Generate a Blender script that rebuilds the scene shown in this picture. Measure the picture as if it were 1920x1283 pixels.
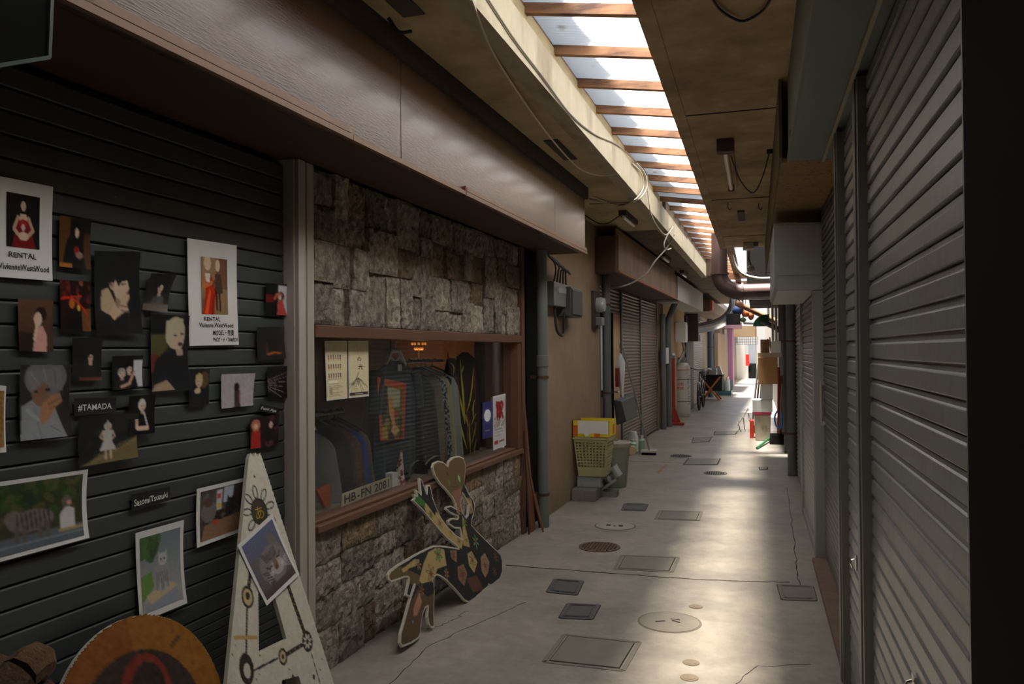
import bpy, bmesh, math, random
import numpy as np
from mathutils import Vector, Matrix

for _o in list(bpy.data.objects):
    bpy.data.objects.remove(_o)
scene = bpy.context.scene
COL = scene.collection
PI = math.pi
rng = random.Random(7)

# ------------------------------------------------------------------ camera
FPX = 1493.0            # focal length in pixels of the 1920x1283 frame (28 mm on 36 mm)
EYE = Vector((0.0, 0.0, 1.5))
YAW, PITCH, ROLL = math.radians(17.05), 0.0123, 0.008
fwd = Vector((-math.sin(YAW) * math.cos(PITCH), math.cos(YAW) * math.cos(PITCH), math.sin(PITCH)))
_r0 = Vector((math.cos(YAW), math.sin(YAW), 0))
_u0 = _r0.cross(fwd)
CR = _r0 * math.cos(ROLL) - _u0 * math.sin(ROLL)
CU = _u0 * math.cos(ROLL) + _r0 * math.sin(ROLL)
cam_data = bpy.data.cameras.new('camera')
cam_data.sensor_width = 36.0
cam_data.lens = 36.0 * FPX / 1920.0
cam_data.clip_start = 0.02
cam_data.clip_end = 300
cam = bpy.data.objects.new('camera', cam_data)
COL.objects.link(cam)
_m = Matrix((CR, CU, -fwd)).transposed().to_4x4()
_m.translation = EYE
cam.matrix_world = _m
scene.camera = cam

# ------------------------------------------------------------------ light and exposure
world = bpy.data.worlds.new('sky')
scene.world = world
world.use_nodes = True
_nt = world.node_tree
_bg = _nt.nodes['Background']
_bg.inputs['Color'].default_value = (0.72, 0.84, 1.0, 1)
_bg.inputs['Strength'].default_value = 1.9
sun_d = bpy.data.lights.new('sun', 'SUN')
sun_d.energy = 40.0
sun_d.angle = math.radians(8.0)
sun_d.color = (1.0, 0.955, 0.90)
sun = bpy.data.objects.new('sun', sun_d)
COL.objects.link(sun)
SUN_DIR = Vector((0.135, 0.05, -1.0)).normalized()      # way the light travels
sun.rotation_euler = SUN_DIR.to_track_quat('-Z', 'Y').to_euler()
scene.view_settings.view_transform = 'Standard'
scene.view_settings.look = 'None'
scene.view_settings.gamma = 1.0
scene.view_settings.use_curve_mapping = False
scene.view_settings.exposure = -0.1

# ------------------------------------------------------------------ frames
# R: x right, y along the right-hand wall, z up.  L: the left-hand wall, turned a little.  M: the roof beam.
ANG = {'R': 0.0, 'L': math.radians(1.74), 'M': math.radians(0.8)}
def axes(fr):
    a = ANG[fr]
    return Vector((math.cos(a), -math.sin(a), 0)), Vector((math.sin(a), math.cos(a), 0))
def W(fr, x, y, z=0.0):
    n, a = axes(fr)
    return n * x + a * y + Vector((0, 0, z))
def ray(u, v):
    return fwd + CR * ((u - 960.0) / FPX) - CU * ((v - 641.5) / FPX)
def on_x(fr, u, v, x):
    """a point of the upright plane x = const of a frame -> (y, z)"""
    n, a = axes(fr)
    d = ray(u, v)
    t = x / d.dot(n)
    p = EYE + d * t
    return p.dot(a), p.z
def on_z(fr, u, v, z=0.0):
    n, a = axes(fr)
    d = ray(u, v)
    t = (z - EYE.z) / d.z
    p = EYE + d * t
    return p.dot(n), p.dot(a)
def on_y(fr, u, v, y):
    n, a = axes(fr)
    d = ray(u, v)
    t = y / d.dot(a)
    p = EYE + d * t
    return p.dot(n), p.z
class Plane:
    def __init__(s, o, ex, ey):
        s.o = Vector(o); s.ex = Vector(ex).normalized()
        s.ez = s.ex.cross(Vector(ey)).normalized(); s.ey = s.ez.cross(s.ex)
    def px(s, u, v):
        d = ray(u, v)
        t = (s.o - EYE).dot(s.ez) / d.dot(s.ez)
        p = EYE + d * t - s.o
        return (p.dot(s.ex), p.dot(s.ey))
    def pt(s, x, y, h=0.0):
        return s.o + s.ex * x + s.ey * y + s.ez * h

# ------------------------------------------------------------------ mesh builder
class MB:
    def __init__(s):
        s.v = []; s.f = []
    def add(s, vs, fs):
        k = len(s.v)
        s.v.extend([tuple(p) for p in vs])
        s.f.extend([tuple(i + k for i in f) for f in fs])
        return s
    def box(s, x0, x1, y0, y1, z0, z1):
        vs = [(x, y, z) for z in (z0, z1) for y in (y0, y1) for x in (x0, x1)]
        return s.add(vs, [(0, 2, 3, 1), (4, 5, 7, 6), (0, 1, 5, 4), (2, 6, 7, 3), (0, 4, 6, 2), (1, 3, 7, 5)])
    def obox(s, c, ax, ay, az):
        """oriented box: centre and three half-extent vectors"""
        c = Vector(c); ax = Vector(ax); ay = Vector(ay); az = Vector(az)
        vs = [c + ax * i + ay * j + az * k for k in (-1, 1) for j in (-1, 1) for i in (-1, 1)]
        return s.add(vs, [(0, 2, 3, 1), (4, 5, 7, 6), (0, 1, 5, 4), (2, 6, 7, 3), (0, 4, 6, 2), (1, 3, 7, 5)])
    def bar(s, p, q, w, t, up=(0, 0, 1)):
        """square bar from p to q, w wide across, t along up"""
        p = Vector(p); q = Vector(q); d = (q - p)
        up = Vector(up); sd = d.cross(up)
        if sd.length < 1e-6: sd = d.cross(Vector((1, 0, 0)))
        sd.normalize(); up = sd.cross(d).normalized()
        return s.obox((p + q) / 2, d / 2, sd * (w / 2), up * (t / 2))
    def quad(s, a, b, c, d):
        return s.add([a, b, c, d], [(0, 1, 2, 3)])
    def tube(s, path, r, seg=8, caps=True):
        path = [Vector(p) for p in path]
        n = len(path)
        rs = r if isinstance(r, (list, tuple)) else [r] * n
        t0 = (path[1] - path[0]).normalized()
        ref = Vector((0, 0, 1)) if abs(t0.z) < 0.9 else Vector((1, 0, 0))
        u = t0.cross(ref).normalized()
        vs = []; fs = []
        for i in range(n):
            t = (path[min(i + 1, n - 1)] - path[max(i - 1, 0)]).normalized()
            u = (u - t * u.dot(t)).normalized()
            w = t.cross(u)
            for k in range(seg):
                a = 2 * PI * k / seg
                vs.append(path[i] + (u * math.cos(a) + w * math.sin(a)) * rs[i])
        for i in range(n - 1):
            for k in range(seg):
                k2 = (k + 1) % seg
                fs.append((i * seg + k, i * seg + k2, (i + 1) * seg + k2, (i + 1) * seg + k))
        if caps:
            fs.append(tuple(range(seg - 1, -1, -1)))
            fs.append(tuple(range((n - 1) * seg, n * seg)))
        return s.add(vs, fs)
    def lathe(s, prof, c=(0, 0, 0), seg=20, sx=1.0, sy=1.0, caps=True):
        """profile [(r, z)] turned about a vertical axis through c"""
        vs = []; fs = []
        n = len(prof)
        for r, z in prof:
            for k in range(seg):
                a = 2 * PI * k / seg
                vs.append((c[0] + r * sx * math.cos(a), c[1] + r * sy * math.sin(a), c[2] + z))
        for i in range(n - 1):
            for k in range(seg):
                k2 = (k + 1) % seg
                fs.append((i * seg + k, i * seg + k2, (i + 1) * seg + k2, (i + 1) * seg + k))
        if caps:
            fs.append(tuple(range(seg - 1, -1, -1)))
            fs.append(tuple(range((n - 1) * seg, n * seg)))
        return s.add(vs, fs)
    def prism(s, poly, fn, h0, h1):
        """2-D outline extruded: fn(x, y, h) -> point"""
        n = len(poly)
        ar = sum(poly[i][0] * poly[(i + 1) % n][1] - poly[(i + 1) % n][0] * poly[i][1] for i in range(n))
        if ar < 0: poly = poly[::-1]
        vs = [fn(x, y, h0) for x, y in poly] + [fn(x, y, h1) for x, y in poly]
        fs = [tuple(range(n - 1, -1, -1)), tuple(range(n, 2 * n))]
        fs += [(i, (i + 1) % n, n + (i + 1) % n, n + i) for i in range(n)]
        return s.add(vs, fs)
    def grid(s, nu, nv, fn):
        vs = [fn(i / nu, j / nv) for j in range(nv + 1) for i in range(nu + 1)]
        fs = [(j * (nu + 1) + i, j * (nu + 1) + i + 1, (j + 1) * (nu + 1) + i + 1, (j + 1) * (nu + 1) + i)
              for j in range(nv) for i in range(nu)]
        return s.add(vs, fs)
    def ball(s, c, r, sx=1, sy=1, sz=1, n=8, m=12):
        prof = [(max(1e-4, r * math.sin(PI * i / n)), -r * sz * math.cos(PI * i / n)) for i in range(n + 1)]
        return s.lathe(prof, c, m, sx, sy)
    def mesh(s, name, off=(0, 0, 0), smooth=False):
        me = bpy.data.meshes.new(name)
        ox, oy, oz = off
        me.from_pydata([(x - ox, y - oy, z - oz) for x, y, z in s.v], [], s.f)
        if smooth:
            me.polygons.foreach_set('use_smooth', [True] * len(me.polygons))
            try: me.set_sharp_from_angle(angle=math.radians(42))
            except Exception: pass
        me.update()
        return me
    def build(s, name, mat, parent=None, smooth=False, bevel=0.0, base=None):
        off = base if base is not None else (BASE.get(parent.name, (0, 0, 0)) if parent else (0, 0, 0))
        me = s.mesh(name, off, smooth)
        me.materials.append(mat)
        o = bpy.data.objects.new(name, me)
        COL.objects.link(o)
        if parent:
            o.parent = parent
            BASE[o.name] = tuple(off)
        if bevel:
            b = o.modifiers.new('bevel', 'BEVEL'); b.width = bevel; b.segments = 2; b.limit_method = 'ANGLE'
        return o
BASE = {}

def thing(name, label, cat, fr, base, group=None):
    """an Empty at the thing's base; its parts are built in the coordinates of frame fr"""
    o = bpy.data.objects.new(name, None)
    COL.objects.link(o)
    o.empty_display_size = 0.1
    o.location = W(fr, *base)
    o.rotation_euler = (0, 0, -ANG[fr])
    o['label'] = label; o['category'] = cat
    if group: o['group'] = group
    BASE[o.name] = tuple(base)
    return o
def single(mb, name, label, cat, mat, fr, base, group=None, smooth=False, bevel=0.0):
    """a thing that is one mesh"""
    o = mb.build(name, mat, None, smooth, bevel, base)
    o.location = W(fr, *base); o.rotation_euler = (0, 0, -ANG[fr])
    o['label'] = label; o['category'] = cat
    if group: o['group'] = group
    BASE[o.name] = tuple(base)
    return o
def struct(mb, name, mat, fr='R', label=None, smooth=False, bevel=0.0, base=(0, 0, 0)):
    o = mb.build(name, mat, None, smooth, bevel, base)
    o.location = W(fr, *base); o.rotation_euler = (0, 0, -ANG[fr])
    o['kind'] = 'structure'
    if label: o['label'] = label
    BASE[o.name] = tuple(base)
    return o
def share(src, name, parent, loc=(0, 0, 0), rot=(0, 0, 0), mat=None):
    o = src.copy()
    o.name = name
    COL.objects.link(o)
    o.parent = parent
    o.location = loc; o.rotation_euler = rot
    BASE[o.name] = BASE.get(parent.name, (0, 0, 0)) if parent else (0, 0, 0)
    return o

# ------------------------------------------------------------------ materials
def lin(c):
    return tuple(((x / 255.0) / 12.92 if x <= 10 else (((x / 255.0) + 0.055) / 1.055) ** 2.4) for x in c)
MATS = {}
def mat(name, rgb, rough=0.6, metal=0.0, var=0.0, vscale=3.0, rgb2=None, vscale2=None, bump=0.0, bscale=40.0,
        spec=0.5, stretch=None, rand=0.0, coat=0.0, thr=(0.35, 0.7), detail=6.0, emit=0.0):
    if name in MATS: return MATS[name]
    m = bpy.data.materials.new(name); MATS[name] = m
    m.use_nodes = True
    nt = m.node_tree; N = nt.nodes; Lk = nt.links
    b = N['Principled BSDF']
    c1 = lin(rgb)
    b.inputs['Base Color'].default_value = (*c1, 1)
    b.inputs['Roughness'].default_value = rough
    b.inputs['Metallic'].default_value = metal
    b.inputs['Specular IOR Level'].default_value = spec
    if coat: b.inputs['Coat Weight'].default_value = coat; b.inputs['Coat Roughness'].default_value = 0.15
    if emit:
        b.inputs['Emission Color'].default_value = (*c1, 1); b.inputs['Emission Strength'].default_value = emit
    if var or rgb2 or bump or rand:
        geo = N.new('ShaderNodeNewGeometry')
        vec = geo.outputs['Position']
        if stretch:
            mp = N.new('ShaderNodeMapping'); mp.inputs['Scale'].default_value = stretch
            Lk.new(vec, mp.inputs['Vector']); vec = mp.outputs['Vector']
        col = None
        if rgb2:
            nz = N.new('ShaderNodeTexNoise'); nz.inputs['Scale'].default_value = vscale2 or vscale; nz.inputs['Detail'].default_value = detail
            nz.inputs['Roughness'].default_value = 0.62
            Lk.new(vec, nz.inputs['Vector'])
            rp = N.new('ShaderNodeValToRGB')
            rp.color_ramp.elements[0].position = thr[0]; rp.color_ramp.elements[1].position = thr[1]
            rp.color_ramp.elements[0].color = (*c1, 1); rp.color_ramp.elements[1].color = (*lin(rgb2), 1)
            Lk.new(nz.outputs['Fac'], rp.inputs['Fac']); col = rp.outputs['Color']
        if var or rand:
            hsv = N.new('ShaderNodeHueSaturation')
            if col: Lk.new(col, hsv.inputs['Color'])
            else: hsv.inputs['Color'].default_value = (*c1, 1)
            n2 = N.new('ShaderNodeTexNoise'); n2.inputs['Scale'].default_value = vscale; n2.inputs['Detail'].default_value = 8
            n2.inputs['Roughness'].default_value = 0.65
            Lk.new(vec, n2.inputs['Vector'])
            mr = N.new('ShaderNodeMapRange'); mr.inputs['From Min'].default_value = 0.25; mr.inputs['From Max'].default_value = 0.75
            mr.inputs['To Min'].default_value = 1 - var; mr.inputs['To Max'].default_value = 1 + var
            Lk.new(n2.outputs['Fac'], mr.inputs['Value']); val = mr.outputs['Result']
            if rand:
                oi = N.new('ShaderNodeObjectInfo')
                m2 = N.new('ShaderNodeMapRange'); m2.inputs['To Min'].default_value = 1 - rand; m2.inputs['To Max'].default_value = 1 + rand
                Lk.new(oi.outputs['Random'], m2.inputs['Value'])
                mu = N.new('ShaderNodeMath'); mu.operation = 'MULTIPLY'
                Lk.new(val, mu.inputs[0]); Lk.new(m2.outputs['Result'], mu.inputs[1]); val = mu.outputs[0]
            Lk.new(val, hsv.inputs['Value']); col = hsv.outputs['Color']
        if col: Lk.new(col, b.inputs['Base Color'])
        if bump:
            n3 = N.new('ShaderNodeTexNoise'); n3.inputs['Scale'].default_value = bscale; n3.inputs['Detail'].default_value = 6
            Lk.new(vec, n3.inputs['Vector'])
            bp = N.new('ShaderNodeBump'); bp.inputs['Strength'].default_value = bump; bp.inputs['Distance'].default_value = 0.01
            Lk.new(n3.outputs['Fac'], bp.inputs['Height']); Lk.new(bp.outputs['Normal'], b.inputs['Normal'])
    return m
def glass_mat(name, tint=(230, 235, 235), refl=1.0, rough=0.0, alpha=0.08, diff=(200, 200, 200)):
    """thin sheet: clear with a mirror reflection, a little dust"""
    if name in MATS: return MATS[name]
    m = bpy.data.materials.new(name); MATS[name] = m
    m.use_nodes = True
    nt = m.node_tree; N = nt.nodes; Lk = nt.links
    N.remove(N['Principled BSDF'])
    out = N['Material Output']
    tr = N.new('ShaderNodeBsdfTransparent'); tr.inputs['Color'].default_value = (*lin(tint), 1)
    gl = N.new('ShaderNodeBsdfGlossy'); gl.inputs['Roughness'].default_value = rough
    df = N.new('ShaderNodeBsdfDiffuse'); df.inputs['Color'].default_value = (*lin(diff), 1)
    fr = N.new('ShaderNodeFresnel'); fr.inputs['IOR'].default_value = 1.5
    gb = N.new('ShaderNodeNewGeometry')          # same reflectance from either side of the thin sheet
    im = N.new('ShaderNodeMapRange'); im.inputs['To Min'].default_value = 1.5; im.inputs['To Max'].default_value = 1 / 1.5
    Lk.new(gb.outputs['Backfacing'], im.inputs['Value']); Lk.new(im.outputs['Result'], fr.inputs['IOR'])
    mu = N.new('ShaderNodeMath'); mu.operation = 'MULTIPLY'; mu.inputs[1].default_value = refl; mu.use_clamp = True
    Lk.new(fr.outputs[0], mu.inputs[0])
    m1 = N.new('ShaderNodeMixShader'); m1.inputs['Fac'].default_value = alpha
    Lk.new(tr.outputs[0], m1.inputs[1]); Lk.new(df.outputs[0], m1.inputs[2])
    m2 = N.new('ShaderNodeMixShader')
    Lk.new(mu.outputs[0], m2.inputs['Fac']); Lk.new(m1.outputs[0], m2.inputs[1]); Lk.new(gl.outputs[0], m2.inputs[2])
    Lk.new(m2.outputs[0], out.inputs['Surface'])
    return m

# ------------------------------------------------------------------ shared materials
M_CONC = mat('concrete_floor', (132, 125, 116), 0.42, rgb2=(164, 154, 140), vscale2=1.6, var=0.2, vscale=11.0, bump=0.3, bscale=30, spec=0.55)
M_PLASTER = mat('stained_plaster', (182, 164, 126), 0.85, rgb2=(132, 112, 80), vscale2=1.6, var=0.15, vscale=6, thr=(0.48, 0.78))
M_PLASTER_R = mat('stained_plaster_brown', (176, 154, 118), 0.85, rgb2=(122, 102, 76), vscale2=2.2, var=0.18, vscale=7, thr=(0.42, 0.75))
M_BEAM = mat('beam_plaster', (168, 158, 134), 0.8, rgb2=(120, 104, 80), vscale2=2.5, var=0.12, vscale=9, stretch=(3, 1, 0.5), thr=(0.5, 0.8))
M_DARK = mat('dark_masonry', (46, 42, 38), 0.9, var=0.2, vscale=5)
M_BLACK = mat('black_paint', (11, 11, 11), 0.9, var=0.2, vscale=4, spec=0.1)
M_BACK = mat('dark_mortar', (52, 47, 41), 0.95, var=0.3, vscale=20)  # plain dark colour of the backing seen in the stone joints
M_STONE = mat('rough_stone', (150, 139, 125), 0.93, rgb2=(100, 90, 79), vscale2=22, var=0.3, vscale=60, bump=1.0, bscale=60, rand=0.36, thr=(0.4, 0.62))
M_STONE_W = mat('rough_stone_ochre', (140, 118, 94), 0.93, rgb2=(98, 80, 62), vscale2=26, var=0.34, vscale=60, bump=1.0, bscale=75, rand=0.2, thr=(0.4, 0.62))
M_BEIGE = mat('beige_render', (148, 126, 102), 0.85, rgb2=(130, 109, 86), vscale2=1.2, var=0.09, vscale=10, bump=0.12, bscale=60)
M_BRWOOD = mat('brown_varnish', (92, 66, 53), 0.28, rgb2=(72, 48, 37), vscale2=2.2, var=0.16, vscale=20, stretch=(1, 0.35, 4), spec=0.55, coat=0.2, bump=0.15, bscale=60)
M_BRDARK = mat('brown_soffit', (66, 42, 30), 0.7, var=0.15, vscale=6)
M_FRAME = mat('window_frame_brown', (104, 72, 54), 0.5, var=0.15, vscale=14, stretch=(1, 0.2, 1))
M_ORANGEWD = mat('orange_wood', (132, 84, 50), 0.55, var=0.2, vscale=14, stretch=(3, 3, 0.3))
M_REDWD = mat('reddish_plank', (122, 82, 60), 0.6, var=0.22, vscale=16, stretch=(4, 4, 0.4))
M_BATTEN = mat('batten_wood', (150, 108, 76), 0.7, rgb2=(70, 42, 28), vscale2=3.5, var=0.2, vscale=14, stretch=(1, 4, 4), thr=(0.45, 0.7))
M_SLAT_G = mat('green_grey_slat', (61, 67, 65), 0.55, var=0.12, vscale=6, rgb2=(53, 57, 55), vscale2=1.5, stretch=(1, 0.4, 2))
M_EDGE_G = mat('slat_edge_brown', (96, 82, 64), 0.6, var=0.3, vscale=10)
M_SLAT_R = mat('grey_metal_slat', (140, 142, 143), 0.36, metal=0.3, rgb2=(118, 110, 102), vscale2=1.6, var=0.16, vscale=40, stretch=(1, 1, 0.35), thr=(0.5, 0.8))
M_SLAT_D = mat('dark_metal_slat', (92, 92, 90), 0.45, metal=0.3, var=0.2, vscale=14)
M_RAIL = mat('grey_guide_rail', (122, 122, 118), 0.42, metal=0.3, var=0.12, vscale=8, stretch=(1, 1, 0.2))
M_POST = mat('ivory_post', (186, 177, 165), 0.5, rgb2=(160, 148, 134), vscale2=3, var=0.08, vscale=20, stretch=(1, 1, 0.2))
M_BLUEGREY = mat('blue_grey_sheet', (94, 104, 103), 0.5, var=0.07, vscale=4)
M_GREYBOX = mat('light_grey_sheet', (152, 151, 146), 0.5, var=0.05, vscale=5)
M_RUST = mat('rusty_board', (134, 106, 70), 0.85, rgb2=(66, 46, 30), vscale2=34, var=0.25, vscale=9, thr=(0.57, 0.64))

# ------------------------------------------------------------------ floor
FLOOR = struct(MB().box(-3.2, 1.6, -5, 60, -0.25, 0.0), 'floor', M_CONC, 'R', 'grey concrete alley floor')

# ------------------------------------------------------------------ walls and ceilings (masonry shell)
WALL_L = struct(MB().box(-2.65, -2.16, -5, 3.02, 0, 3.3).box(-2.65, -2.40, 6.22, 9.2, 0, 3.3), 'wall_left', M_DARK, 'L', 'dark masonry behind the left-hand shop fronts')
# stone faced shop front: backing with the window hole
STONE = struct(MB().box(-2.30, -2.085, 3.17, 6.22, 0.0, 0.69).box(-2.30, -2.085, 3.17, 6.22, 1.62, 3.3), 'wall_left_stone', M_BACK, 'L', 'rough split-stone shop front around the display window', base=(-2.085, 3.17, 0))
struct(MB().box(-2.12, -2.04, 6.98, 9.22, 0, 3.3), 'wall_left_beige', M_BEIGE, 'L', 'smooth beige rendered wall with drainpipes', base=(-2.04, 6.98, 0))
struct(MB().box(0.47, 0.9, -5, 24, 0, 3.4), 'wall_right', M_DARK, 'R', 'dark masonry behind the right-hand shutters', base=(0.47, -5, 0))
struct(MB().box(0.345, 0.5, -5, 1.535, 0, 2.95), 'wall_right_pillar', M_BLACK, 'R', 'black painted pillar at the right edge', base=(0.345, -5, 0))
struct(MB().box(-3.2, 1.6, -4.6, -4.4, 0, 3.6), 'wall_back', M_DARK, 'R')
struct(MB().box(-2.65, -1.15, -5, 9.6, 2.95, 3.02).box(-2.65, -1.19, -5, 9.6, 3.02, 3.3), 'ceiling_left', M_PLASTER, 'M', 'stained beige plaster ceiling on the left', base=(-1.15, 0, 2.95))
BEAM = struct(MB().box(-1.25, -1.145, -5, 12.2, 2.94, 3.17), 'trim_1', M_BEAM, 'M', 'pale plastered beam along the left of the skylight', base=(-1.145, 0, 2.94))
struct(MB().box(-0.475, 0.9, -5, 11.7, 2.95, 3.15), 'ceiling_right', M_PLASTER_R, 'R', 'stained brown plaster ceiling on the right', base=(-0.475, 0, 2.95))
struct(MB().box(-0.475, -0.40, -5, 11.7, 2.943, 2.95), 'trim_2', M_PLASTER_R, 'R', 'edge strip of the right-hand ceiling', base=(-0.475, 0, 2.943))
for yy in (2.1, 5.0, 7.9, 10.5):
    j = MB().box(-0.475, 0.17, yy, yy + 0.006, 2.945, 2.951).build('ceiling_joint', M_DARK, bpy.data.objects['ceiling_right'])

# ------------------------------------------------------------------ skylight
SKY = bpy.data.objects.new('ceiling_skylight', None); COL.objects.link(SKY)
SKY['kind'] = 'structure'; SKY['label'] = 'corrugated translucent skylight on wooden battens'
SKY.location = (-0.8, 0, 3.2); BASE[SKY.name] = (-0.8, 0, 3.2)
m = bpy.data.materials.new('translucent_sheet'); MATS['translucent_sheet'] = m
m.use_nodes = True
_n = m.node_tree.nodes; _l = m.node_tree.links
_n.remove(_n['Principled BSDF'])
_tl = _n.new('ShaderNodeBsdfTranslucent')
_tp = _n.new('ShaderNodeBsdfTransparent'); _tp.inputs['Color'].default_value = (0.98, 0.94, 0.85, 1)
_mx = _n.new('ShaderNodeMixShader'); _mx.inputs['Fac'].default_value = 0.30
_geo = _n.new('ShaderNodeNewGeometry'); _nz = _n.new('ShaderNodeTexNoise'); _nz.inputs['Scale'].default_value = 5.0; _nz.inputs['Detail'].default_value = 6
_rp = _n.new('ShaderNodeValToRGB')
_rp.color_ramp.elements[0].position = 0.27; _rp.color_ramp.elements[0].color = (0.5, 0.42, 0.32, 1)
_rp.color_ramp.elements[1].position = 0.38; _rp.color_ramp.elements[1].color = (0.93, 0.94, 0.95, 1)
_l.new(_geo.outputs['Position'], _nz.inputs['Vector']); _l.new(_nz.outputs['Fac'], _rp.inputs['Fac']); _l.new(_rp.outputs['Color'], _tl.inputs['Color'])
_l.new(_tl.outputs[0], _mx.inputs[1]); _l.new(_tp.outputs[0], _mx.inputs[2]); _l.new(_mx.outputs[0], _n['Material Output'].inputs['Surface'])
M_SHEET = m
PITCH_B = 0.604
def sky_z(x):           # underside of the sheet falls to the right
    return 3.325 - 0.15 * (x + 1.15)
_first = None
for i in range(-5, 27):
    y0 = 3.97 + i * PITCH_B
    w = 0.045
    xl = -1.20 + 0.014 * y0
    mb = MB()
    zl, zr = sky_z(xl), sky_z(-0.42)
    mb.add([(xl, y0, zl - 0.055), (-0.42, y0, zr - 0.055), (-0.42, y0 + w, zr - 0.055), (xl, y0 + w, zl - 0.055),
            (xl, y0, zl), (-0.42, y0, zr), (-0.42, y0 + w, zr), (xl, y0 + w, zl)],
           [(0, 3, 2, 1), (4, 5, 6, 7), (0, 1, 5, 4), (1, 2, 6, 5), (2, 3, 7, 6), (3, 0, 4, 7)])
    mb.build('batten', M_BATTEN, SKY)
# one corrugated bay, shared
NW = 15
mb = MB()
pts = []
for k in range(NW * 4 + 1):
    y = PITCH_B * k / (NW * 4)
    dz = 0.009 * math.sin(2 * PI * k / 4.0)
    pts.append((y, dz))
for (y, dz) in pts:
    mb.v.append((-1.25, y, sky_z(-1.25) + 0.012 + dz)); mb.v.append((-0.40, y, sky_z(-0.40) + 0.012 + dz))
for k in range(len(pts) - 1):
    mb.f.append((2 * k, 2 * k + 1, 2 * k + 3, 2 * k + 2))
bay = mb.build('corrugated_panel', M_SHEET, SKY, base=(-0.8, 0, 3.2), smooth=True)
bay.location = (0, 3.97 - 5 * PITCH_B, 0)
for i in range(-4, 26):
    share(bay, 'corrugated_panel', SKY, (0, 3.97 + i * PITCH_B, 0))
# kerbs under the sheet on both sides and an added eave, scalloped to shade the left of the panels
struct(MB().box(-1.32, -1.20, -5, 20.2, 3.0, 3.33), 'trim_3', M_BATTEN, 'M', 'wooden kerb at the left of the skylight', base=(-1.2, 0, 3.0))
struct(MB().box(-0.44, -0.33, -5, 20.2, 3.1, 3.21), 'trim_4', M_BATTEN, 'R', 'wooden kerb at the right of the skylight', base=(-0.33, 0, 3.1))
mb = MB()
ev = []
for k in range(0, 8 * 44 + 1):
    y = -3.5 + k * PITCH_B / 8
    ph = ((y - 3.97) / PITCH_B) % 1.0
    ev.append((-0.985 + 0.011 * y + 0.055 * (ph - 0.5) - 0.02 * math.sin(PI * ph), y))
poly = [(-2.2, -3.5)] + ev + [(-2.2, ev[-1][1])]
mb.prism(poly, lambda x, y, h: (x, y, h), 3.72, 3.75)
struct(mb, 'shade_eave', M_DARK, 'R', 'unseen eave added above the skylight, scalloped to shade its left side', base=(-1.0, 0, 3.72))

# the roof in front of the skylight, over the camera
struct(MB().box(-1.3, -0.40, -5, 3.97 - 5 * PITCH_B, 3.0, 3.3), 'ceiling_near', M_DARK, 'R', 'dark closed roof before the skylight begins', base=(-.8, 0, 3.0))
struct(MB().box(-1.15, -0.30, 8.75, 9.55, 3.752, 3.90), 'shade_box', M_DARK, 'R', 'unseen box added over the skylight to dim part of the sun patch', base=(-.6, 9, 3.752))  # added occluder, breaks the strip of sun on the floor

# ------------------------------------------------------------------ split stones
def split(x0, x1, y0, y1, out, wmin, wmax, hmin, hmax):
    w, h = x1 - x0, y1 - y0
    if w > wmax or h > hmax:
        if h / hmax > w / wmax:
            c = y0 + h * rng.uniform(0.36, 0.64)
            if h > hmin * 2:
                split(x0, x1, y0, c, out, wmin, wmax, hmin, hmax); split(x0, x1, c, y1, out, wmin, wmax, hmin, hmax); return
        elif w > wmin * 2:
            c = x0 + w * rng.uniform(0.34, 0.66)
            split(x0, c, y0, y1, out, wmin, wmax, hmin, hmax); split(c, x1, y0, y1, out, wmin, wmax, hmin, hmax); return
    out.append((x0, x1, y0, y1))
def stone(s0, s1, z0, z1, n0, depth, seed):
    r = random.Random(seed)
    g = 0.0016
    s0 += g * r.uniform(.4, 1.3); s1 -= g * r.uniform(.4, 1.3); z0 += g * r.uniform(.4, 1.3); z1 -= g * r.uniform(.4, 1.3)
    nu = max(4, int((s1 - s0) / 0.02)); nv = max(4, int((z1 - z0) / 0.02))
    tilt_s, tilt_z = r.uniform(-.006, .006), r.uniform(-.005, .005)
    hs = [[0.0] * (nu + 1) for _ in range(nv + 1)]
    for j in range(nv + 1):
        for i in range(nu + 1):
            e = 0.0 if 0 < i < nu and 0 < j < nv else -0.006
            hs[j][i] = depth + r.uniform(-.005, .005) + tilt_s * (i / nu - .5) * 2 + tilt_z * (j / nv - .5) * 2 + e
    mb = MB()
    jx = [[r.uniform(-.004, .004) for _ in range(nu + 1)] for _ in range(nv + 1)]
    mb.grid(nu, nv, lambda a, b: (n0 + hs[round(b * nv)][round(a * nu)],
            s0 + (s1 - s0) * a + (jx[round(b * nv)][round(a * nu)] if 0 < a < 1 else 0) + 0.35 * jx[round(b * nv)][0] * (a == 0) + 0.35 * jx[round(b * nv)][nu] * (a == 1),
            z0 + (z1 - z0) * b + (jx[round(b * nv)][round(a * nu)] * .8 if 0 < b < 1 else 0)))
    k = (nu + 1)
    ring = [i for i in range(k)] + [j * k + nu for j in range(1, nv + 1)] + [nv * k + i for i in range(nu - 1, -1, -1)] + [j * k for j in range(nv - 1, 0, -1)]
    b0 = len(mb.v)
    for i in ring:
        x, y, z = mb.v[i]; mb.v.append((n0 - 0.02, y, z))
    nr = len(ring)
    for q in range(nr):
        mb.f.append((ring[q], b0 + q, b0 + (q + 1) % nr, ring[(q + 1) % nr]))
    return mb
rects = []
split(3.172, 6.215, 1.635, 2.365, rects, 0.10, 0.26, 0.13, 0.29)
rng2 = random.Random(3)
for k, (a, b, c, d) in enumerate(rects):
    mt = M_STONE_W if rng2.random() < 0.16 else M_STONE
    stone(a, b, c, d, -2.085, rng2.choice((0.026, 0.034, 0.042, 0.052)), 100 + k).build('stone', mt, STONE)
rects = []
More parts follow.
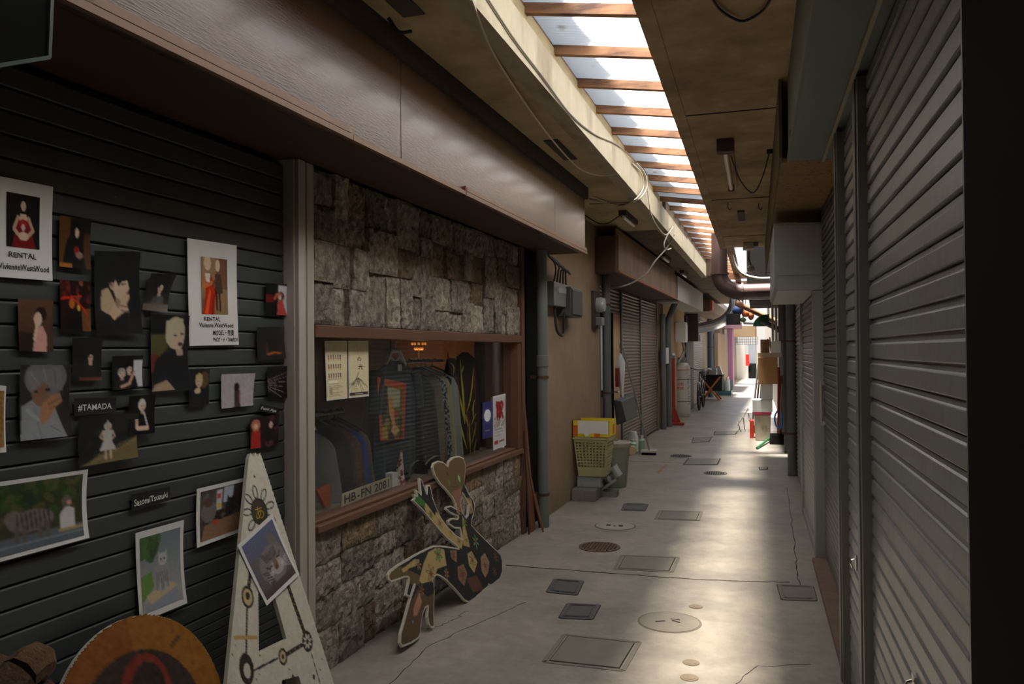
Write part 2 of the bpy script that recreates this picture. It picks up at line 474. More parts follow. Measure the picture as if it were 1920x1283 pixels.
split(3.172, 6.215, 0.0, 0.67, rects, 0.14, 0.36, 0.12, 0.24)
for k, (a, b, c, d) in enumerate(rects):
    mt = M_STONE_W if rng2.random() < 0.12 else M_STONE
    stone(a, b, c, d, -2.085, rng2.choice((0.034, 0.037, 0.040, 0.044)), 400 + k).build('stone', mt, STONE)

# ------------------------------------------------------------------ roller shutters
def slat_mesh(prof, y0, y1, sgn, x0):
    """one slat: profile [(out, z)] swept along y; sgn +1 sticks out towards +x"""
    mb = MB()
    n = len(prof)
    for y in (y0, y1):
        for o, z in prof: mb.v.append((x0 + sgn * o, y, z))
    for k in range(n - 1):
        f = (k, k + 1, n + k + 1, n + k)
        mb.f.append(f if sgn < 0 else f[::-1])
    return mb
P_FLAT = [(-0.006, 0.0), (-0.004, 0.045), (0.0095, 0.06), (0.0125, 0.10), (0.0128, 0.45), (0.0118, 0.90), (0.009, 0.965), (-0.004, 0.985), (-0.006, 1.0)]
P_BULGE = [(-0.006, 0.0), (-0.006, 0.035), (0.0085, 0.05), (0.0105, 0.09), (0.0085, 0.70), (0.0070, 0.74), (0.0025, 0.80), (0.0020, 0.95), (-0.006, 0.965), (-0.006, 1.0)]
def curtain(root, prof, pitch, z0, z1, y0, y1, sgn, x0, material, name='slat', smooth=False):
    n = int(round((z1 - z0) / pitch))
    src = None
    bx, by, bz = BASE[root.name]
    for k in range(n):
        if src is None:
            src = slat_mesh([(o, z * pitch) for o, z in prof], y0 - by, y1 - by, sgn, x0 - bx).build(name, material, root, smooth=smooth, base=(0, 0, 0))
            src.location = (0, 0, z0 - bz)
        else:
            share(src, name, root, (0, 0, z0 - bz + k * pitch))
# left: dark green-grey shutter that carries the photographs
SH_L = thing('roller_shutter', 'dark green-grey roller shutter covered with pinned photographs', 'shutter', 'L', (-2.1, 0.2, 0))
curtain(SH_L, P_FLAT, 0.0681, 0.50, 2.36, 0.2, 3.02, 1, -2.11, M_SLAT_G)
curtain(SH_L, P_FLAT, 0.036, 0.03, 0.50, 0.2, 3.02, 1, -2.11, M_SLAT_G, 'narrow_slat')
MB().box(-2.125, -2.075, 0.2, 3.02, 0, 0.028).build('bottom_rail', M_SLAT_G, SH_L)
MB().box(-2.16, -2.125, 0.2, 3.02, 0, 2.36).build('backing', M_DARK, SH_L)
single(MB().box(-2.16, -2.045, 3.022, 3.165, 0, 2.365).box(-2.045, -2.025, 3.03, 3.085, 0, 2.365).box(-2.045, -2.03, 3.105, 3.16, 0, 2.365), 'door_post', 'ivory painted upright post between green shutter and stone front', 'post', M_POST, 'L', (-2.05, 3.09, 0), bevel=0.003)

# right: grey shutters, near to far
def rail(y0, y1, label, x0=0.355, x1=0.42, z1=2.48):
    mb = MB().box(x0, x1, y0, y1, 0, z1).box(x0 - 0.006, x0, y0 + 0.25 * (y1 - y0), y0 + 0.7 * (y1 - y0), 0, z1)
    return single(mb, 'guide_rail', label, 'rail', M_RAIL, 'R', (x0, y0, 0), bevel=0.002)
SH1 = thing('roller_shutter', 'large grey roller shutter nearest on the right', 'shutter', 'R', (0.4, 1.58, 0))
curtain(SH1, P_BULGE, 0.0688, 0.02, 2.4965, 1.576, 3.084, -1, 0.395, M_SLAT_R)
MB().box(0.41, 0.43, 1.576, 3.084, 0, 2.49).build('backing', M_DARK, SH1)
mb = MB().box(0.376, 0.384, 2.25, 2.29, 0.60, 0.66)
mb.tube([(0.374, 2.27, 0.645), (0.362, 2.27, 0.64), (0.358, 2.27, 0.625), (0.364, 2.27, 0.608)], 0.004, 6)
mb.build('lock', mat('chrome', (210, 210, 208), 0.2, metal=0.9), SH1)
rail(1.535, 1.575, 'slim grey guide rail beside the black pillar')
SH2 = thing('roller_shutter', 'narrow grey roller shutter beyond the double guide rail on the right', 'shutter', 'R', (0.4, 3.2, 0))
curtain(SH2, P_BULGE, 0.0688, 0.02, 2.4965, 3.226, 3.844, -1, 0.395, M_SLAT_R)
MB().box(0.41, 0.43, 3.226, 3.844, 0, 2.49).build('backing', M_DARK, SH2)
mb = MB().box(0.376, 0.384, 3.50, 3.54, 0.60, 0.66)
mb.tube([(0.374, 3.52, 0.645), (0.362, 3.52, 0.64), (0.358, 3.52, 0.625), (0.364, 3.52, 0.608)], 0.004, 6)
mb.build('lock', MATS['chrome'], SH2)
rail(3.085, 3.225, 'wide grey guide rail between the two nearest right shutters')
rail(3.845, 3.96, 'grey guide rail before the recessed dark shutter')
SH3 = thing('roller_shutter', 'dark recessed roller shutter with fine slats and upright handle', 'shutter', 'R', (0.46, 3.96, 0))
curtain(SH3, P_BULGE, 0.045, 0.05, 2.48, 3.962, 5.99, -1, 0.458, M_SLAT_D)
mb = MB().tube([(0.43, 5.94, 0.99), (0.43, 5.94, 1.26)], 0.009, 8).box(0.425, 0.455, 5.92, 5.96, 0.97, 1.0).box(0.425, 0.455, 5.92, 5.96, 1.25, 1.28)
mb.build('handle', mat('handle_alu', (190, 186, 176), 0.4, metal=0.4), SH3)
single(MB().box(0.36, 0.46, 3.98, 6.0, 0, 0.035), 'threshold', 'brick-coloured threshold under the recessed dark shutter', 'threshold', mat('brick_threshold', (118, 94, 78), 0.85, var=0.2, vscale=15), 'R', (0.41, 4.9, 0), bevel=0.004)
# fourth: shutter unit standing proud with pale jambs
SH4 = thing('shutter_unit', 'pale grey shutter unit standing proud below the white box', 'shutter', 'R', (0.43, 6.0, 0))
MB().box(0.385, 0.466, 6.0, 6.13, 0, 1.915).box(0.38, 0.39, 6.02, 6.05, 0, 1.915).build('jamb', M_GREYBOX, SH4, bevel=0.003)
MB().box(0.385, 0.466, 7.72, 7.82, 0, 1.915).build('jamb', M_GREYBOX, SH4, bevel=0.003)
curtain(SH4, P_BULGE, 0.05, 0.06, 1.91, 6.13, 7.72, -1, 0.412, M_SLAT_R)
MB().box(0.39, 0.43, 6.13, 7.72, 0, 0.06).build('bottom_rail', M_GREYBOX, SH4)
WB = thing('shutter_box', 'white sheet-metal box above the proud shutter unit', 'box', 'R', (0.3, 6.0, 1.92))
mb = MB(); mb.prism([(0.13, 2.40), (0.466, 2.40), (0.466, 1.92), (0.15, 1.92), (0.13, 1.95)], lambda x, z, h: (x, h, z), 6.0, 7.85)
M_WBOX = mat('white_box_sheet', (166, 168, 166), 0.5, var=0.05); mb.build('body', M_WBOX, WB, bevel=0.004)
MB().box(0.155, 0.465, 5.992, 6.0, 2.03, 2.385).build('end_plate', M_WBOX, WB, bevel=0.002)
# sheet-metal housing over the first shutters, with soffit behind
HB = thing('shutter_housing', 'blue-grey sheet-metal shutter housing hanging under the ceiling', 'housing', 'R', (0.3, 1.54, 2.5))
MB().box(0.175, 0.46, 1.54, 4.48, 2.5, 2.94).build('body', M_BLUEGREY, HB, bevel=0.004)
MB().box(0.168, 0.176, 1.54, 4.48, 2.5, 2.53).box(0.165, 0.176, 4.0, 4.03, 2.52, 2.545).build('lip', M_BLUEGREY, HB)
MB().bar((0.345, 1.6, 2.49), (0.345, 4.45, 2.49), 0.014, 0.018).build('edge_bar', mat('old_ivory', (150, 142, 122), 0.6), HB)
struct(MB().box(0.14, 0.5, 4.48, 6.62, 2.5, 2.52), 'ceiling_soffit', M_RUST, 'R', 'rust-spotted soffit board behind the blue-grey housing', base=(0.14, 4.48, 2.5))

struct(MB().box(0.13, 0.145, 4.49, 11.7, 2.53, 2.95), 'trim_9', mat('upstand_brown', (100, 84, 62), 0.85, var=0.2, vscale=6), 'R', 'brown upstand between soffit and ceiling', base=(.14, 4.5, 2.53))

# ------------------------------------------------------------------ brown fascia over the left shop front
FA = thing('shop_fascia', 'long glossy brown fascia board over the left shop front', 'fascia', 'L', (-1.85, 3, 2.37))
for a, b in ((-4.3, 0.55), (0.555, 3.288), (3.292, 5.9), (5.903, 6.88)):
    MB().box(-1.70, -1.65, a, b, 2.37, 2.85).build('panel', M_BRWOOD, FA, bevel=0.0015)
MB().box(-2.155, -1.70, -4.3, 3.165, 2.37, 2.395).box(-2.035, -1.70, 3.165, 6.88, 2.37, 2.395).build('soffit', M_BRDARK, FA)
MB().box(-2.035, -1.70, 6.83, 6.88, 2.395, 2.85).build('end_panel', M_BRWOOD, FA)
MB().box(-1.72, -1.62, -4.3, 6.9, 2.85, 2.95).build('cornice', mat('dark_cornice', (58, 46, 38), 0.7, var=0.2, vscale=5), FA)
for a, b, dbl in ((-4.3, 2.82, 1), (2.825, 4.02, 0), (4.04, 6.88, 1)):
    mb = MB().box(-1.65, -1.628, a, b, 2.358, 2.380)
    if dbl: mb.box(-1.65, -1.634, a, b, 2.386, 2.412)
    mb.build('trim_strip', mat('trim_brown', (122, 92, 72), 0.4, var=0.15, vscale=18, stretch=(1, .2, 1)), FA)
MB().box(-1.66, -1.628, 4.015, 4.045, 2.355, 2.40).build('clip', mat('rust_clip', (92, 48, 26), 0.8), FA)
MB().box(-1.652, -1.634, 1.52, 1.55, 2.36, 2.42).build('clip', MATS['dark_cornice'], FA)
# wall above the fascia is the ceiling edge; black box sign hanging near the camera
_pts = [on_x('L', u, v, -1.5) for u, v in ((-60, -40), (96, -40), (90, 108), (-60, 132))]
mb = MB(); mb.prism([(s, z) for s, z in _pts], lambda s, z, h: (h, s, z), -1.78, -1.5)
LB = thing('hanging_box_sign', 'black box sign hanging at the top left corner', 'sign', 'L', (-1.6, _pts[0][0], _pts[2][1]))
mb.build('case', M_BLACK, LB)
mb = MB()
for (a, b) in ((1, 2), (2, 3)):
    mb.bar((-1.498, _pts[a][0], _pts[a][1]), (-1.498, _pts[b][0], _pts[b][1]), 0.008, 0.008, (1, 0, 0))
mb.build('edge_trim', mat('green_black_edge', (62, 74, 70), 0.4), LB)

# ------------------------------------------------------------------ covers in the floor
def ground_quad(pts):
    return [on_z('R', u, v, 0.0) for u, v in pts]
def c8(x, y): return (960 + x / 2.897, 840 + y / 2.897)
M_LIDC = mat('lid_concrete', (122, 115, 104), 0.55, var=0.14, vscale=9)
M_LIDI = mat('cast_iron', (86, 87, 87), 0.5, metal=0.4, var=0.2, vscale=30, bump=0.4, bscale=120)
M_GAP = mat('joint_dirt', (44, 38, 32), 0.95)
M_STEEL = mat('worn_steel', (150, 146, 138), 0.4, metal=0.7)
def inset(poly, d):
    cx = sum(p[0] for p in poly) / len(poly); cy = sum(p[1] for p in poly) / len(poly)
    out = []
    for x, y in poly:
        l = math.hypot(x - cx, y - cy); out.append((x - (x - cx) / l * d, y - (y - cy) / l * d))
    return out
def roundq(poly, r, n=5):
    out = []
    N_ = len(poly)
    for i in range(N_):
        p0 = Vector(poly[i - 1]); p = Vector(poly[i]); p1 = Vector(poly[(i + 1) % N_])
        a = p + (p0 - p).normalized() * r; b = p + (p1 - p).normalized() * r
        for k in range(n + 1):
            t = k / n; q = a * (1 - t) ** 2 + p * 2 * t * (1 - t) + b * t * t
            out.append((q.x, q.y))
    return out
def cover(name, label, pxs, lidmat, rnd=0.0, frame=False, ridges=0, raised=0.004):
    q = ground_quad([c8(*p) for p in pxs])
    cx = sum(p[0] for p in q) / 4; cy = sum(p[1] for p in q) / 4
    r = thing(name, label, 'cover', 'R', (cx, cy, 0))
    o = roundq(q, rnd) if rnd else q
    f = lambda x, y, h: (x, y, h)
    MB().prism(o, f, -0.01, 0.0015).build('joint', M_GAP, r)
    lid = MB().prism(inset(o, 0.007), f, -0.01, raised).build('lid', lidmat, r, bevel=0.001)
    if frame:
        fq = inset(q, -0.028)
        mb = MB()
        for i in range(4):
            a, b = Vector((*fq[i], 0)), Vector((*fq[(i + 1) % 4], 0))
            mb.bar(a, b, 0.022, 0.006)
        mb.build('frame', M_STEEL if frame == 2 else lidmat, r)
    if ridges:
        mb = MB()
        i0 = inset(o, 0.03)
        for k in range(1, min(ridges, 3)):
            ii = inset(o, 0.022 + 0.016 * k)
            for i in range(len(ii)):
                a, b = ii[i], ii[(i + 1) % len(ii)]
                if math.dist(a, b) > 0.004: mb.bar((*a, raised + 0.0015), (*b, raised + 0.0015), 0.006, 0.003)
        mb.build('relief', lidmat, r)
    return r
cover('drain_cover', 'big square concrete cover with a steel-edged frame, nearest on floor', ((300, 1025), (668, 1062), (585, 1200), (200, 1158)), M_LIDC, frame=1)
cover('valve_cover', 'dark iron valve cover in the pair, the one nearer to the heart-headed board', ((228, 710), (395, 722), (357, 805), (180, 787)), M_LIDI, 0.03, ridges=4)
cover('valve_cover', 'dark iron valve cover in the pair, the one beside the square concrete cover', ((298, 843), (487, 852), (440, 938), (247, 928)), M_LIDI, 0.03, ridges=4)
cover('valve_cover', 'worn grey valve cover close to the right-hand shutters', ((1435, 740), (1640, 750), (1662, 836), (1460, 828)), M_LIDC, 0.03, ridges=3)
cover('valve_cover', 'dark iron valve cover in front of the concrete blocks', ((608, 302), (742, 305), (725, 345), (592, 341)), M_LIDI, 0.03, ridges=3)
cover('drain_cover', 'rectangular concrete cover beside the brown drain grate', ((610, 590), (888, 600), (855, 670), (575, 656)), M_LIDC, frame=1)
cover('drain_cover', 'rectangular concrete cover beyond the round stamped lid', ((815, 345), (1020, 350), (1003, 393), (793, 386)), M_LIDC, frame=1)
def disc_at(pxc, rpx):
    u, v = c8(*pxc)
    x, y = on_z('R', u, v)
    zc = (Vector((x, y, 0)) - EYE).dot(fwd)
    return x, y, rpx / 2.897 / FPX * zc
def ring_poly(x, y, r, n=28):
    return [(x + r * math.cos(2 * PI * k / n), y + r * math.sin(2 * PI * k / n)) for k in range(n)]
def round_lid(label, pxc, rpx, lidmat, name='manhole_lid', marks=(), raised=0.003):
    x, y, r = disc_at(pxc, rpx)
    t = thing(name, label, 'cover', 'R', (x, y, 0))
    f = lambda a, b, h: (a, b, h)
    MB().prism(ring_poly(x, y, r), f, -0.01, 0.0012).build('joint', mat('ring_grey', (104, 97, 86), 0.8), t)
    MB().prism(ring_poly(x, y, r * 0.93), f, -0.01, raised).build('lid', lidmat, t)
    for (dx, dy, ww, hh, an) in marks:
        c, s_ = math.cos(an), math.sin(an)
        mb = MB(); mb.obox((x + dx * r, y + dy * r, raised + 0.001), (c * ww * r, s_ * ww * r, 0), (-s_ * hh * r, c * hh * r, 0), (0, 0, 0.001)); mb.build('lift_slot', M_GAP, t)
    return t, x, y, r
round_lid('pale round concrete lid with two dark lifting slots', (560, 424), 112, mat('pale_lid', (158, 151, 138), 0.7, var=0.1, vscale=14), marks=((-.32, 0, .1, .13, 0), (.28, -.0, .1, .13, 0.2), (-.02, -.1, .05, .04, 0)))
round_lid('large round concrete lid set in floor by the sunlit patch', (855, 947), 172, M_LIDC, marks=((-.28, -.05, .16, .03, .5), (.16, .25, .15, .025, -.1), (.2, .05, .14, .03, -.5)))
M_CAP = mat('cap_tan', (118, 104, 86), 0.5, var=0.2, vscale=30)
for c_, r_, lb in (((998, 864), 38, 'small round cap in floor, farthest of the three'), ((973, 1168), 46, 'small round tan cap in floor, middle of the three'), ((963, 1250), 50, 'small round tan cap in floor, nearest the camera')):
    t, x, y, r = round_lid(lb, c_, r_, M_CAP, 'pipe_cap')
    MB().prism(ring_poly(x, y, r * 0.6), lambda a, b, h: (a, b, h), 0.002, 0.0045).build('boss', M_CAP, t)
M_GRATE = mat('rusty_grate', (112, 86, 68), 0.7, metal=0.2, var=0.2, vscale=20)
def grate(label, u, v, rp, material, kind):
    x, y = on_z('R', u, v)
    zc = (Vector((x, y, 0)) - EYE).dot(fwd)
    r = rp / FPX * zc
    t = thing('drain_grate', label, 'grate', 'R', (x, y, 0))
    f = lambda a, b, h: (a, b, h)
    MB().prism(ring_poly(x, y, r), f, -0.01, 0.001).build('pit', M_GAP, t)
    mb = MB()
    n = 28
    for k in range(n):
        a0, a1 = 2 * PI * k / n, 2 * PI * (k + 1) / n
        mb.bar((x + r * math.cos(a0), y + r * math.sin(a0), 0.003), (x + r * math.cos(a1), y + r * math.sin(a1), 0.003), 0.02, 0.006)
    mb.build('rim', material, t)
    mb = MB()
    if kind == 'mesh':
        st = r / 5.2
        for dr in (0.62, -0.62):
            ca, sa = math.cos(dr), math.sin(dr)
            for k in range(-5, 6):
                o = k * st; hl = math.sqrt(max(0, r * r - o * o)) * 0.97
                if hl < 0.02: continue
                px, py = x - sa * o, y + ca * o
                mb.bar((px - ca * hl, py - sa * hl, 0.003), (px + ca * hl, py + sa * hl, 0.003), st * 0.42, 0.005)
    else:
        for k in range(-4, 5):
            o = k * r / 4.8; hl = math.sqrt(max(0, r * r - o * o)) * 0.97
            mb.bar((x + o, y - hl, 0.003), (x + o, y + hl, 0.003), r * 0.09, 0.006)
    mb.build('bars', material, t)
grate('round rusty drain grate with diamond holes', *c8(475, 540), 36.5, M_GRATE, 'mesh')
grate('round slotted iron grate, the farther of the two slotted ones', 1277, 855.5, 18.5, M_LIDI, 'bar')
grate('round slotted iron grate, the nearer of the two slotted ones', 1341, 888, 20, M_LIDI, 'bar')
# far covers
def farcover(label, pxs):
    q = ground_quad(pxs)
    cx = sum(p[0] for p in q) / 4; cy = sum(p[1] for p in q) / 4
    r = thing('drain_cover', label, 'cover', 'R', (cx, cy, 0))
    MB().prism(q, lambda x, y, h: (x, y, h), -0.01, 0.002).build('joint', M_GAP, r)
    MB().prism(inset(q, 0.03), lambda x, y, h: (x, y, h), -0.01, 0.005).build('lid', M_LIDC, r)
farcover('low concrete cover near the broom head', ((1300, 821), (1336, 819), (1330, 829), (1296, 830)))
farcover('long concrete cover in front of the red bucket', ((1340, 809), (1384, 808), (1380, 815), (1338, 816)))
farcover('pale concrete cover beyond the slotted grates', ((1290, 860), (1352, 860), (1346, 872), (1280, 872)))
farcover('small pale cover in the far sunlit patch', ((1422, 876), (1440, 876), (1440, 881), (1424, 882)))
# construction joints in the concrete and patches
mb = MB()
def crack(pxs, w, wob=0.008):
    g = [on_z('R', u, v) for u, v in pxs]
    pts = []
    r = random.Random(len(g) + int(g[0][0] * 100))
    for i in range(len(g) - 1):
        for k in range(8):
            t = k / 8
            pts.append((g[i][0] * (1 - t) + g[i + 1][0] * t + r.uniform(-wob, wob), g[i][1] * (1 - t) + g[i + 1][1] * t + r.uniform(-wob, wob)))
    pts.append(g[-1])
    for a, b in zip(pts, pts[1:]):
        mb.bar((*a, 0.0004), (*b, 0.0004), w * r.uniform(.6, 1.3), 0.0012)
crack(((950, 1060), (1090, 1071), (1260, 1084), (1400, 1091), (1480, 1092)), 0.014)
crack(((1475, 915), (1485, 985), (1493, 1050), (1500, 1100)), 0.006)
crack(((1380, 1283), (1420, 1250), (1520, 1246)), 0.004)
crack(((1180, 865), (1260, 868), (1340, 872)), 0.012)
crack(((985, 1130), (870, 1180), (800, 1215), (730, 1283)), 0.004)
crack(((880, 1145), (850, 1165), (800, 1180)), 0.003, 0.02)
mb.build('construction_joint', M_GAP, FLOOR)

# ------------------------------------------------------------------ printed and painted pictures (vertex-coloured meshes)
class Art:
    def __init__(s, w, h, bg=(40, 40, 40)):
        s.w, s.h = w, h
        s.a = np.empty((h, w, 3)); s.a[:] = bg
        s.X, s.Y = np.meshgrid((np.arange(w) + .5) / w * 100.0, (np.arange(h) + .5) / h * 100.0)
    def put(s, m, col, al=1.0):
        k = (m.astype(float) * al)[..., None]
        s.a = s.a * (1 - k) + np.array(col, float) * k
        return s
    def mask(s, pts):
        m = np.zeros_like(s.X, bool)
        n = len(pts)
        for i in range(n):
            x0, y0 = pts[i]; x1, y1 = pts[(i + 1) % n]
            if y0 == y1: continue
            c = ((y0 > s.Y) != (y1 > s.Y)) & (s.X < (x1 - x0) * (s.Y - y0) / (y1 - y0) + x0)
            m ^= c
        return m
    def poly(s, pts, col, al=1.0): return s.put(s.mask(pts), col, al)
    def rect(s, x0, y0, x1, y1, col, al=1.0): return s.put((s.X >= x0) & (s.X <= x1) & (s.Y >= y0) & (s.Y <= y1), col, al)
    def ell(s, cx, cy, rx, ry, col, rot=0.0, al=1.0, hollow=0.0):
        c, n = math.cos(rot), math.sin(rot)
        dx, dy = s.X - cx, s.Y - cy
        d = ((dx * c + dy * n) / rx) ** 2 + ((-dx * n + dy * c) / ry) ** 2
        m = d <= 1
        if hollow: m &= d >= hollow ** 2
        return s.put(m, col, al)
    def line(s, pts, wd, col, al=1.0):
        m = np.zeros_like(s.X, bool)
        asp = s.h / s.w if False else 1.0
        for (x0, y0), (x1, y1) in zip(pts, pts[1:]):
            dx, dy = x1 - x0, y1 - y0
            L2 = dx * dx + dy * dy + 1e-9
            t = np.clip(((s.X - x0) * dx + (s.Y - y0) * dy) / L2, 0, 1)
            m |= (s.X - x0 - t * dx) ** 2 + (s.Y - y0 - t * dy) ** 2 <= (wd / 2) ** 2
        return s.put(m, col, al)
    def grad(s, c0, c1, ax=1):
        t = ((s.Y if ax else s.X) / 100.0)[..., None]
        s.a = np.array(c0, float) * (1 - t) + np.array(c1, float) * t
        return s
    def noise(s, amp, seed=1, k=1):
        r = np.random.RandomState(seed)
        n = r.uniform(-1, 1, ((s.h + k - 1) // k + 1, (s.w + k - 1) // k + 1))
        n = np.repeat(np.repeat(n, k, 0), k, 1)[:s.h, :s.w]
        s.a = np.clip(s.a + n[..., None] * amp, 0, 255)
        return s
    def blobs(s, n, cols, rmin, rmax, seed, box=(0, 0, 100, 100), al=0.9):
        r = random.Random(seed)
        for _ in range(n):
            s.ell(r.uniform(box[0], box[2]), r.uniform(box[1], box[3]), r.uniform(rmin, rmax), r.uniform(rmin, rmax), r.choice(cols), r.uniform(0, 3), al)
        return s
    def soft(s, n=1):
        for _ in range(n):
            p = np.pad(s.a, ((1, 1), (1, 1), (0, 0)), mode='edge')
            s.a = (p[1:-1, 1:-1] * 4 + p[:-2, 1:-1] + p[2:, 1:-1] + p[1:-1, :-2] + p[1:-1, 2:]) / 8
        return s
    def linear(s):
        c = np.clip(s.a, 0, 255) / 255.0
        return np.where(c <= 0.04045, c / 12.92, ((c + 0.055) / 1.055) ** 2.4)
def vmat(name, rough=0.4, spec=0.5, coat=0.0):
    if name in MATS: return MATS[name]
    m = bpy.data.materials.new(name); MATS[name] = m
    m.use_nodes = True
    b = m.node_tree.nodes['Principled BSDF']
    at = m.node_tree.nodes.new('ShaderNodeAttribute'); at.attribute_name = 'ink'
    m.node_tree.links.new(at.outputs['Color'], b.inputs['Base Color'])
    b.inputs['Roughness'].default_value = rough; b.inputs['Specular IOR Level'].default_value = spec
    if coat: b.inputs['Coat Weight'].default_value = coat
    return m
M_PRINT = vmat('photo_print', 0.3)
M_MATTE = vmat('matte_print', 0.65, 0.3)
M_PAINT = vmat('brush_paint', 0.5, 0.4)
M_CLOTH = vmat('printed_cloth', 0.85, 0.2)
def art_mesh(name, art, fn, material, parent, base=None, mask=None):
    """one vertex per picture cell corner; fn(x, y) in 0..1, y down -> point"""
    h, w = art.h, art.w
    off = base if base is not None else BASE[parent.name]
    ys, xs = np.arange(h + 1), np.arange(w + 1)
    vs = [tuple(np.array(fn(i / w, j / h)) - np.array(off)) for j in ys for i in xs]
    fs = []
    for j in range(h):
        for i in range(w):
            if mask is None or mask[j, i]:
                a = j * (w + 1) + i
                fs.append((a, a + w + 1, a + w + 2, a + 1))
    me = bpy.data.meshes.new(name)
    me.from_pydata(vs, [], fs)
    lc = art.linear()
    p = np.pad(lc, ((0, 1), (0, 1), (0, 0)), mode='edge')
    q = np.pad(lc, ((1, 0), (1, 0), (0, 0)), mode='edge')
    vc = np.ones(((h + 1) * (w + 1), 4)); vc[:, :3] = ((p + q) / 2).reshape(-1, 3)
    at = me.color_attributes.new('ink', 'FLOAT_COLOR', 'POINT')
    at.data.foreach_set('color', vc.astype(np.float32).ravel())
    if mask is not None:
        bm = bmesh.new(); bm.from_mesh(me)
        bmesh.ops.delete(bm, geom=[v for v in bm.verts if not v.link_faces], context='VERTS')
        bm.to_mesh(me); bm.free()
    me.materials.append(material)
    me.update()
    o = bpy.data.objects.new(name, me); COL.objects.link(o)
    if parent: o.parent = parent; BASE[o.name] = tuple(off)
    return o
# lettering
_tc = {}
def text2d(body, bold=0.0):
    """flat lettering: verts (x, y), faces; height about 1, starts at x = 0"""
    if (body, bold) in _tc: return _tc[(body, bold)]
    cu = bpy.data.curves.new('t', 'FONT'); cu.body = body; cu.size = 1.0; cu.resolution_u = 3; cu.offset = bold; cu.fill_mode = 'FRONT'
    ob = bpy.data.objects.new('t', cu); COL.objects.link(ob)
    bpy.context.view_layer.update()
    me = ob.evaluated_get(bpy.context.evaluated_depsgraph_get()).to_mesh()
    vs = [(v.co.x, v.co.y) for v in me.vertices]; fs = [tuple(p.vertices) for p in me.polygons]
    bpy.data.objects.remove(ob); bpy.data.curves.remove(cu)
    if vs:
        x0 = min(v[0] for v in vs); x1 = max(v[0] for v in vs)
        vs = [(x - x0, y) for x, y in vs]
        _tc[(body, bold)] = (vs, fs, x1 - x0)
    else: _tc[(body, bold)] = ([], [], 1.0)
    return _tc[(body, bold)]
def lettering(mb, body, fn, width, height=None, bold=0.02, wob=0.0):
    """place lettering: fn(x, y) maps metres right/up from its left base"""
    vs, fs, w = text2d(body, bold)
    k = width / w; kh = height if height else k
    mb.add([fn(x * k, y * kh + wob * math.sin(x * 5.0) * kh) for x, y in vs], fs)

# ------------------------------------------------------------------ pictures pinned to the green shutter
SKIN, PALE = (205, 165, 138), (226, 196, 172)
PL = Plane(W('L', -2.092, 0, 0), W('L', 0, 1, 0), (0, 0, 1))      # face of the shutter
M_INK = mat('black_ink', (22, 20, 20), 0.7)
M_WHITEINK = mat('chalk_ink', (214, 212, 204), 0.7)
M_PAPER = mat('white_paper', (222, 220, 216), 0.6, var=0.03, vscale=5)
M_BLACKPAPER = mat('black_paper', (20, 20, 20), 0.55)
M_SLEEVE = glass_mat('plastic_sleeve', (246, 247, 247), refl=0.9, rough=0.12, alpha=0.02)
def bil(q, x, y):
    a = (q[0][0] * (1 - x) + q[1][0] * x, q[0][1] * (1 - x) + q[1][1] * x)
    b = (q[3][0] * (1 - x) + q[2][0] * x, q[3][1] * (1 - x) + q[2][1] * x)
    return (a[0] * (1 - y) + b[0] * y, a[1] * (1 - y) + b[1] * y)
def sheet(mb, pl, q, h, curl=0.0, n=8, thick=0.0006):
    f = lambda x, y: pl.pt(*bil(q, x, y), h + curl * (2 * y - 1) ** 2 * (0.4 + 0.6 * x))
    mb.grid(n, n, lambda x, y: f(x, 1 - y))
    mb.grid(n, n, lambda x, y: f(x, y) - pl.ez * thick)
def picture(label, pxs, art, name='photograph', cat='photograph', border=0.0, inner=None, sleeve=False, curl=0.004, pl=PL, h0=0.006, mt=None, text=(), paper=None, group=None):
    q = [pl.px(u, v) for u, v in pxs]
    bs = pl.pt(*bil(q, .5, 1.0), h0)
    t = thing(name, label, cat, 'R', tuple(bs), group)
    fc = lambda x, y, dh: pl.pt(*bil(q, x, y), h0 + dh + curl * (2 * y - 1) ** 2 * (0.4 + 0.6 * x))
    if border or inner is not None or paper or art is None:
        mb = MB(); sheet(mb, pl, q, h0, curl); mb.build('paper', paper or M_PAPER, t)
    if inner is None: inner = (border, border, 1 - border, 1 - border)
    if art is not None:
        x0, y0, x1, y1 = inner
        art_mesh('print', art, lambda x, y: fc(x0 + (x1 - x0) * x, y0 + (y1 - y0) * y, 0.0012), mt or M_PRINT, t)
    for body, tx, ty, tw, th, ink in text:
        mb = MB()
        wq = math.dist(bil(q, 0, .5), bil(q, 1, .5)); hq = math.dist(bil(q, .5, 0), bil(q, .5, 1))
        lettering(mb, body, lambda a, b: fc(tx + a / wq, ty - b / hq, 0.0016), tw * wq, th * hq, 0.012, 0.04)
        mb.build('lettering', ink, t)
    if sleeve:
        sq = [bil(q, -.05, -.045), bil(q, 1.05, -.045), bil(q, 1.04, 1.03), bil(q, -.04, 1.03)]
        mb = MB(); mb.grid(6, 6, lambda x, y: pl.pt(*bil(sq, x, 1 - y), h0 + 0.004 + curl * (1 - 2 * y) ** 2 + 0.0025 * math.sin(7 * x + 4 * y)))
        mb.build('plastic_sleeve', M_SLEEVE, t, smooth=True)
    return t
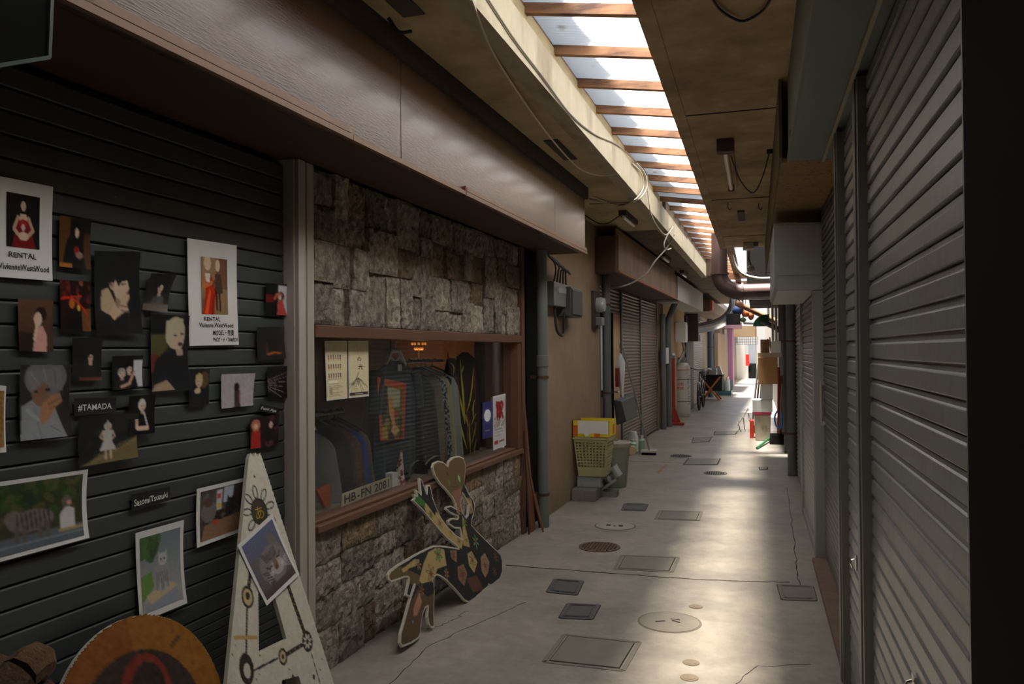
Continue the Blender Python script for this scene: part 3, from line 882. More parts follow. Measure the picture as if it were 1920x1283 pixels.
def bust(a, cx, cy, r, hair, skin=PALE, cloth=(25, 25, 28), longhair=False, look=0):
    if longhair: a.ell(cx, cy + r * .9, r * 1.25, r * 2.4, hair)
    a.poly([(cx - r * 2.3, 100), (cx - r * 1.5, cy + r * 2), (cx - r * .5, cy + r * 1.4), (cx + r * .5, cy + r * 1.4), (cx + r * 1.6, cy + r * 2), (cx + r * 2.2, 100)], cloth)
    a.poly([(cx - r * .4, cy + r * .5), (cx + r * .4, cy + r * .5), (cx + r * .5, cy + r * 1.7), (cx - r * .5, cy + r * 1.7)], tuple(c * .85 for c in skin))
    a.ell(cx, cy - r * .1, r * 1.15, r * 1.25, hair)
    a.ell(cx + look * r * .2, cy + r * .15, r * .75, r * 1.0, skin)
    a.poly([(cx - r, cy - r), (cx + r, cy - r), (cx + r * .8, cy - r * .15), (cx + r * .1, cy - r * .45), (cx - r * .8, cy + r * .1)], hair)
    for k in (-.32, .32): a.ell(cx + look * r * .25 + k * r, cy + r * .12, r * .14, r * .09, (30, 22, 20))
    a.ell(cx + look * r * .25, cy + r * .7, r * .22, r * .09, (150, 50, 50))
    return a
def figure(a, cx, top, h, cloth, hair, skin=PALE, skirt=True):
    """a standing figure"""
    r = h * .075
    a.poly([(cx - h * .12, top + h * .2), (cx + h * .12, top + h * .2), (cx + h * .1, top + h * .5), (cx + (.2 if skirt else .1) * h, top + h * .78), (cx - (.2 if skirt else .1) * h, top + h * .78), (cx - h * .1, top + h * .5)], cloth)
    for k in (-1, 1):
        a.line([(cx + k * h * .05, top + h * .75), (cx + k * h * .06, top + h)], h * .05, skin)
        a.line([(cx + k * h * .11, top + h * .22), (cx + k * h * .17, top + h * .38), (cx + k * h * .08, top + h * .48)], h * .045, skin)
    a.ell(cx, top + r * 1.1, r * 1.25, r * 1.5, hair)
    a.ell(cx, top + r * 1.35, r * .8, r * 1.05, skin)
    return a
# 1, 2: the two paper posters with handwriting
a = Art(60, 96, (14, 12, 14)); a.ell(52, 40, 24, 40, (26, 16, 16))
a.poly([(15, 100), (30, 60), (38, 45), (64, 45), (72, 62), (90, 100)], (122, 16, 22)); a.ell(50, 30, 15, 26, (20, 14, 14)); a.ell(50, 22, 8, 9.5, PALE)
a.poly([(40, 36), (60, 36), (62, 50), (38, 50)], PALE); a.line([(34, 44), (22, 66), (44, 82)], 9, SKIN); a.line([(66, 44), (80, 66), (58, 82)], 9, SKIN)
a.ell(51, 78, 15, 8, PALE); a.ell(50, 56, 14, 9, (170, 30, 34)); a.ell(50, 62, 6, 7, (200, 190, 185)); a.noise(7, 3).soft(1)
picture('white rental poster with a red-dressed sitter, cut by the left edge', [(-28, 326), (95, 351), (94, 527), (-28, 518)], a, 'poster', 'poster', inner=(.28, .14, .79, .685), text=(('RENTAL', .31, .79, .43, .075, M_INK), ('VivienneWestWood', .16, .915, .78, .085, M_INK)))
a = Art(56, 110, (150, 118, 92)); a.grad((168, 132, 104), (150, 120, 84)); a.rect(55, 0, 100, 55, (126, 88, 66)); a.rect(0, 72, 30, 100, (120, 100, 84))
a.poly([(4, 100), (16, 60), (20, 30), (34, 28), (44, 40), (54, 66), (40, 100)], (196, 44, 22)); a.poly([(10, 100), (30, 55), (36, 60), (24, 100)], (232, 96, 48)); a.poly([(34, 100), (44, 62), (50, 66), (46, 100)], (160, 30, 20))
a.ell(24, 10, 13, 13, (220, 200, 164)); a.ell(24, 14, 7, 7, PALE); a.line([(16, 30), (8, 52), (40, 44)], 8, (200, 120, 70)); a.poly([(14, 28), (34, 28), (32, 44), (18, 44)], (225, 215, 205))
a.ell(62, 13, 9, 11, (222, 204, 170)); a.ell(63, 16, 5, 6, PALE); a.poly([(52, 28), (74, 28), (82, 62), (50, 64)], (86, 66, 52)); a.line([(56, 62), (58, 90)], 7, (60, 44, 38)); a.line([(68, 62), (70, 92)], 7, (70, 52, 44)); a.line([(56, 36), (44, 48)], 6, (120, 70, 44)); a.noise(9, 5).soft(1)
picture('white rental poster with two dancers in red, hung alone on the right', [(348, 446.5), (440, 460.7), (444, 647), (352.4, 648.7)], a, 'poster', 'poster', inner=(.25, .155, .79, .70),
        text=(('RENTAL', .29, .765, .33, .055, M_INK), ('Vivienne WestWood', .19, .825, .70, .06, M_INK), ('MODEL・夜貴', .46, .90, .44, .062, M_INK), ('PHOT・H・TAMADA', .46, .965, .52, .055, M_INK)))
# the smaller photographs
a = Art(38, 60, (30, 22, 16)); a.rect(0, 0, 34, 100, (96, 60, 26)); a.rect(78, 30, 100, 100, (84, 50, 26)); a.poly([(8, 100), (24, 48), (40, 30), (70, 34), (84, 100)], (14, 13, 15)); a.ell(54, 24, 16, 17, (12, 11, 12)); a.ell(56, 30, 7, 10, PALE); a.ell(56, 66, 9, 10, (140, 26, 24)); a.ell(64, 74, 12, 7, (150, 120, 100)); a.rect(0, 92, 40, 100, (170, 110, 40)); a.noise(8, 7).soft(1)
picture('small photograph of a veiled sitter in black before brown drapes', [(108, 404), (166, 413), (165, 506), (107, 500)], a, curl=0.006)
a = Art(38, 60, (40, 18, 14)); a.blobs(26, [(120, 34, 28), (74, 24, 20), (60, 40, 60), (150, 90, 60), (30, 20, 30)], 3, 9, 4, (0, 0, 100, 45)); a.poly([(8, 100), (30, 60), (70, 60), (95, 100)], (20, 17, 20)); a.rect(70, 55, 100, 100, (140, 90, 40), .8); a.line([(5, 36), (40, 34), (70, 50), (88, 66)], 4, (220, 44, 24)); a.line([(10, 34), (70, 30)], 3, (220, 50, 30)); a.ell(38, 46, 9, 9, (196, 110, 40)); a.ell(60, 54, 6, 6, (220, 180, 70)); a.noise(16, 8).soft(1)
picture('small photograph full of red and orange blossom', [(108, 525), (166, 528), (166, 621.5), (111, 621.5)], a, curl=0.003)
a = Art(56, 100, (10, 12, 12)); a.ell(15, 15, 40, 30, (14, 26, 20)); a.poly([(0, 100), (6, 80), (30, 74), (60, 66), (84, 62), (92, 100)], (14, 14, 15)); a.poly([(12, 72), (14, 48), (30, 44), (44, 62), (46, 72), (32, 78)], (212, 184, 150)); a.ell(54, 30, 28, 22, (14, 13, 14)); a.poly([(34, 38), (48, 30), (70, 30), (77, 45), (72, 50), (68, 56), (56, 60), (44, 54)], (230, 200, 172)); a.ell(38, 40, 6, 7, (224, 190, 160)); a.poly([(30, 32), (40, 12), (70, 14), (74, 34), (62, 36), (52, 42), (46, 34), (36, 44)], (14, 13, 14)); a.poly([(28, 76), (46, 62), (60, 56), (72, 48), (78, 54), (70, 64), (74, 72), (56, 76), (40, 84)], (226, 192, 162)); a.line([(56, 72), (74, 74)], 2, (150, 110, 90)); a.line([(54, 66), (70, 67)], 2, (160, 120, 96)); a.line([(70, 51), (76, 50)], 2.5, (150, 60, 60)); a.line([(60, 40), (68, 39)], 1.6, (30, 22, 20)); a.line([(58, 36), (68, 35)], 1.4, (40, 30, 26)); a.ell(38, 41, 3, 4, (190, 140, 116)); a.poly([(44, 54), (56, 60), (50, 70), (44, 64)], (176, 140, 112)); a.line([(30, 80), (44, 100)], 1.4, (50, 50, 52)); a.line([(70, 72), (78, 100)], 1.4, (50, 50, 52)); a.line([(46, 20), (40, 34)], 1.2, (44, 42, 44)); a.line([(58, 14), (56, 30)], 1.2, (44, 42, 44)); a.noise(6, 9).soft(1)
picture('large portrait photograph of a dark-haired sitter, hand to the lips', [(172.6, 471), (256, 472.5), (260.6, 626.6), (175, 625)], a, sleeve=True, curl=0.010)
a = Art(44, 64, (96, 66, 46)); a.grad((104, 74, 54), (70, 48, 36)); a.rect(0, 64, 40, 100, (46, 34, 28)); a.ell(64, 28, 18, 14, (44, 30, 24)); a.ell(56, 38, 12, 14, PALE); a.poly([(38, 100), (50, 54), (70, 50), (82, 68), (80, 100)], (214, 160, 150)); a.line([(54, 48), (46, 76)], 9, PALE); a.noise(8, 10).soft(1)
picture('small brownish photograph of a sitter leaning on one hand', [(29.6, 560.5), (95.4, 563), (95.4, 660.6), (32, 657.6)], a)
a = Art(38, 54, (14, 15, 14)); bust(a, 62, 44, 12, (12, 11, 11)); a.ell(62, 58, 7, 6, (222, 186, 160)); a.rect(20, 93, 100, 100, (120, 66, 44)); a.noise(6, 11).soft(1)
picture('small dark photograph of a sitter with both hands at the chin', [(131.8, 634.5), (187, 633), (186, 713), (133, 714)], a, sleeve=True)
a = Art(40, 44, (30, 28, 28)); a.rect(70, 14, 100, 96, (206, 206, 214)); bust(a, 56, 38, 13, (16, 14, 14)); bust(a, 32, 52, 12, (170, 160, 158), cloth=(46, 40, 36)); a.line([(72, 50), (56, 84), (30, 92)], 9, SKIN); a.noise(7, 12).soft(1)
picture('small photograph of two sitters cheek to cheek', [(206.4, 668), (263.7, 666.5), (263, 727), (207, 732)], a)
a = Art(36, 48, (26, 25, 26)); bust(a, 56, 36, 14, (16, 13, 13), longhair=True, cloth=(84, 82, 84)); a.rect(0, 82, 100, 100, (110, 92, 78)); a.noise(10, 13).soft(1)
picture('small slanted photograph of a long-haired sitter', [(279, 512.5), (323.7, 515), (306, 585), (261.5, 581)], a, sleeve=True, curl=0.012)
a = Art(50, 96, (20, 19, 20)); a.rect(0, 26, 44, 66, (96, 92, 52)); a.ell(8, 64, 22, 12, (120, 44, 26)); a.poly([(0, 100), (10, 62), (40, 46), (82, 54), (100, 78), (100, 100)], (26, 27, 31)); a.poly([(0, 100), (8, 92), (40, 86), (60, 100)], (196, 160, 130)); a.ell(64, 24, 27, 22, (214, 200, 166)); a.ell(72, 30, 17, 17, (230, 202, 178)); a.poly([(38, 8), (84, 4), (84, 20), (62, 24), (56, 40), (40, 36)], (218, 206, 174)); a.ell(64, 27, 3.4, 1.4, (40, 30, 28)); a.ell(82, 25, 3.4, 1.4, (40, 30, 28)); a.ell(78, 39, 6, 2.4, (72, 20, 30)); a.poly([(66, 46), (86, 46), (86, 54), (68, 54)], (200, 170, 150)); a.noise(6, 14).soft(1)
picture('large photograph of a blond sitter with dark lipstick in plastic', [(279, 589.5), (349, 592.5), (349.7, 728.7), (280, 734.6)], a, sleeve=True, curl=0.010)
a = Art(38, 40, (18, 20, 20)); a.rect(46, 4, 100, 100, (206, 206, 212)); a.rect(0, 34, 30, 60, (110, 22, 22)); a.poly([(40, 100), (44, 56), (60, 46), (76, 96), (76, 100)], (186, 70, 66)); a.ell(54, 40, 14, 14, (86, 30, 26)); a.ell(52, 44, 7, 8, PALE); a.line([(32, 50), (40, 34), (58, 34)], 7, (200, 110, 90)); a.noise(7, 15).soft(1)
picture('small photograph of a figure in pink against white and black', [(495.4, 530.3), (545.8, 534.7), (545, 591.6), (496, 590.4)], a)
a = Art(38, 42, (26, 20, 15)); a.blobs(16, [(60, 34, 16), (20, 14, 12), (84, 46, 18), (40, 34, 20)], 4, 14, 6); a.poly([(30, 100), (40, 46), (66, 44), (80, 100)], (20, 16, 14)); a.line([(36, 86), (60, 80), (84, 84)], 6, (216, 110, 30)); a.line([(36, 50), (34, 86)], 3, (150, 80, 30)); a.noise(10, 16).soft(1)
picture('small very dark photograph with an orange glow', [(478.5, 614.7), (529, 612.6), (532.4, 671.5), (479.7, 674.8)], a, sleeve=True)
a = Art(30, 52, (22, 20, 18)); a.ell(74, 30, 22, 24, (110, 78, 44)); bust(a, 50, 32, 16, (214, 192, 140), cloth=(20, 20, 22)); a.ell(44, 60, 16, 8, PALE); a.noise(7, 17).soft(1)
picture('small photograph of a blond sitter in a black top', [(351, 693), (389.4, 691.7), (388, 759), (350, 762)], a, sleeve=True)
a = Art(46, 46, (176, 168, 172)); a.noise(8, 18, 3); a.ell(46, 40, 8, 13, (26, 20, 20)); a.poly([(38, 100), (40, 50), (56, 50), (58, 100)], (66, 54, 48)); a.line([(57, 56), (56, 84)], 5, (150, 120, 104)); a.noise(6, 19).soft(1)
picture('small photograph of a dark figure before a pale wall', [(412, 702), (474.7, 700), (470.8, 760), (412, 766.6)], a)
a = Art(42, 44, (22, 23, 25))
for k in range(6): a.line([(4, 42 + 5 * k), (78 - 6 * k, 16 + 16 * k)], 1.6, (150, 128, 124))
for k in range(4): a.line([(6 + 22 * k, 34 - 3 * k), (6 + 22 * k, 76 + 4 * k)], 1.3, (96, 84, 84))
a.ell(86, 40, 7, 30, (40, 46, 58)); a.noise(7, 20)
picture('small black photograph crossed by pale lines', [(497, 688.7), (550, 685.7), (549.6, 745), (499, 748)], a)
picture('small tilted black name card lettered in white', [(486, 757.6), (524, 766.6), (518.6, 777), (481, 770)], None, 'name_card', 'card', paper=M_BLACKPAPER, text=(('Fumi Aya', .1, .72, .75, .6, M_WHITEINK),), curl=0.002)
a = Art(40, 42, (40, 22, 26)); a.blobs(22, [(20, 14, 18), (96, 50, 54), (70, 28, 32), (30, 20, 28)], 5, 14, 21); a.poly([(0, 100), (6, 50), (20, 30), (34, 50), (36, 100)], (170, 44, 40)); a.ell(20, 26, 15, 20, (190, 120, 90)); a.ell(20, 30, 7, 9, PALE); a.ell(72, 30, 7, 12, (200, 170, 160)); a.line([(64, 50), (62, 90)], 5, (20, 15, 18)); a.noise(14, 22).soft(1)
picture('small reddish photograph under the tilted name card', [(465, 784.5), (520.4, 777), (518.6, 835.5), (466.6, 842)], a)
a = Art(62, 90, (40, 34, 32)); a.poly([(0, 100), (4, 55), (30, 44), (66, 50), (90, 100)], (158, 160, 164)); a.ell(50, 18, 42, 26, (132, 128, 128)); a.ell(40, 38, 17, 18, (150, 108, 86)); a.poly([(10, 8), (80, 4), (86, 36), (60, 30), (46, 24), (24, 36)], (142, 138, 138)); a.poly([(36, 72), (44, 52), (62, 42), (80, 38), (86, 50), (70, 60), (58, 74), (42, 82)], (190, 136, 98)); a.line([(56, 54), (82, 46)], 1.5, (120, 80, 56)); a.line([(58, 60), (78, 56)], 1.5, (120, 80, 56)); a.ell(55, 34, 5, 2, (24, 18, 18)); a.ell(32, 36, 4, 1.8, (30, 22, 20)); a.line([(20, 10), (36, 26)], 1.5, (170, 168, 168)); a.line([(44, 6), (52, 22)], 1.5, (172, 170, 170)); a.line([(66, 8), (70, 26)], 1.5, (100, 96, 96)); a.line([(30, 60), (40, 100)], 1.4, (120, 122, 126)); a.line([(14, 60), (36, 74)], 6, (176, 178, 182)); a.line([(60, 84), (76, 92)], 1.4, (110, 108, 108)); a.noise(8, 23).soft(1)
picture('large photograph of a silver-haired sitter in white, hand over face', [(33, 684.6), (126, 684.6), (127, 817), (33, 827)], a, sleeve=True, curl=0.012)
a = Art(20, 50, (150, 110, 60)).noise(20, 24, 2)
picture('white-bordered photograph mostly beyond the left edge', [(-40, 718), (7, 724), (7, 848), (-40, 853)], a, border=.08)
picture('black name card lettered #TAMADA', [(136, 746.8), (215, 745), (215, 773), (136, 781)], None, 'name_card', 'card', paper=M_BLACKPAPER, text=(('#TAMADA', .08, .72, .80, .5, M_WHITEINK),), curl=0.002)
a = Art(68, 56, (30, 29, 26)); a.blobs(24, [(24, 24, 22), (44, 42, 36), (36, 36, 30)], 6, 16, 25); a.poly([(0, 100), (30, 86), (70, 72), (100, 54), (100, 100)], (128, 112, 70))
for k in range(26): a.line([(20 + 3 * k, 98 - 1.4 * k), (26 + 3 * k, 84 - 1.5 * k)], 1.0, (176, 156, 104))
figure(a, 48, 18, 74, (214, 212, 208), (226, 222, 218)); a.poly([(44, 24), (47, 6), (50, 24)], (210, 208, 204)); a.noise(8, 26).soft(1)
picture('wide photograph of a white-clad figure in dry grass', [(142.5, 781), (252, 774.6), (251.5, 856.5), (143, 876)], a, sleeve=True, curl=0.008, h0=0.009)
a = Art(34, 52, (22, 22, 22)); bust(a, 50, 26, 13, (216, 212, 206), cloth=(20, 20, 22), look=1); a.line([(28, 56), (30, 84), (72, 84)], 11, PALE); a.line([(58, 44), (70, 76)], 7, (205, 202, 198)); a.noise(6, 27).soft(1)
picture('small photograph of a white-haired sitter in black', [(235, 743.5), (284, 739.6), (283, 812), (236, 816)], a, h0=0.013)
# cats
TAB, TABD = (120, 112, 106), (60, 55, 52)
a = Art(84, 62, (52, 62, 40)); a.grad((44, 66, 34), (70, 62, 46)); a.blobs(40, [(40, 70, 30), (60, 84, 40), (36, 50, 30), (86, 84, 50)], 3, 10, 28, (0, 0, 100, 55)); a.rect(0, 78, 100, 100, (96, 104, 112)); a.rect(0, 88, 100, 91, (150, 156, 160))
a.ell(40, 58, 26, 16, TAB); a.ell(20, 50, 9, 11, TAB)
for k in range(8): a.line([(24 + 5 * k, 46), (26 + 5 * k, 70)], 1.8, TABD)
for k in (24, 32, 50, 58): a.line([(k, 66), (k, 84)], 5, (100, 92, 86))
a.poly([(72, 82), (73, 58), (80, 46), (90, 52), (90, 82)], (206, 204, 200)); a.ell(81, 40, 6, 9, (110, 100, 94)); a.ell(84, 42, 3, 4, (206, 150, 140)); a.rect(70, 80, 100, 86, (176, 150, 110)); a.noise(9, 29).soft(1)
picture('large white-bordered photograph of two cats by a verge', [(-28, 907), (158, 880), (160.5, 1008), (-28, 1060)], a, border=.055, curl=0.010)
a = Art(60, 110, (120, 134, 148)); a.grad((104, 122, 134), (176, 170, 160)); a.blobs(20, [(40, 84, 40), (60, 100, 50), (34, 66, 36)], 4, 13, 30, (0, 0, 42, 26)); a.poly([(0, 52), (26, 48), (30, 70), (0, 86)], (96, 138, 64)); a.poly([(8, 90), (80, 74), (100, 100), (8, 100)], (150, 156, 166)); a.poly([(10, 78), (70, 70), (90, 78), (20, 92)], (200, 178, 140))
a.ell(52, 58, 19, 21, (150, 152, 156)); a.ell(54, 36, 11, 9, (186, 188, 188)); a.poly([(44, 32), (44, 24), (50, 29)], (176, 178, 178)); a.poly([(58, 29), (65, 24), (64, 33)], (176, 178, 178)); a.ell(50, 36, 1.6, 1.8, (30, 30, 30)); a.ell(58, 36, 1.6, 1.8, (30, 30, 30)); a.ell(54, 39.5, 1.6, 1.0, (190, 120, 120))
for k in range(6): a.line([(38 + 5 * k, 52), (38 + 5.5 * k, 76)], 1.6, (96, 98, 104))
for k in (46, 58): a.line([(k, 70), (k - 1, 80)], 5, (176, 176, 178))
a.noise(7, 31).soft(1)
picture('tall white-bordered photograph of a pale cat on a path', [(249.7, 999.7), (338.3, 974.6), (344.7, 1130.5), (258.7, 1167.5)], a, border=.075, curl=0.010)
a = Art(60, 72, (62, 56, 52)); a.blobs(30, [(40, 36, 36), (84, 76, 70), (110, 104, 100), (56, 44, 40)], 4, 12, 32, (0, 15, 100, 75)); a.rect(36, 4, 50, 46, (196, 198, 204)); a.rect(54, 2, 76, 34, (186, 196, 208)); a.rect(39, 12, 46, 22, (196, 60, 66)); a.rect(40, 32, 48, 42, (226, 190, 50)); a.poly([(0, 100), (10, 70), (100, 62), (100, 100)], (150, 116, 88)); a.ell(20, 44, 18, 22, TAB); a.ell(18, 26, 10, 9, (90, 66, 56)); a.ell(70, 46, 10, 20, (46, 42, 42)); a.poly([(62, 30), (64, 20), (68, 28), (74, 28), (77, 20), (78, 32)], (46, 42, 42)); a.rect(30, 64, 42, 74, (196, 70, 60)); a.noise(14, 33).soft(1)
picture('white-bordered photograph of cats on a shopping street', [(365.5, 917), (458.8, 894.6), (452, 995), (365.5, 1027.6)], a, border=.07, curl=0.008)
picture('black name card with long white handwriting above the pale cat', [(243.6, 928), (316, 911.8), (317, 937), (244, 959.5)], None, 'name_card', 'card', paper=M_BLACKPAPER, text=(('SatomiTsuzuki', .06, .74, .86, .55, M_WHITEINK),), curl=0.002)

# ------------------------------------------------------------------ display window
WIN = bpy.data.objects.new('window_1', None); COL.objects.link(WIN)
WIN['kind'] = 'structure'; WIN['label'] = 'brown framed display window in the stone front'
WIN.location = W('L', -2.09, 3.17, 0.68); WIN.rotation_euler = (0, 0, -ANG['L']); BASE[WIN.name] = (-2.09, 3.17, 0.68)
MB().box(-2.16, -2.03, 3.17, 6.22, 1.575, 1.632).build('top_rail', M_FRAME, WIN, bevel=0.003)
MB().box(-2.16, -2.02, 3.17, 6.22, 0.672, 0.705).box(-2.16, -2.055, 3.17, 6.22, 0.705, 0.72).build('sill', M_FRAME, WIN, bevel=0.003)
MB().box(-2.32, -2.04, 6.13, 6.22, 0.70, 1.58).build('jamb', M_FRAME, WIN, bevel=0.003)
MB().box(-2.16, -2.09, 3.17, 3.20, 0.70, 1.58).build('jamb', M_FRAME, WIN)
M_GLASS = glass_mat('shop_glass', (244, 246, 245), refl=2.2, alpha=0.03, diff=(150, 150, 145))
MB().quad((-2.10, 3.18, 0.71), (-2.10, 6.14, 0.71), (-2.10, 6.14, 1.58), (-2.10, 3.18, 1.58)).build('pane', M_GLASS, WIN)
M_IN = mat('interior_brown', (74, 62, 52), 0.9, var=0.12, vscale=3)
struct(MB().box(-3.3, -3.25, 3.1, 6.35, 0.3, 2.3).box(-3.3, -2.3, 3.02, 3.1, 0.3, 2.3).box(-3.3, -2.3, 6.24, 6.35, 0.3, 2.3).box(-3.3, -2.3, 3.1, 6.3, 2.2, 2.3).box(-3.3, -2.3, 3.1, 6.3, 0.3, 0.40), 'wall_left_interior', M_IN, 'L', 'dim interior behind the display window', base=(-3.3, 3.1, 0.3))
struct(MB().box(-2.62, -2.12, 3.17, 6.24, 0.69, 0.705), 'trim_6', mat('display_shelf', (150, 140, 120), 0.7), 'L', 'display shelf inside the window', base=(-2.6, 3.17, 0.69))
MB().box(-3.22, -2.45, 6.215, 6.235, 1.30, 2.19).build('panel', mat('warm_panel', (150, 98, 54), 0.7, var=0.1), bpy.data.objects['wall_left_interior'])
# hanging lamp with amber beads inside the shop
cs, cz = on_x('L', 785, 640, -2.75)
LM = thing('pendant_lamp', 'small amber beaded lamp glowing inside the shop window', 'lamp', 'L', (-2.75, cs, cz))
MB().tube([(-2.75, cs, cz + .1), (-2.75, cs, 2.2)], 0.004, 6).build('cord', M_BLACK, LM)
_am = mat('amber_beads', (255, 170, 70), 0.4, emit=0.35)
for j, (r, z) in enumerate(((0.085, 0.06), (0.075, 0.02), (0.055, -0.02), (0.03, -0.06))):
    mb = MB()
    for k in range(10):
        an = 2 * PI * k / 10 + j
        mb.ball((-2.75 + r * math.cos(an), cs + r * math.sin(an), cz + z), 0.011, n=4, m=6)
    mb.build('bead_ring', _am, LM)
MB().tube([(-2.75, cs, cz - .06), (-2.75, cs, cz - .17)], 0.006, 6).build('finial', mat('brass_dark', (120, 90, 40), 0.4, metal=0.8), LM)
_ld = bpy.data.lights.new('lamp_bulb', 'POINT'); _ld.energy = 2.0; _ld.color = (1.0, 0.66, 0.34); _ld.shadow_soft_size = 0.06
_lo = bpy.data.objects.new('lamp_bulb', _ld); COL.objects.link(_lo); _lo.parent = LM; _lo.location = (0, 0, -0.1)
# clothes
def cloth(name, rgb, **k): return mat(name, rgb, 0.9, var=k.pop('var', 0.12), vscale=k.pop('vscale', 12), spec=0.2, **k)
def garment_fn(c, ztop, zbot, hw, th, facing, seed, flare=0.06):
    """ring surface of a hung garment; c = (n, s)"""
    r = random.Random(seed); ph = r.uniform(0, 6)
    def f(a, t):
        z = ztop + (zbot - ztop) * t
        d = ztop - z
        sh = min(1.0, d / 0.075)
        w = 0.055 + (hw - 0.055) * (sh ** 0.55) + flare * max(0, t - .1)
        g = th * (0.35 + 0.65 * min(1, d / 0.2)) * (1 + .25 * math.sin(5 * a + ph))
        x = w * math.copysign(abs(math.cos(a)) ** 0.7, math.cos(a)); y = g * math.sin(a) + 0.010 * t * math.sin(3 * x * 20 + ph)
        return (c[0] + y, c[1] + x, z) if facing else (c[0] + x, c[1] + y, z)
    return f
def ring_mesh(mb, f, seg=22, rows=12):
    vs = [f(2 * PI * k / seg, j / rows) for j in range(rows + 1) for k in range(seg)]
    fs = [(j * seg + k, (j + 1) * seg + k, (j + 1) * seg + (k + 1) % seg, j * seg + (k + 1) % seg) for j in range(rows) for k in range(seg)]
    fs.append(tuple(range(seg))); fs.append(tuple(range((rows + 1) * seg - 1, rows * seg - 1, -1)))
    mb.add(vs, fs)
def hung(label, c, ztop, zbot, hw, material, facing=False, seed=1, th=0.03, name='hung_garment', sleeve=True, hook=True, group=None, hangmat=None):
    t = thing(name, label, 'garment', 'L', (c[0], c[1], zbot), group)
    mb = MB(); ring_mesh(mb, garment_fn(c, ztop, zbot, hw, th, facing, seed)); mb.build('body', material, t, smooth=True)
    if sleeve:
        for k in (-1, 1):
            x = k * (hw - 0.02)
            p = [(0, ztop - .055), (k * .03, ztop - .2), (k * .045, ztop - .42)]
            pts = [((c[0] + .012, c[1] + x + a, z) if facing else (c[0] + x + a, c[1] - .012, z)) for a, z in p]
            MB().tube(pts, [0.05, 0.05, 0.045], 10).build('sleeve', material, t, smooth=True)
    if hook:
        h = hangmat or mat('hanger_black', (30, 30, 32), 0.5)
        ax = (lambda a, z: (c[0], c[1] + a, z)) if facing else (lambda a, z: (c[0] + a, c[1], z))
        mb = MB().tube([ax(-.15, ztop - .03), ax(0, ztop + .035), ax(.15, ztop - .03)], 0.008, 6)
        mb.tube([ax(0, ztop + .035), ax(0, ztop + .07), ax(.02, ztop + .09), ax(.028, ztop + .075)], 0.004, 6)
        mb.build('hanger', h, t)
    return t
def street_edge(u, v, n=-2.17): return on_x('L', u, v, n)
# rails
single(MB().tube([(-2.38, 3.25, 1.17), (-2.38, 4.0, 1.17)], 0.011, 8), 'clothes_rail', 'low clothes rail at the left of the display window', 'rail', M_STEEL, 'L', (-2.38, 3.25, 1.17))
single(MB().tube([(-2.38, 4.6, 1.44), (-2.38, 5.4, 1.44)], 0.011, 8), 'clothes_rail', 'higher clothes rail at the right of the display window', 'rail', M_STEEL, 'L', (-2.38, 4.6, 1.44))
for (u, v, lab, mt, sd) in ((632, 808, 'grey garment in a clear bag at the left end of the low rail', cloth('bag_grey', (150, 152, 156)), 1),
                            (664, 806, 'dark charcoal garment on the low rail behind the bagged one', cloth('charcoal', (84, 82, 88)), 2),
                            (678, 808, 'brown checked garment on the low rail', cloth('brown_check', (140, 108, 92), rgb2=(96, 76, 72), vscale2=60), 3),
                            (690, 806, 'royal blue garment on the low rail', cloth('royal_blue', (58, 88, 160)), 4),
                            (697, 812, 'khaki edged garment at the right end of the low rail', cloth('khaki', (126, 110, 84)), 5)):
    s, z = street_edge(u, v)
    hung(lab, (-2.38, s), 1.10, 0.73, 0.19, mt, seed=sd, th=0.012, sleeve=False, group='garments on the low rail')
for (u, v, lab, mt, sd) in ((792, 712, 'black jacket on the higher rail beside the picture shirt', cloth('black_jacket', (28, 28, 32)), 6),
                            (818, 716, 'dark green jacket on the higher rail', cloth('dark_green', (70, 72, 64)), 7),
                            (832, 720, 'olive grey jacket on the higher rail', cloth('olive_grey', (150, 138, 118)), 8),
                            (842, 728, 'blue and white floral shirt on the higher rail', cloth('floral', (66, 74, 96), rgb2=(206, 206, 208), vscale2=55, thr=(.46, .54)), 9),
                            (850, 732, 'cream striped shirt on the higher rail', cloth('cream', (206, 200, 156)), 10),
                            (862, 742, 'pale grey shirt at the end of the higher rail', cloth('pale_grey', (186, 190, 190)), 11)):
    s, z = street_edge(u, v)
    hung(lab, (-2.38, s), 1.37, 0.73, 0.19, mt, seed=sd, th=0.014, sleeve=False, group='garments on the higher rail')
# picture shirt, facing the street
_pn = -2.22
h0 = on_x('L', 733, 672, _pn); l0 = on_x('L', 700, 690, _pn); r0 = on_x('L', 778, 700, _pn)
cS = (l0[0] + r0[0]) / 2
TS = thing('picture_shirt', 'dark navy shirt with an orange-framed picture on its front', 'shirt', 'L', (_pn, cS, 0.73))
mb = MB(); ring_mesh(mb, garment_fn((_pn, cS), 1.45, 0.74, 0.27, 0.03, True, 21, 0.0), 28, 14); M_NAVY = cloth('navy', (34, 52, 62)); mb.build('body', M_NAVY, TS, smooth=True)
for k in (-1, 1):
    MB().tube([(_pn, cS + k * .23, 1.385), (_pn + .01, cS + k * .27, 1.27), (_pn + .01, cS + k * .285, 1.15)], [0.05, 0.045, 0.04], 12).build('sleeve', M_NAVY, TS, smooth=True)
M_HANG = mat('white_hanger', (214, 210, 198), 0.4)
mb = MB().tube([(_pn, cS - .13, 1.43), (_pn, cS - .05, 1.51), (_pn, cS + .05, 1.51), (_pn, cS + .13, 1.425)], 0.014, 8)
mb.tube([(_pn, cS, 1.51), (_pn, cS, 1.555), (_pn, cS + .02, 1.565)], 0.007, 6); mb.tube([(_pn, cS - .05, 1.47), (_pn, cS, 1.44), (_pn, cS + .05, 1.47)], 0.008, 6); mb.build('hanger', M_HANG, TS, smooth=True)
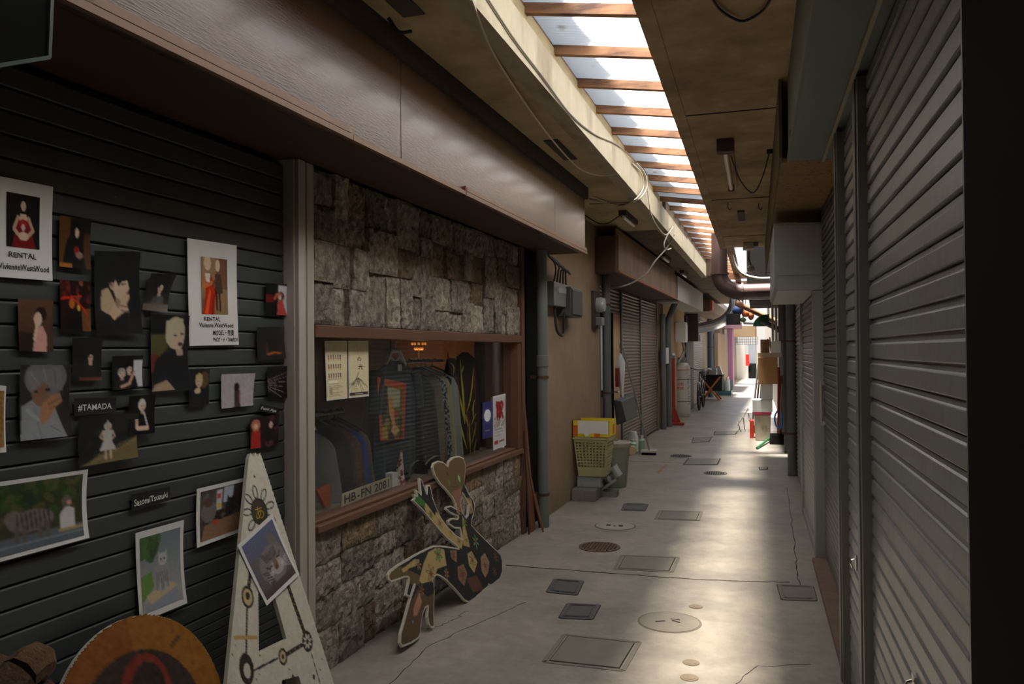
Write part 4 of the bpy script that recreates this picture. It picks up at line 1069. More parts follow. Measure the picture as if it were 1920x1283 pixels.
MB().box(_pn + .03, _pn + .034, cS - .03, cS + .02, 1.39, 1.43).build('neck_label', M_PAPER, TS)
a = Art(64, 110, (176, 76, 40)); a.noise(14, 40, 2); a.rect(10, 12, 88, 96, (96, 84, 48)); a.poly([(30, 12), (78, 14), (78, 44), (40, 48)], (170, 170, 140)); a.poly([(10, 12), (34, 12), (30, 50), (18, 72), (10, 60)], (36, 40, 30)); a.blobs(26, [(60, 60, 34), (110, 96, 50), (40, 42, 34), (150, 130, 70)], 4, 11, 41, (12, 55, 86, 94)); a.poly([(36, 36), (48, 34), (56, 52), (60, 70), (70, 84), (56, 90), (48, 72), (38, 56)], (214, 150, 100)); a.ell(42, 34, 7, 6, (196, 130, 70)); a.line([(46, 48), (70, 60)], 7, (210, 140, 92)); a.ell(66, 56, 9, 6, (150, 60, 30)); a.rect(10, 78, 30, 96, (190, 170, 80), .7); a.ell(60, 84, 16, 7, (206, 170, 110)); a.noise(16, 42).soft(1)
_q = [on_x('L', u, v, _pn + .045) for u, v in ((707, 707), (762, 719), (758, 823), (713, 827))]
art_mesh('shirt_print', a, lambda x, y: (_pn + .045, *bil(_q, x, y)), M_CLOTH, TS)
# shirt with yellow grass lines
_gn = -2.26
gl, gr = on_x('L', 846, 670, _gn), on_x('L', 895, 680, _gn)
gc = (gl[0] + gr[0]) / 2
GS = thing('grass_shirt', 'dark shirt streaked with yellow grass blades and red at the right of the window', 'shirt', 'L', (_gn, gc, 0.73))
mb = MB(); ring_mesh(mb, garment_fn((_gn, gc), 1.50, 0.74, 0.26, 0.02, True, 31, 0.0), 28, 12); mb.build('body', cloth('dark_maroon', (52, 34, 34), rgb2=(34, 34, 36), vscale2=6), GS, smooth=True)
for k in (-1, 1):
    MB().tube([(_gn, gc + k * .22, 1.44), (_gn, gc + k * .28, 1.3), (_gn, gc + k * .29, 1.1)], [0.05, 0.055, 0.05], 10).build('sleeve', MATS['dark_maroon'], GS, smooth=True)
_y = mat('yellow_print', (196, 184, 40), 0.8); _rr = mat('red_print', (120, 36, 36), 0.8)
def cp(x, y): return on_x('L', 540 + x / 4, 560 + y / 4, _gn + .034)
def blade(pts, w, m_, nm):
    g = [cp(*p) for p in pts]; mb = MB()
    n = len(g)
    L_, R_ = [], []
    for i, (s, z) in enumerate(g):
        t = i / (n - 1); ww = w * (0.25 + 0.75 * math.sin(PI * min(.95, max(.05, t))))
        L_.append((_gn + .036, s - ww, z)); R_.append((_gn + .036, s + ww, z))
    mb.add(L_ + R_, [(i, n + i, n + i + 1, i + 1) for i in range(n - 1)]); mb.build(nm, m_, GS)
for pts in (((1210, 420), (1245, 430), (1270, 470)), ((1210, 475), (1235, 500), (1255, 545)), ((1240, 520), (1250, 640), (1275, 760)), ((1290, 460), (1300, 600), (1310, 700), (1320, 860), (1325, 930)), ((1275, 690), (1300, 800), (1325, 940)), ((1390, 520), (1380, 650), (1365, 760), (1340, 850)), ((1300, 560), (1310, 530), (1312, 505)), ((1410, 860), (1390, 900), (1375, 945)), ((1410, 930), (1395, 1020), (1375, 1090)), ((1290, 930), (1310, 1020), (1340, 1130)), ((1355, 930), (1362, 1050), (1368, 1160)), ((1412, 1050), (1400, 1110), (1392, 1180)), ((1330, 870), (1335, 900), (1350, 960)), ((1395, 760), (1385, 830), (1390, 900))):
    blade(pts, 0.017, _y, 'yellow_blade')
for pts in (((1195, 400), (1205, 480), (1230, 560)), ((1260, 560), (1280, 700), (1290, 860)), ((1395, 480), (1400, 640), (1405, 800)), ((1340, 900), (1345, 1040), (1350, 1150)), ((1320, 760), (1345, 900), (1390, 1000))):
    blade(pts, 0.018, _rr, 'red_stroke')
# things at the foot of the window
_ps = [on_x('L', u, v, -2.13) for u, v in ((642, 926), (731, 894), (732.5, 915), (640, 951))]
NP = thing('number_plate', 'pale number plate reading HB FN 2081 standing on the shelf', 'plate', 'L', (-2.13, _ps[3][0], .706))
mb = MB(); mb.prism(_ps, lambda s, z, h: (h, s, z), -2.134, -2.130); mb.build('plate', mat('plate_ivory', (206, 200, 170), 0.45, var=0.08, vscale=12), NP)
mb = MB()
_w = _ps[2][0] - _ps[3][0]
def _pf(x0):
    def f(x, y):
        t = (x0 + x) / _w
        b = bil(_ps, t, 1.0); tp = bil(_ps, t, 0.0)
        k = 0.16 + y
        return (-2.1285, b[0], b[1] + (tp[1] - b[1]) * k)
    return f
lettering(mb, 'HB', _pf(_w * .05), _w * .22, 0.95, 0.02); lettering(mb, '-', _pf(_w * .30), _w * .04, 0.95, 0.02); lettering(mb, 'FN', _pf(_w * .37), _w * .20, 0.95, 0.02); lettering(mb, '2081', _pf(_w * .64), _w * .32, 0.95, 0.02)
mb.build('lettering', mat('plate_ink', (40, 42, 44), 0.6), NP)
_c = on_x('L', 752, 912, -2.16)
mb = MB(); ring_mesh(mb, lambda an, t: (-2.16 + (0.004 + .03 * t) * math.sin(an) * (1 + .3 * math.cos(3 * an)), _c[0] + .01 + (0.004 + .045 * t) * math.cos(an) - .03 * t, 0.925 - .215 * t), 14, 8)
single(mb, 'checked_cloth', 'red and white checked cloth standing in a point on the shelf', 'cloth', mat('red_check', (214, 200, 196), 0.9, rgb2=(150, 44, 48), vscale2=45, thr=(.50, .54)), 'L', (-2.16, _c[0], .706), smooth=True)
single(MB().box(-2.20, -2.15, _c[0] - .13, _c[0] - .06, .706, .80), 'paper_box', 'small white box beside the checked cloth', 'box', M_PAPER, 'L', (-2.17, _c[0] - .1, .706), bevel=.002)
_o = on_x('L', 607, 930, -2.2)
single(MB().prism([(_o[0] - .06, .82), (_o[0] + .07, .83), (_o[0] + .06, .715), (_o[0] + .02, .715)], lambda s, z, h: (h, s, z), -2.22, -2.20), 'orange_tag', 'orange pennant under the low clothes rail', 'tag', mat('orange_tag', (178, 84, 54), 0.8), 'L', (-2.2, _o[0], .706))
_o = on_x('L', 594, 795, -2.16)
single(MB().prism([(_o[0] - .03, _o[1] + .03), (_o[0] + .05, _o[1] + .03), (_o[0] + .085, _o[1] - .04), (_o[0] + .0, _o[1] - .02)], lambda s, z, h: (h, s, z), -2.22, -2.217), 'price_tag', 'white paper tag on the bagged garment', 'tag', M_PAPER, 'L', (-2.22, _o[0], _o[1]))
# red garland at the jamb
gs, gz = on_x('L', 957, 705, -2.2)
GL = thing('red_garland', 'red and orange paper garland hanging by the window jamb', 'garland', 'L', (-2.2, gs, gz - .12))
for k in range(9):
    MB().ball((-2.2 + rng.uniform(-.02, .02), gs - .02 + rng.uniform(-.03, .03), gz + .1 - .032 * k), 0.022, n=5, m=7).build('blossom', mat('garland_red', (196, 58, 26), 0.7) if k % 3 else mat('garland_orange', (220, 120, 40), 0.7), GL)
# papers on the glass
PG = Plane(W('L', -2.094, 0, 0), W('L', 0, 1, 0), (0, 0, 1))
CREAM = (226, 214, 178)
a = Art(44, 110, CREAM); a.noise(6, 50, 2)
for r in range(3):
    for c in range(6):
        a.ell(12 + c * 11, 25 + r * 16, 2.6, 2.2, (60, 40, 36)); a.ell(12 + c * 11, 29 + r * 16, 3.0, 2.4, (150, 90, 70)); a.rect(10 + c * 11, 33 + r * 16, 15 + c * 11, 34 + r * 16, (150, 140, 120))
for k in range(8): a.rect(8, 74 + 3 * k, 60 + 30 * ((k * 7) % 3) / 3, 74.8 + 3 * k, (160, 148, 120))
a.rect(10, 68, 52, 72, (250, 244, 226)); a.ell(20, 86, 8, 7, (170, 160, 140))
picture('cream flyer with rows of tiny portraits taped inside the pane', [(608, 639), (650, 639), (651, 747), (612, 752)], a, 'flyer', 'flyer', pl=PG, h0=0.002, curl=0.0, border=.02, mt=M_MATTE)
a = Art(44, 110, (228, 216, 178)); a.noise(6, 51, 2)
for k in range(14):
    an = .5 + k * .17; a.line([(46, 66), (46 + 62 * math.cos(an) * (0.5 + (k * 5 % 7) / 10), 66 + 34 * math.sin(an) * (.5 + (k * 3 % 5) / 8))], 1.2, (110, 96, 80))
a.line([(50, 56), (20, 80), (10, 92)], 1.6, (90, 80, 66)); a.line([(40, 8), (48, 28), (42, 44)], 1.0, (170, 160, 136)); a.rect(2, 93, 98, 98, (44, 38, 44)); a.rect(30, 95, 70, 96, (180, 170, 170))
picture('cream flyer with ink brush characters beside the portrait flyer', [(652, 639), (690, 639), (691, 743), (653, 747)], a, 'flyer', 'flyer', pl=PG, h0=0.002, curl=0.0, border=.02, mt=M_MATTE, text=(('の', .42, .36, .2, .09, M_INK), ('光', .46, .5, .24, .10, M_INK)))
a = Art(24, 84, (52, 52, 112)); a.ell(50, 38, 33, 17, (232, 236, 240)); a.ell(50, 38, 42, 22, (80, 84, 150), hollow=.93); a.rect(24, 78, 76, 80, (220, 196, 120)); a.rect(10, 90, 60, 91, (150, 150, 190))
picture('dark blue card with a white oval moon', [(903.7, 755), (922.5, 752), (922.5, 819), (904, 824)], a, 'card', 'card', pl=PG, h0=0.002, curl=0.0, mt=M_MATTE)
a = Art(30, 110, (206, 204, 204)); a.blobs(46, [(150, 26, 34), (170, 40, 44), (120, 24, 30)], 3, 9, 53, (22, 12, 80, 42)); a.blobs(60, [(130, 124, 124), (176, 90, 90), (90, 88, 90)], 1, 4, 54, (8, 40, 92, 60)); a.rect(10, 64, 70, 65, (120, 120, 120)); a.rect(10, 70, 80, 71, (130, 130, 130)); a.rect(10, 76, 60, 77, (130, 130, 130)); a.rect(8, 86, 36, 94, (160, 40, 44)); a.rect(44, 88, 90, 92, (150, 90, 90)); a.noise(8, 55)
picture('white poster splashed with red at the right of the pane', [(923.7, 744), (947, 738), (948, 835), (924, 845)], a, 'poster', 'poster', pl=PG, h0=0.002, curl=0.002, border=.03, mt=M_MATTE)
# timber, gap and pipe right of the window
single(MB().box(-2.20, -2.03, 6.222, 6.30, 0, 2.365), 'door_post', 'dark brown post closing the stone front at its right end', 'post', M_FRAME, 'L', (-2.1, 6.26, 0), bevel=0.003)
single(MB().box(-2.14, -2.09, 6.305, 6.47, 0, 2.365), 'timber_board', 'tall orange-brown board beside the grey drainpipe', 'board', M_ORANGEWD, 'L', (-2.1, 6.39, 0), bevel=0.003)
def lean(label, s0, s1, zt, nb, nt, mt, th=0.012, bow=0.0, ds=0.0, name='leaning_plank'):
    mb = MB(); n = 8
    vs = []
    for k in range(n + 1):
        t = k / n
        nn = nb + (nt - nb) * t + bow * math.sin(PI * t); z = zt * t; d = ds * (1 - t) ** 2
        vs += [(nn, s0 + d, z), (nn, s1 + d, z), (nn - th, s1 + d, z), (nn - th, s0 + d, z)]
    fs = [(0, 1, 2, 3), (4 * n + 3, 4 * n + 2, 4 * n + 1, 4 * n)]
    for k in range(n):
        for e in range(4): fs.append((4 * k + e, 4 * k + 4 + e, 4 * k + 4 + (e + 1) % 4, 4 * k + (e + 1) % 4))
    mb.add(vs, fs)
    return single(mb, name, label, 'plank', mt, 'L', (nb, s0, 0))
lean('broad reddish plank leaning beside the stone front', 6.31, 6.43, 1.10, -1.99, -2.075, M_REDWD)
lean('thin bowed strip leaning in front of the broad plank', 6.25, 6.275, 0.98, -1.90, -2.015, M_REDWD, 0.008, -0.03, 0.10)
lean('short dark offcut leaning at the foot of the plank', 6.44, 6.47, 0.42, -1.97, -2.03, M_BRWOOD, 0.01, 0, 0.06)
lean('short pale offcut leaning against the drainpipe foot', 6.40, 6.425, 0.30, -1.93, -1.98, M_ORANGEWD, 0.008, 0, 0.05)
lean('narrow dark strip leaning against the corner post', 6.232, 6.25, 0.85, -1.985, -2.02, M_BRDARK, 0.008)

# ------------------------------------------------------------------ painted plywood boards
M_PLY = mat('board_white_edge', (196, 190, 172), 0.6, var=0.1, vscale=12)
M_PLYB = mat('board_back', (110, 84, 56), 0.8, var=0.15, vscale=10)
def dense(poly, step):
    out = []
    n = len(poly)
    for i in range(n):
        a, b = poly[i], poly[(i + 1) % n]
        k = max(1, int(math.dist(a, b) / step))
        for j in range(k): out.append((a[0] + (b[0] - a[0]) * j / k, a[1] + (b[1] - a[1]) * j / k))
    return out
def smooth_poly(pts, n=2):
    for _ in range(n):
        q = []
        for i in range(len(pts)):
            a, b = pts[i], pts[(i + 1) % len(pts)]
            q += [(a[0] * .75 + b[0] * .25, a[1] * .75 + b[1] * .25), (a[0] * .25 + b[0] * .75, a[1] * .25 + b[1] * .75)]
        pts = q
    return pts
class BoardArt(Art):
    """picture laid over a plane's bounding box; drawing points given as photograph pixels, turned into board metres"""
    def __init__(s, pl, box, cell, bg):
        s.pl, s.box = pl, box
        w = int((box[2] - box[0]) / cell); h = int((box[3] - box[1]) / cell)
        super().__init__(w, h, bg)
        s.kx, s.ky = 100 / (box[2] - box[0]), 100 / (box[3] - box[1])
        # work in metres
        s.X = box[0] + (np.arange(w) + .5) / w * (box[2] - box[0]); s.Y = box[3] - (np.arange(h) + .5) / h * (box[3] - box[1])
        s.X, s.Y = np.meshgrid(s.X, s.Y)
def erode(m, k):
    for _ in range(k):
        n = m.copy()
        n[1:] &= m[:-1]; n[:-1] &= m[1:]; n[:, 1:] &= m[:, :-1]; n[:, :-1] &= m[:, 1:]
        n[0] = n[-1] = False; n[:, 0] = n[:, -1] = False
        m = n
    return m
def painted_board(name, label, cat, pl, outline, th, art, border_cells, holes=(), slit=None):
    bs = pl.pt(sum(p[0] for p in outline) / len(outline), 0, 0)
    t = thing(name, label, cat, 'R', tuple(bs))
    body = slit if slit else outline
    MB().prism(body, lambda x, y, h: pl.pt(x, y, h), -th, 0.0).build('panel', M_PLY, t)
    m = art.mask(outline)
    for h in holes: m &= ~art.mask(h)
    m = erode(m, border_cells)
    b = art.box
    art_mesh('paint', art, lambda x, y: pl.pt(b[0] + (b[2] - b[0]) * x, b[3] - (b[3] - b[1]) * y, 0.0012), M_PAINT, t, mask=m)
    return t
# heart-headed figure
PH = Plane(W('L', -1.80, 3.6, 0), W('L', 0, 1, 0), W('L', -0.24, 0, 0.86))
def c2(x, y): return PH.px(700 + x / 3.208, 830 + y / 3.208)
OUT = [(447, 142), (455, 110), (480, 85), (515, 80), (545, 95), (556, 140), (552, 200), (547, 250), (575, 310), (600, 345), (611, 380), (606, 425), (592, 470), (590, 495), (620, 530), (660, 570), (700, 610), (740, 648), (766, 675), (776, 715), (776, 780), (760, 825), (735, 852), (710, 862), (693, 856), (688, 872), (650, 905), (610, 942), (575, 964), (550, 952), (520, 915), (480, 870), (440, 830), (410, 808), (385, 797), (370, 806), (366, 840), (368, 900), (366, 960), (365, 1040), (368, 1112), (350, 1118), (334, 1095), (325, 1050), (330, 985), (312, 1000), (296, 1040), (289, 1090), (286, 1150), (272, 1180), (230, 1210), (175, 1232), (161, 1205), (164, 1150), (184, 1080), (205, 1000), (226, 925), (252, 850), (240, 870), (228, 905), (222, 932), (196, 918), (204, 880), (213, 840), (214, 812), (190, 812), (150, 826), (110, 840), (92, 824), (89, 795), (105, 768), (150, 733), (210, 698), (270, 663), (320, 638), (360, 620), (400, 619), (460, 627), (515, 637), (500, 620), (450, 580), (400, 530), (350, 470), (300, 410), (255, 365), (237, 347), (250, 332), (239, 308), (264, 320), (254, 280), (287, 312), (277, 213), (292, 225), (322, 310), (323, 255), (342, 256), (357, 330), (377, 385), (400, 440), (430, 485), (465, 525), (500, 560), (537, 580), (530, 545), (522, 517), (490, 516), (455, 492), (448, 470), (470, 454), (505, 458), (512, 446), (466, 426), (438, 402), (440, 384), (466, 379), (500, 400), (495, 370), (478, 333), (440, 286), (400, 246), (370, 196), (356, 150), (365, 120), (390, 109), (420, 117)]
HOLE = [(538, 305), (574, 372), (571, 432), (556, 452), (540, 425), (527, 370)]
o2 = [c2(*p) for p in OUT]; hol2 = [c2(*p) for p in HOLE]
# cut a slit from the outline to the hole so that the panel stays one outline
i0 = OUT.index((547, 250))
slit = o2[:i0 + 1] + [hol2[0]] + hol2[:0:-1] + [(hol2[0][0] - 1e-4, hol2[0][1] - 1e-4)] + [(o2[i0][0] - 1e-4, o2[i0][1] - 1e-4)] + o2[i0 + 1:]
xs = [p[0] for p in o2]; ys = [p[1] for p in o2]
a = BoardArt(PH, (min(xs), min(ys), max(xs), max(ys)), 0.0032, (32, 33, 36))
BRN, BEI, TAN, GRN = (104, 84, 54), (178, 156, 104), (140, 100, 78), (86, 136, 66)
def A(*pts): return [c2(*p) for p in pts]
def dot(p, r, col, al=1.0):
    x, y = c2(*p); r = r / 3.208 * 0.0031; a.ell(x, y, r, r, col, 0, al)
a.poly(A((447, 142), (480, 70), (570, 70), (556, 200), (520, 330), (495, 380), (350, 200), (340, 90)), BRN)
a.poly(A((495, 330), (530, 330), (540, 620), (580, 630), (545, 470), (520, 400)), BEI)
a.poly(A((470, 300), (530, 270), (528, 420), (505, 400)), TAN)
a.poly(A((290, 360), (330, 370), (380, 420), (460, 520), (540, 585), (530, 640), (440, 580), (340, 470)), BEI)
a.poly(A((235, 290), (260, 300), (310, 360), (310, 395), (240, 350)), (60, 110, 50)); a.poly(A((300, 320), (345, 340), (380, 400), (370, 440), (320, 370)), (32, 33, 36))
a.poly(A((85, 740), (170, 750), (240, 780), (280, 800), (280, 860), (200, 850), (80, 850)), BRN); a.poly(A((168, 765), (250, 700), (275, 705), (265, 740), (220, 755), (180, 785)), BEI)
a.poly(A((330, 660), (380, 630), (425, 645), (440, 740), (385, 760), (360, 830), (290, 850), (275, 830), (300, 730)), BEI)
a.poly(A((225, 960), (270, 880), (300, 900), (345, 830), (370, 840), (370, 1130), (320, 1120), (280, 1200), (160, 1240), (150, 1180)), (96, 74, 52)); a.poly(A((240, 1000), (275, 900), (292, 960), (262, 1040), (240, 1045)), (172, 126, 104)); a.poly(A((310, 860), (360, 830), (366, 900), (330, 930), (300, 910)), (32, 33, 36))
a.poly(A((460, 650), (500, 650), (500, 720), (470, 700)), (150, 116, 84)); a.poly(A((505, 750), (540, 730), (565, 790), (545, 865), (510, 820)), TAN); a.poly(A((565, 670), (590, 655), (625, 720), (605, 785), (575, 740)), BEI); a.poly(A((645, 690), (670, 665), (697, 720), (690, 780), (672, 815), (650, 770)), (158, 124, 96)); a.poly(A((560, 820), (620, 800), (660, 880), (600, 905)), (96, 60, 44))
a.poly(A((560, 330), (590, 350), (600, 420), (580, 430)), BEI)
def flower(p, r, col, ink=(34, 28, 24), n=6):
    x, y = c2(*p); rr = r / 3.208 * 0.0031
    for k in range(n):
        an = 2 * PI * k / n + p[0]
        a.ell(x + rr * .62 * math.cos(an), y + rr * .62 * math.sin(an), rr * .48, rr * .2, ink, an)
        a.ell(x + rr * .62 * math.cos(an), y + rr * .62 * math.sin(an), rr * .38, rr * .12, col, an)
    a.ell(x, y, rr * .2, rr * .2, (160, 50, 40))
for p, r, c_ in (((510, 415), 30, (214, 190, 130)), ((548, 485), 38, (120, 160, 70)), ((615, 595), 48, (110, 160, 80)), ((560, 590), 34, (206, 184, 110)), ((400, 485), 32, BEI), ((345, 435), 26, GRN), ((465, 535), 28, (206, 184, 110)), ((515, 595), 28, BEI), ((390, 675), 46, (110, 160, 80)), ((480, 680), 34, TAN), ((345, 790), 52, BEI), ((440, 790), 34, (180, 140, 100)), ((270, 735), 34, BEI), ((290, 890), 38, TAN), ((535, 795), 42, TAN), ((595, 710), 44, BEI), ((672, 740), 44, (158, 124, 96)), ((735, 690), 36, (150, 84, 60)), ((728, 775), 34, (130, 84, 60)), ((580, 345), 24, BEI), ((588, 408), 24, BEI)):
    flower(p, r, c_)
dot((515, 215), 20, (140, 180, 110)); x_, y_ = c2(515, 217); a.ell(x_, y_, .017, .030, (60, 110, 60)); a.ell(x_, y_, .012, .024, (170, 205, 140)); dot((456, 240), 17, (86, 130, 66)); dot((445, 187), 14, (50, 48, 46)); a.line([c2(470, 262), c2(490, 270), c2(510, 262)], .004, (50, 40, 34)); dot((237, 1080), 7, (110, 150, 180))
a.line([c2(447, 142), c2(440, 240)], .001, BRN)
a.noise(7, 61)
painted_board('figure_board', 'painted plywood cut-out of a reclining heart-headed figure with flowers', 'board', PH, o2, 0.014, a, 3, (hol2,), slit)
# big letter A
PA = Plane(W('L', -1.78, 2.4, 0), W('L', 0, 1, 0), W('L', -0.27, 0, 1.03))
def ground_hit(p, q):          # carry an edge on down to the floor
    a_, b_ = PA.px(*p), PA.px(*q)
    t = a_[1] / (a_[1] - b_[1]); return (a_[0] + (b_[0] - a_[0]) * t, 0.0)
bl, br = ground_hit((466, 858), (425, 1283)), ground_hit((491, 862), (626, 1283))
il, ir = ground_hit((528, 1276), (526, 1330)), ground_hit((560, 1268), (578, 1330))
ao = [bl, PA.px(466, 860), PA.px(470, 850), PA.px(475, 858), PA.px(479, 849), PA.px(483, 857), PA.px(487, 850), PA.px(492, 862), br, ir, PA.px(560, 1268), PA.px(528, 1276), il]
ah = [PA.px(*p) for p in ((484, 1108), (511, 1104), (537, 1198), (485, 1223))]
aslit = [bl] + ao[1:8] + [br, ir, ao[10], ah[3], ah[2], ah[1], ah[0], (ah[3][0] - 1e-4, ah[3][1]), ao[11], il]
xs = [p[0] for p in ao]; ys = [p[1] for p in ao]
a = BoardArt(PA, (min(xs), 0, max(xs), max(ys)), 0.0035, (206, 200, 184)); a.noise(5, 70, 6); a.noise(7, 71)
def E(u, v, r, col, k=1.25, hollow=0.0, rot=0.0): x, y = PA.px(u, v); a.ell(x, y, r, r * k, col, rot, 1, hollow)
INK = (44, 40, 34)
E(486, 960, .052, INK, 1.05); E(486, 960, .043, (62, 58, 44), 1.05)
for k in range(7):
    an = PI * (k / 6.0) * 1.35 - .55
    x, y = PA.px(486, 960); a.ell(x + .074 * math.cos(an), y + .080 * math.sin(an), .030, .016, INK, an); a.ell(x + .074 * math.cos(an), y + .080 * math.sin(an), .023, .010, (206, 200, 184), an)
def band(pts, w, dash=True):
    g = [PA.px(*p) for p in pts]; a.line(g, w, INK)
    if dash:
        for (x0, y0), (x1, y1) in zip(g, g[1:]):
            n = max(2, int(math.dist((x0, y0), (x1, y1)) / .03))
            for k in range(n): a.ell(x0 + (x1 - x0) * (k + .5) / n, y0 + (y1 - y0) * (k + .5) / n, .004, .004, (150, 118, 40))
band(((478, 1000), (466, 1100)), .020); band(((540, 1100), (572, 1192)), .020); band(((575, 1205), (530, 1232)), .017); band(((463, 1130), (461, 1235)), .010, False); band(((475, 1258), (520, 1235)), .009, False); band(((583, 1225), (600, 1283)), .005, False)
E(464, 1120, .034, INK); E(464, 1120, .025, (196, 176, 130)); E(464, 1118, .012, INK)
E(462, 1255, .038, INK, 1.5); E(463, 1258, .018, (206, 200, 184), 1.5); E(530, 1232, .026, INK); E(530, 1232, .018, (196, 176, 130)); E(530, 1232, .008, INK)
E(576, 1203, .034, INK)
x, y = PA.px(576, 1203)
for k in range(8): a.ell(x + .018 * math.cos(k * PI / 4), y + .020 * math.sin(k * PI / 4), .011, .005, (206, 200, 184), k * PI / 4)
E(477, 894, .006, (30, 26, 22), 1.0); a.line([PA.px(440, 1196), PA.px(480, 1196)], .014, (186, 150, 90)); E(549, 1270, .008, INK); E(588, 1270, .008, INK)
r_ = random.Random(5)
for k in range(24):
    u, v = r_.uniform(430, 610), r_.uniform(1180, 1283); E(u, v, r_.uniform(.001, .004), (90, 80, 66))
AB = painted_board('letter_board', 'white letter A board with dark circles leaning on the shutter', 'board', PA, ao, 0.016, a, 0, (ah,), aslit)
mb = MB(); x0, y0 = PA.px(486, 962)
lettering(mb, 'あ', lambda x, y: PA.pt(x0 - .026 + x, y0 - .022 + y, .0022), .052, .060, 0.0)
mb.build('lettering', mat('gold_ink', (176, 140, 44), 0.5), AB)
# tabby close-up taped on the A
a = Art(66, 84, (110, 100, 100)); a.grad((104, 110, 140), (96, 84, 80)); a.poly([(0, 38), (16, 30), (40, 44), (30, 60), (8, 52)], (108, 100, 98)); a.poly([(62, 44), (66, 8), (84, 20), (96, 46), (90, 62)], (120, 112, 108))
a.ell(56, 60, 40, 30, (132, 124, 122)); a.ell(64, 68, 20, 13, (176, 168, 164)); a.poly([(58, 50), (66, 50), (69, 66), (60, 70), (54, 66)], (128, 104, 92)); a.ell(61, 69, 6, 3.4, (110, 66, 56)); a.line([(34, 58), (42, 63), (50, 62)], 2.0, (30, 26, 26)); a.line([(70, 56), (78, 56), (86, 50)], 2.0, (30, 26, 26))
for k in range(9): a.line([(34 + 5 * k, 40 - abs(k - 4)), (40 + 4 * k, 52)], 1.8, (50, 46, 48))
for k in range(6): a.line([(24, 70 + 3 * k), (46, 70 + k)], 0.9, (206, 204, 204)); a.line([(76, 68 + k), (98, 62 + 4 * k)], 0.9, (206, 204, 204))
for k in range(6): a.line([(20 + 2 * k, 62 + 5 * k), (34 + 2 * k, 66 + 5 * k)], 2.2, (64, 58, 60))
a.rect(0, 88, 100, 100, (90, 76, 70)); a.noise(10, 75).soft(1)
picture('white-bordered close-up photograph of a tabby face taped on the letter board', [(442, 1023.7), (506, 963.8), (557, 1078.6), (497, 1137)], a, border=.06, curl=0.006, pl=PA, h0=0.006)
# round sign
PR = Plane(W('L', -1.80, 1.9, 0), W('L', 0, 1, 0), W('L', -0.22, 0, 0.70))
cx, ty = PR.px(228, 1163)
RR = ty / 2
ro = [(cx + RR * math.cos(2 * PI * k / 64), RR + RR * math.sin(2 * PI * k / 64)) for k in range(64)]
a = BoardArt(PR, (cx - RR, 0, cx + RR, 2 * RR), 0.006, (40, 30, 22))
a.ell(cx, RR, RR, RR, (128, 74, 26)); a.put((a.X > cx + .02) & ((a.X - cx) ** 2 + (a.Y - RR) ** 2 < RR * RR), (146, 100, 26), .6); a.ell(cx - .02, RR - .02, RR * .76, RR * .76, (52, 38, 30))
a.ell(cx + .03, RR + .10, .10, .12, (120, 44, 30)); a.ell(cx + .04, RR + .10, .07, .09, (46, 34, 28)); a.ell(cx - .05, RR + .03, .09, .10, (134, 48, 34)); a.ell(cx - .16, RR - .02, .05, .06, (110, 60, 40)); a.line([(cx + .17, RR + .20), (cx + .21, RR + .22)], .012, (50, 34, 20)); a.noise(8, 80, 3); a.noise(6, 81)
painted_board('round_sign', 'round plywood sign with a mustard rim at the bottom left', 'sign', PR, ro, 0.015, a, 0)
# straw rope bundle at the lower left
bs_, bz_ = on_x('L', 20, 1262, -1.72)
RB = thing('straw_bundle', 'brown straw rope bundle at the bottom left corner', 'rope', 'L', (-1.72, bs_ - .02, 0))
M_STRAW = mat('straw', (92, 66, 44), 0.9, var=0.35, vscale=60, bump=0.8, bscale=90)
for k in range(8):
    z0 = .05 + (bz_ * .95 / 7.2) * k
    pts = []
    for i in range(21):
        an = 2 * PI * i / 20
        pts.append((-1.74 + (.10 - .004 * k) * math.cos(an), bs_ - .02 + (.14 - .008 * k) * math.sin(an), z0 + .03 * math.sin(2 * an + k)))
    MB().tube(pts, .045, 8).build('coil', M_STRAW, RB, smooth=True)

# ------------------------------------------------------------------ helpers for placing by measured spot
def LX(u, v, n=-2.04): s, z = on_x('L', u, v, n); return (n, s, z)
def LY(u, v, s): n, z = on_y('L', u, v, s); return (n, s, z)
def LZ(u, v, z=0.0): n, s = on_z('L', u, v, z); return (n, s, z)
def RX(u, v, x): y, z = on_x('R', u, v, x); return (x, y, z)
def RY(u, v, y): x, z = on_y('R', u, v, y); return (x, y, z)
def RZ(u, v, z=0.0): x, y = on_z('R', u, v, z); return (x, y, z)
def curve(pts, n=6):
    """Catmull-Rom through the points"""
    P_ = [Vector(p) for p in pts]; P_ = [P_[0] * 2 - P_[1]] + P_ + [P_[-1] * 2 - P_[-2]]
    out = []
    for i in range(1, len(P_) - 2):
        for k in range(n):
            t = k / n
            out.append(0.5 * ((2 * P_[i]) + (P_[i + 1] - P_[i - 1]) * t + (2 * P_[i - 1] - 5 * P_[i] + 4 * P_[i + 1] - P_[i + 2]) * t * t + (3 * P_[i] - 3 * P_[i + 1] + P_[i + 2] - P_[i - 1]) * t ** 3))
    out.append(P_[-2]); return out
M_PIPEG = mat('pipe_grey_green', (108, 116, 108), 0.5, var=0.1, vscale=6)
M_PIPED = mat('pipe_grey', (98, 100, 100), 0.5, var=0.12, vscale=6)
M_STRAP = mat('rust_strap', (84, 54, 36), 0.8)
M_PLASTG = mat('grey_plastic', (118, 118, 116), 0.5, var=0.05)
M_PLASTD = mat('dark_plastic', (72, 72, 74), 0.5, var=0.05)
M_CABLEW = mat('white_cable', (206, 198, 180), 0.6)
M_CABLEB = mat('black_cable', (34, 30, 28), 0.6)
M_CABLEG = mat('grey_cable', (130, 122, 108), 0.6)
M_WHITEP = mat('white_enamel', (212, 212, 206), 0.4, var=0.04)
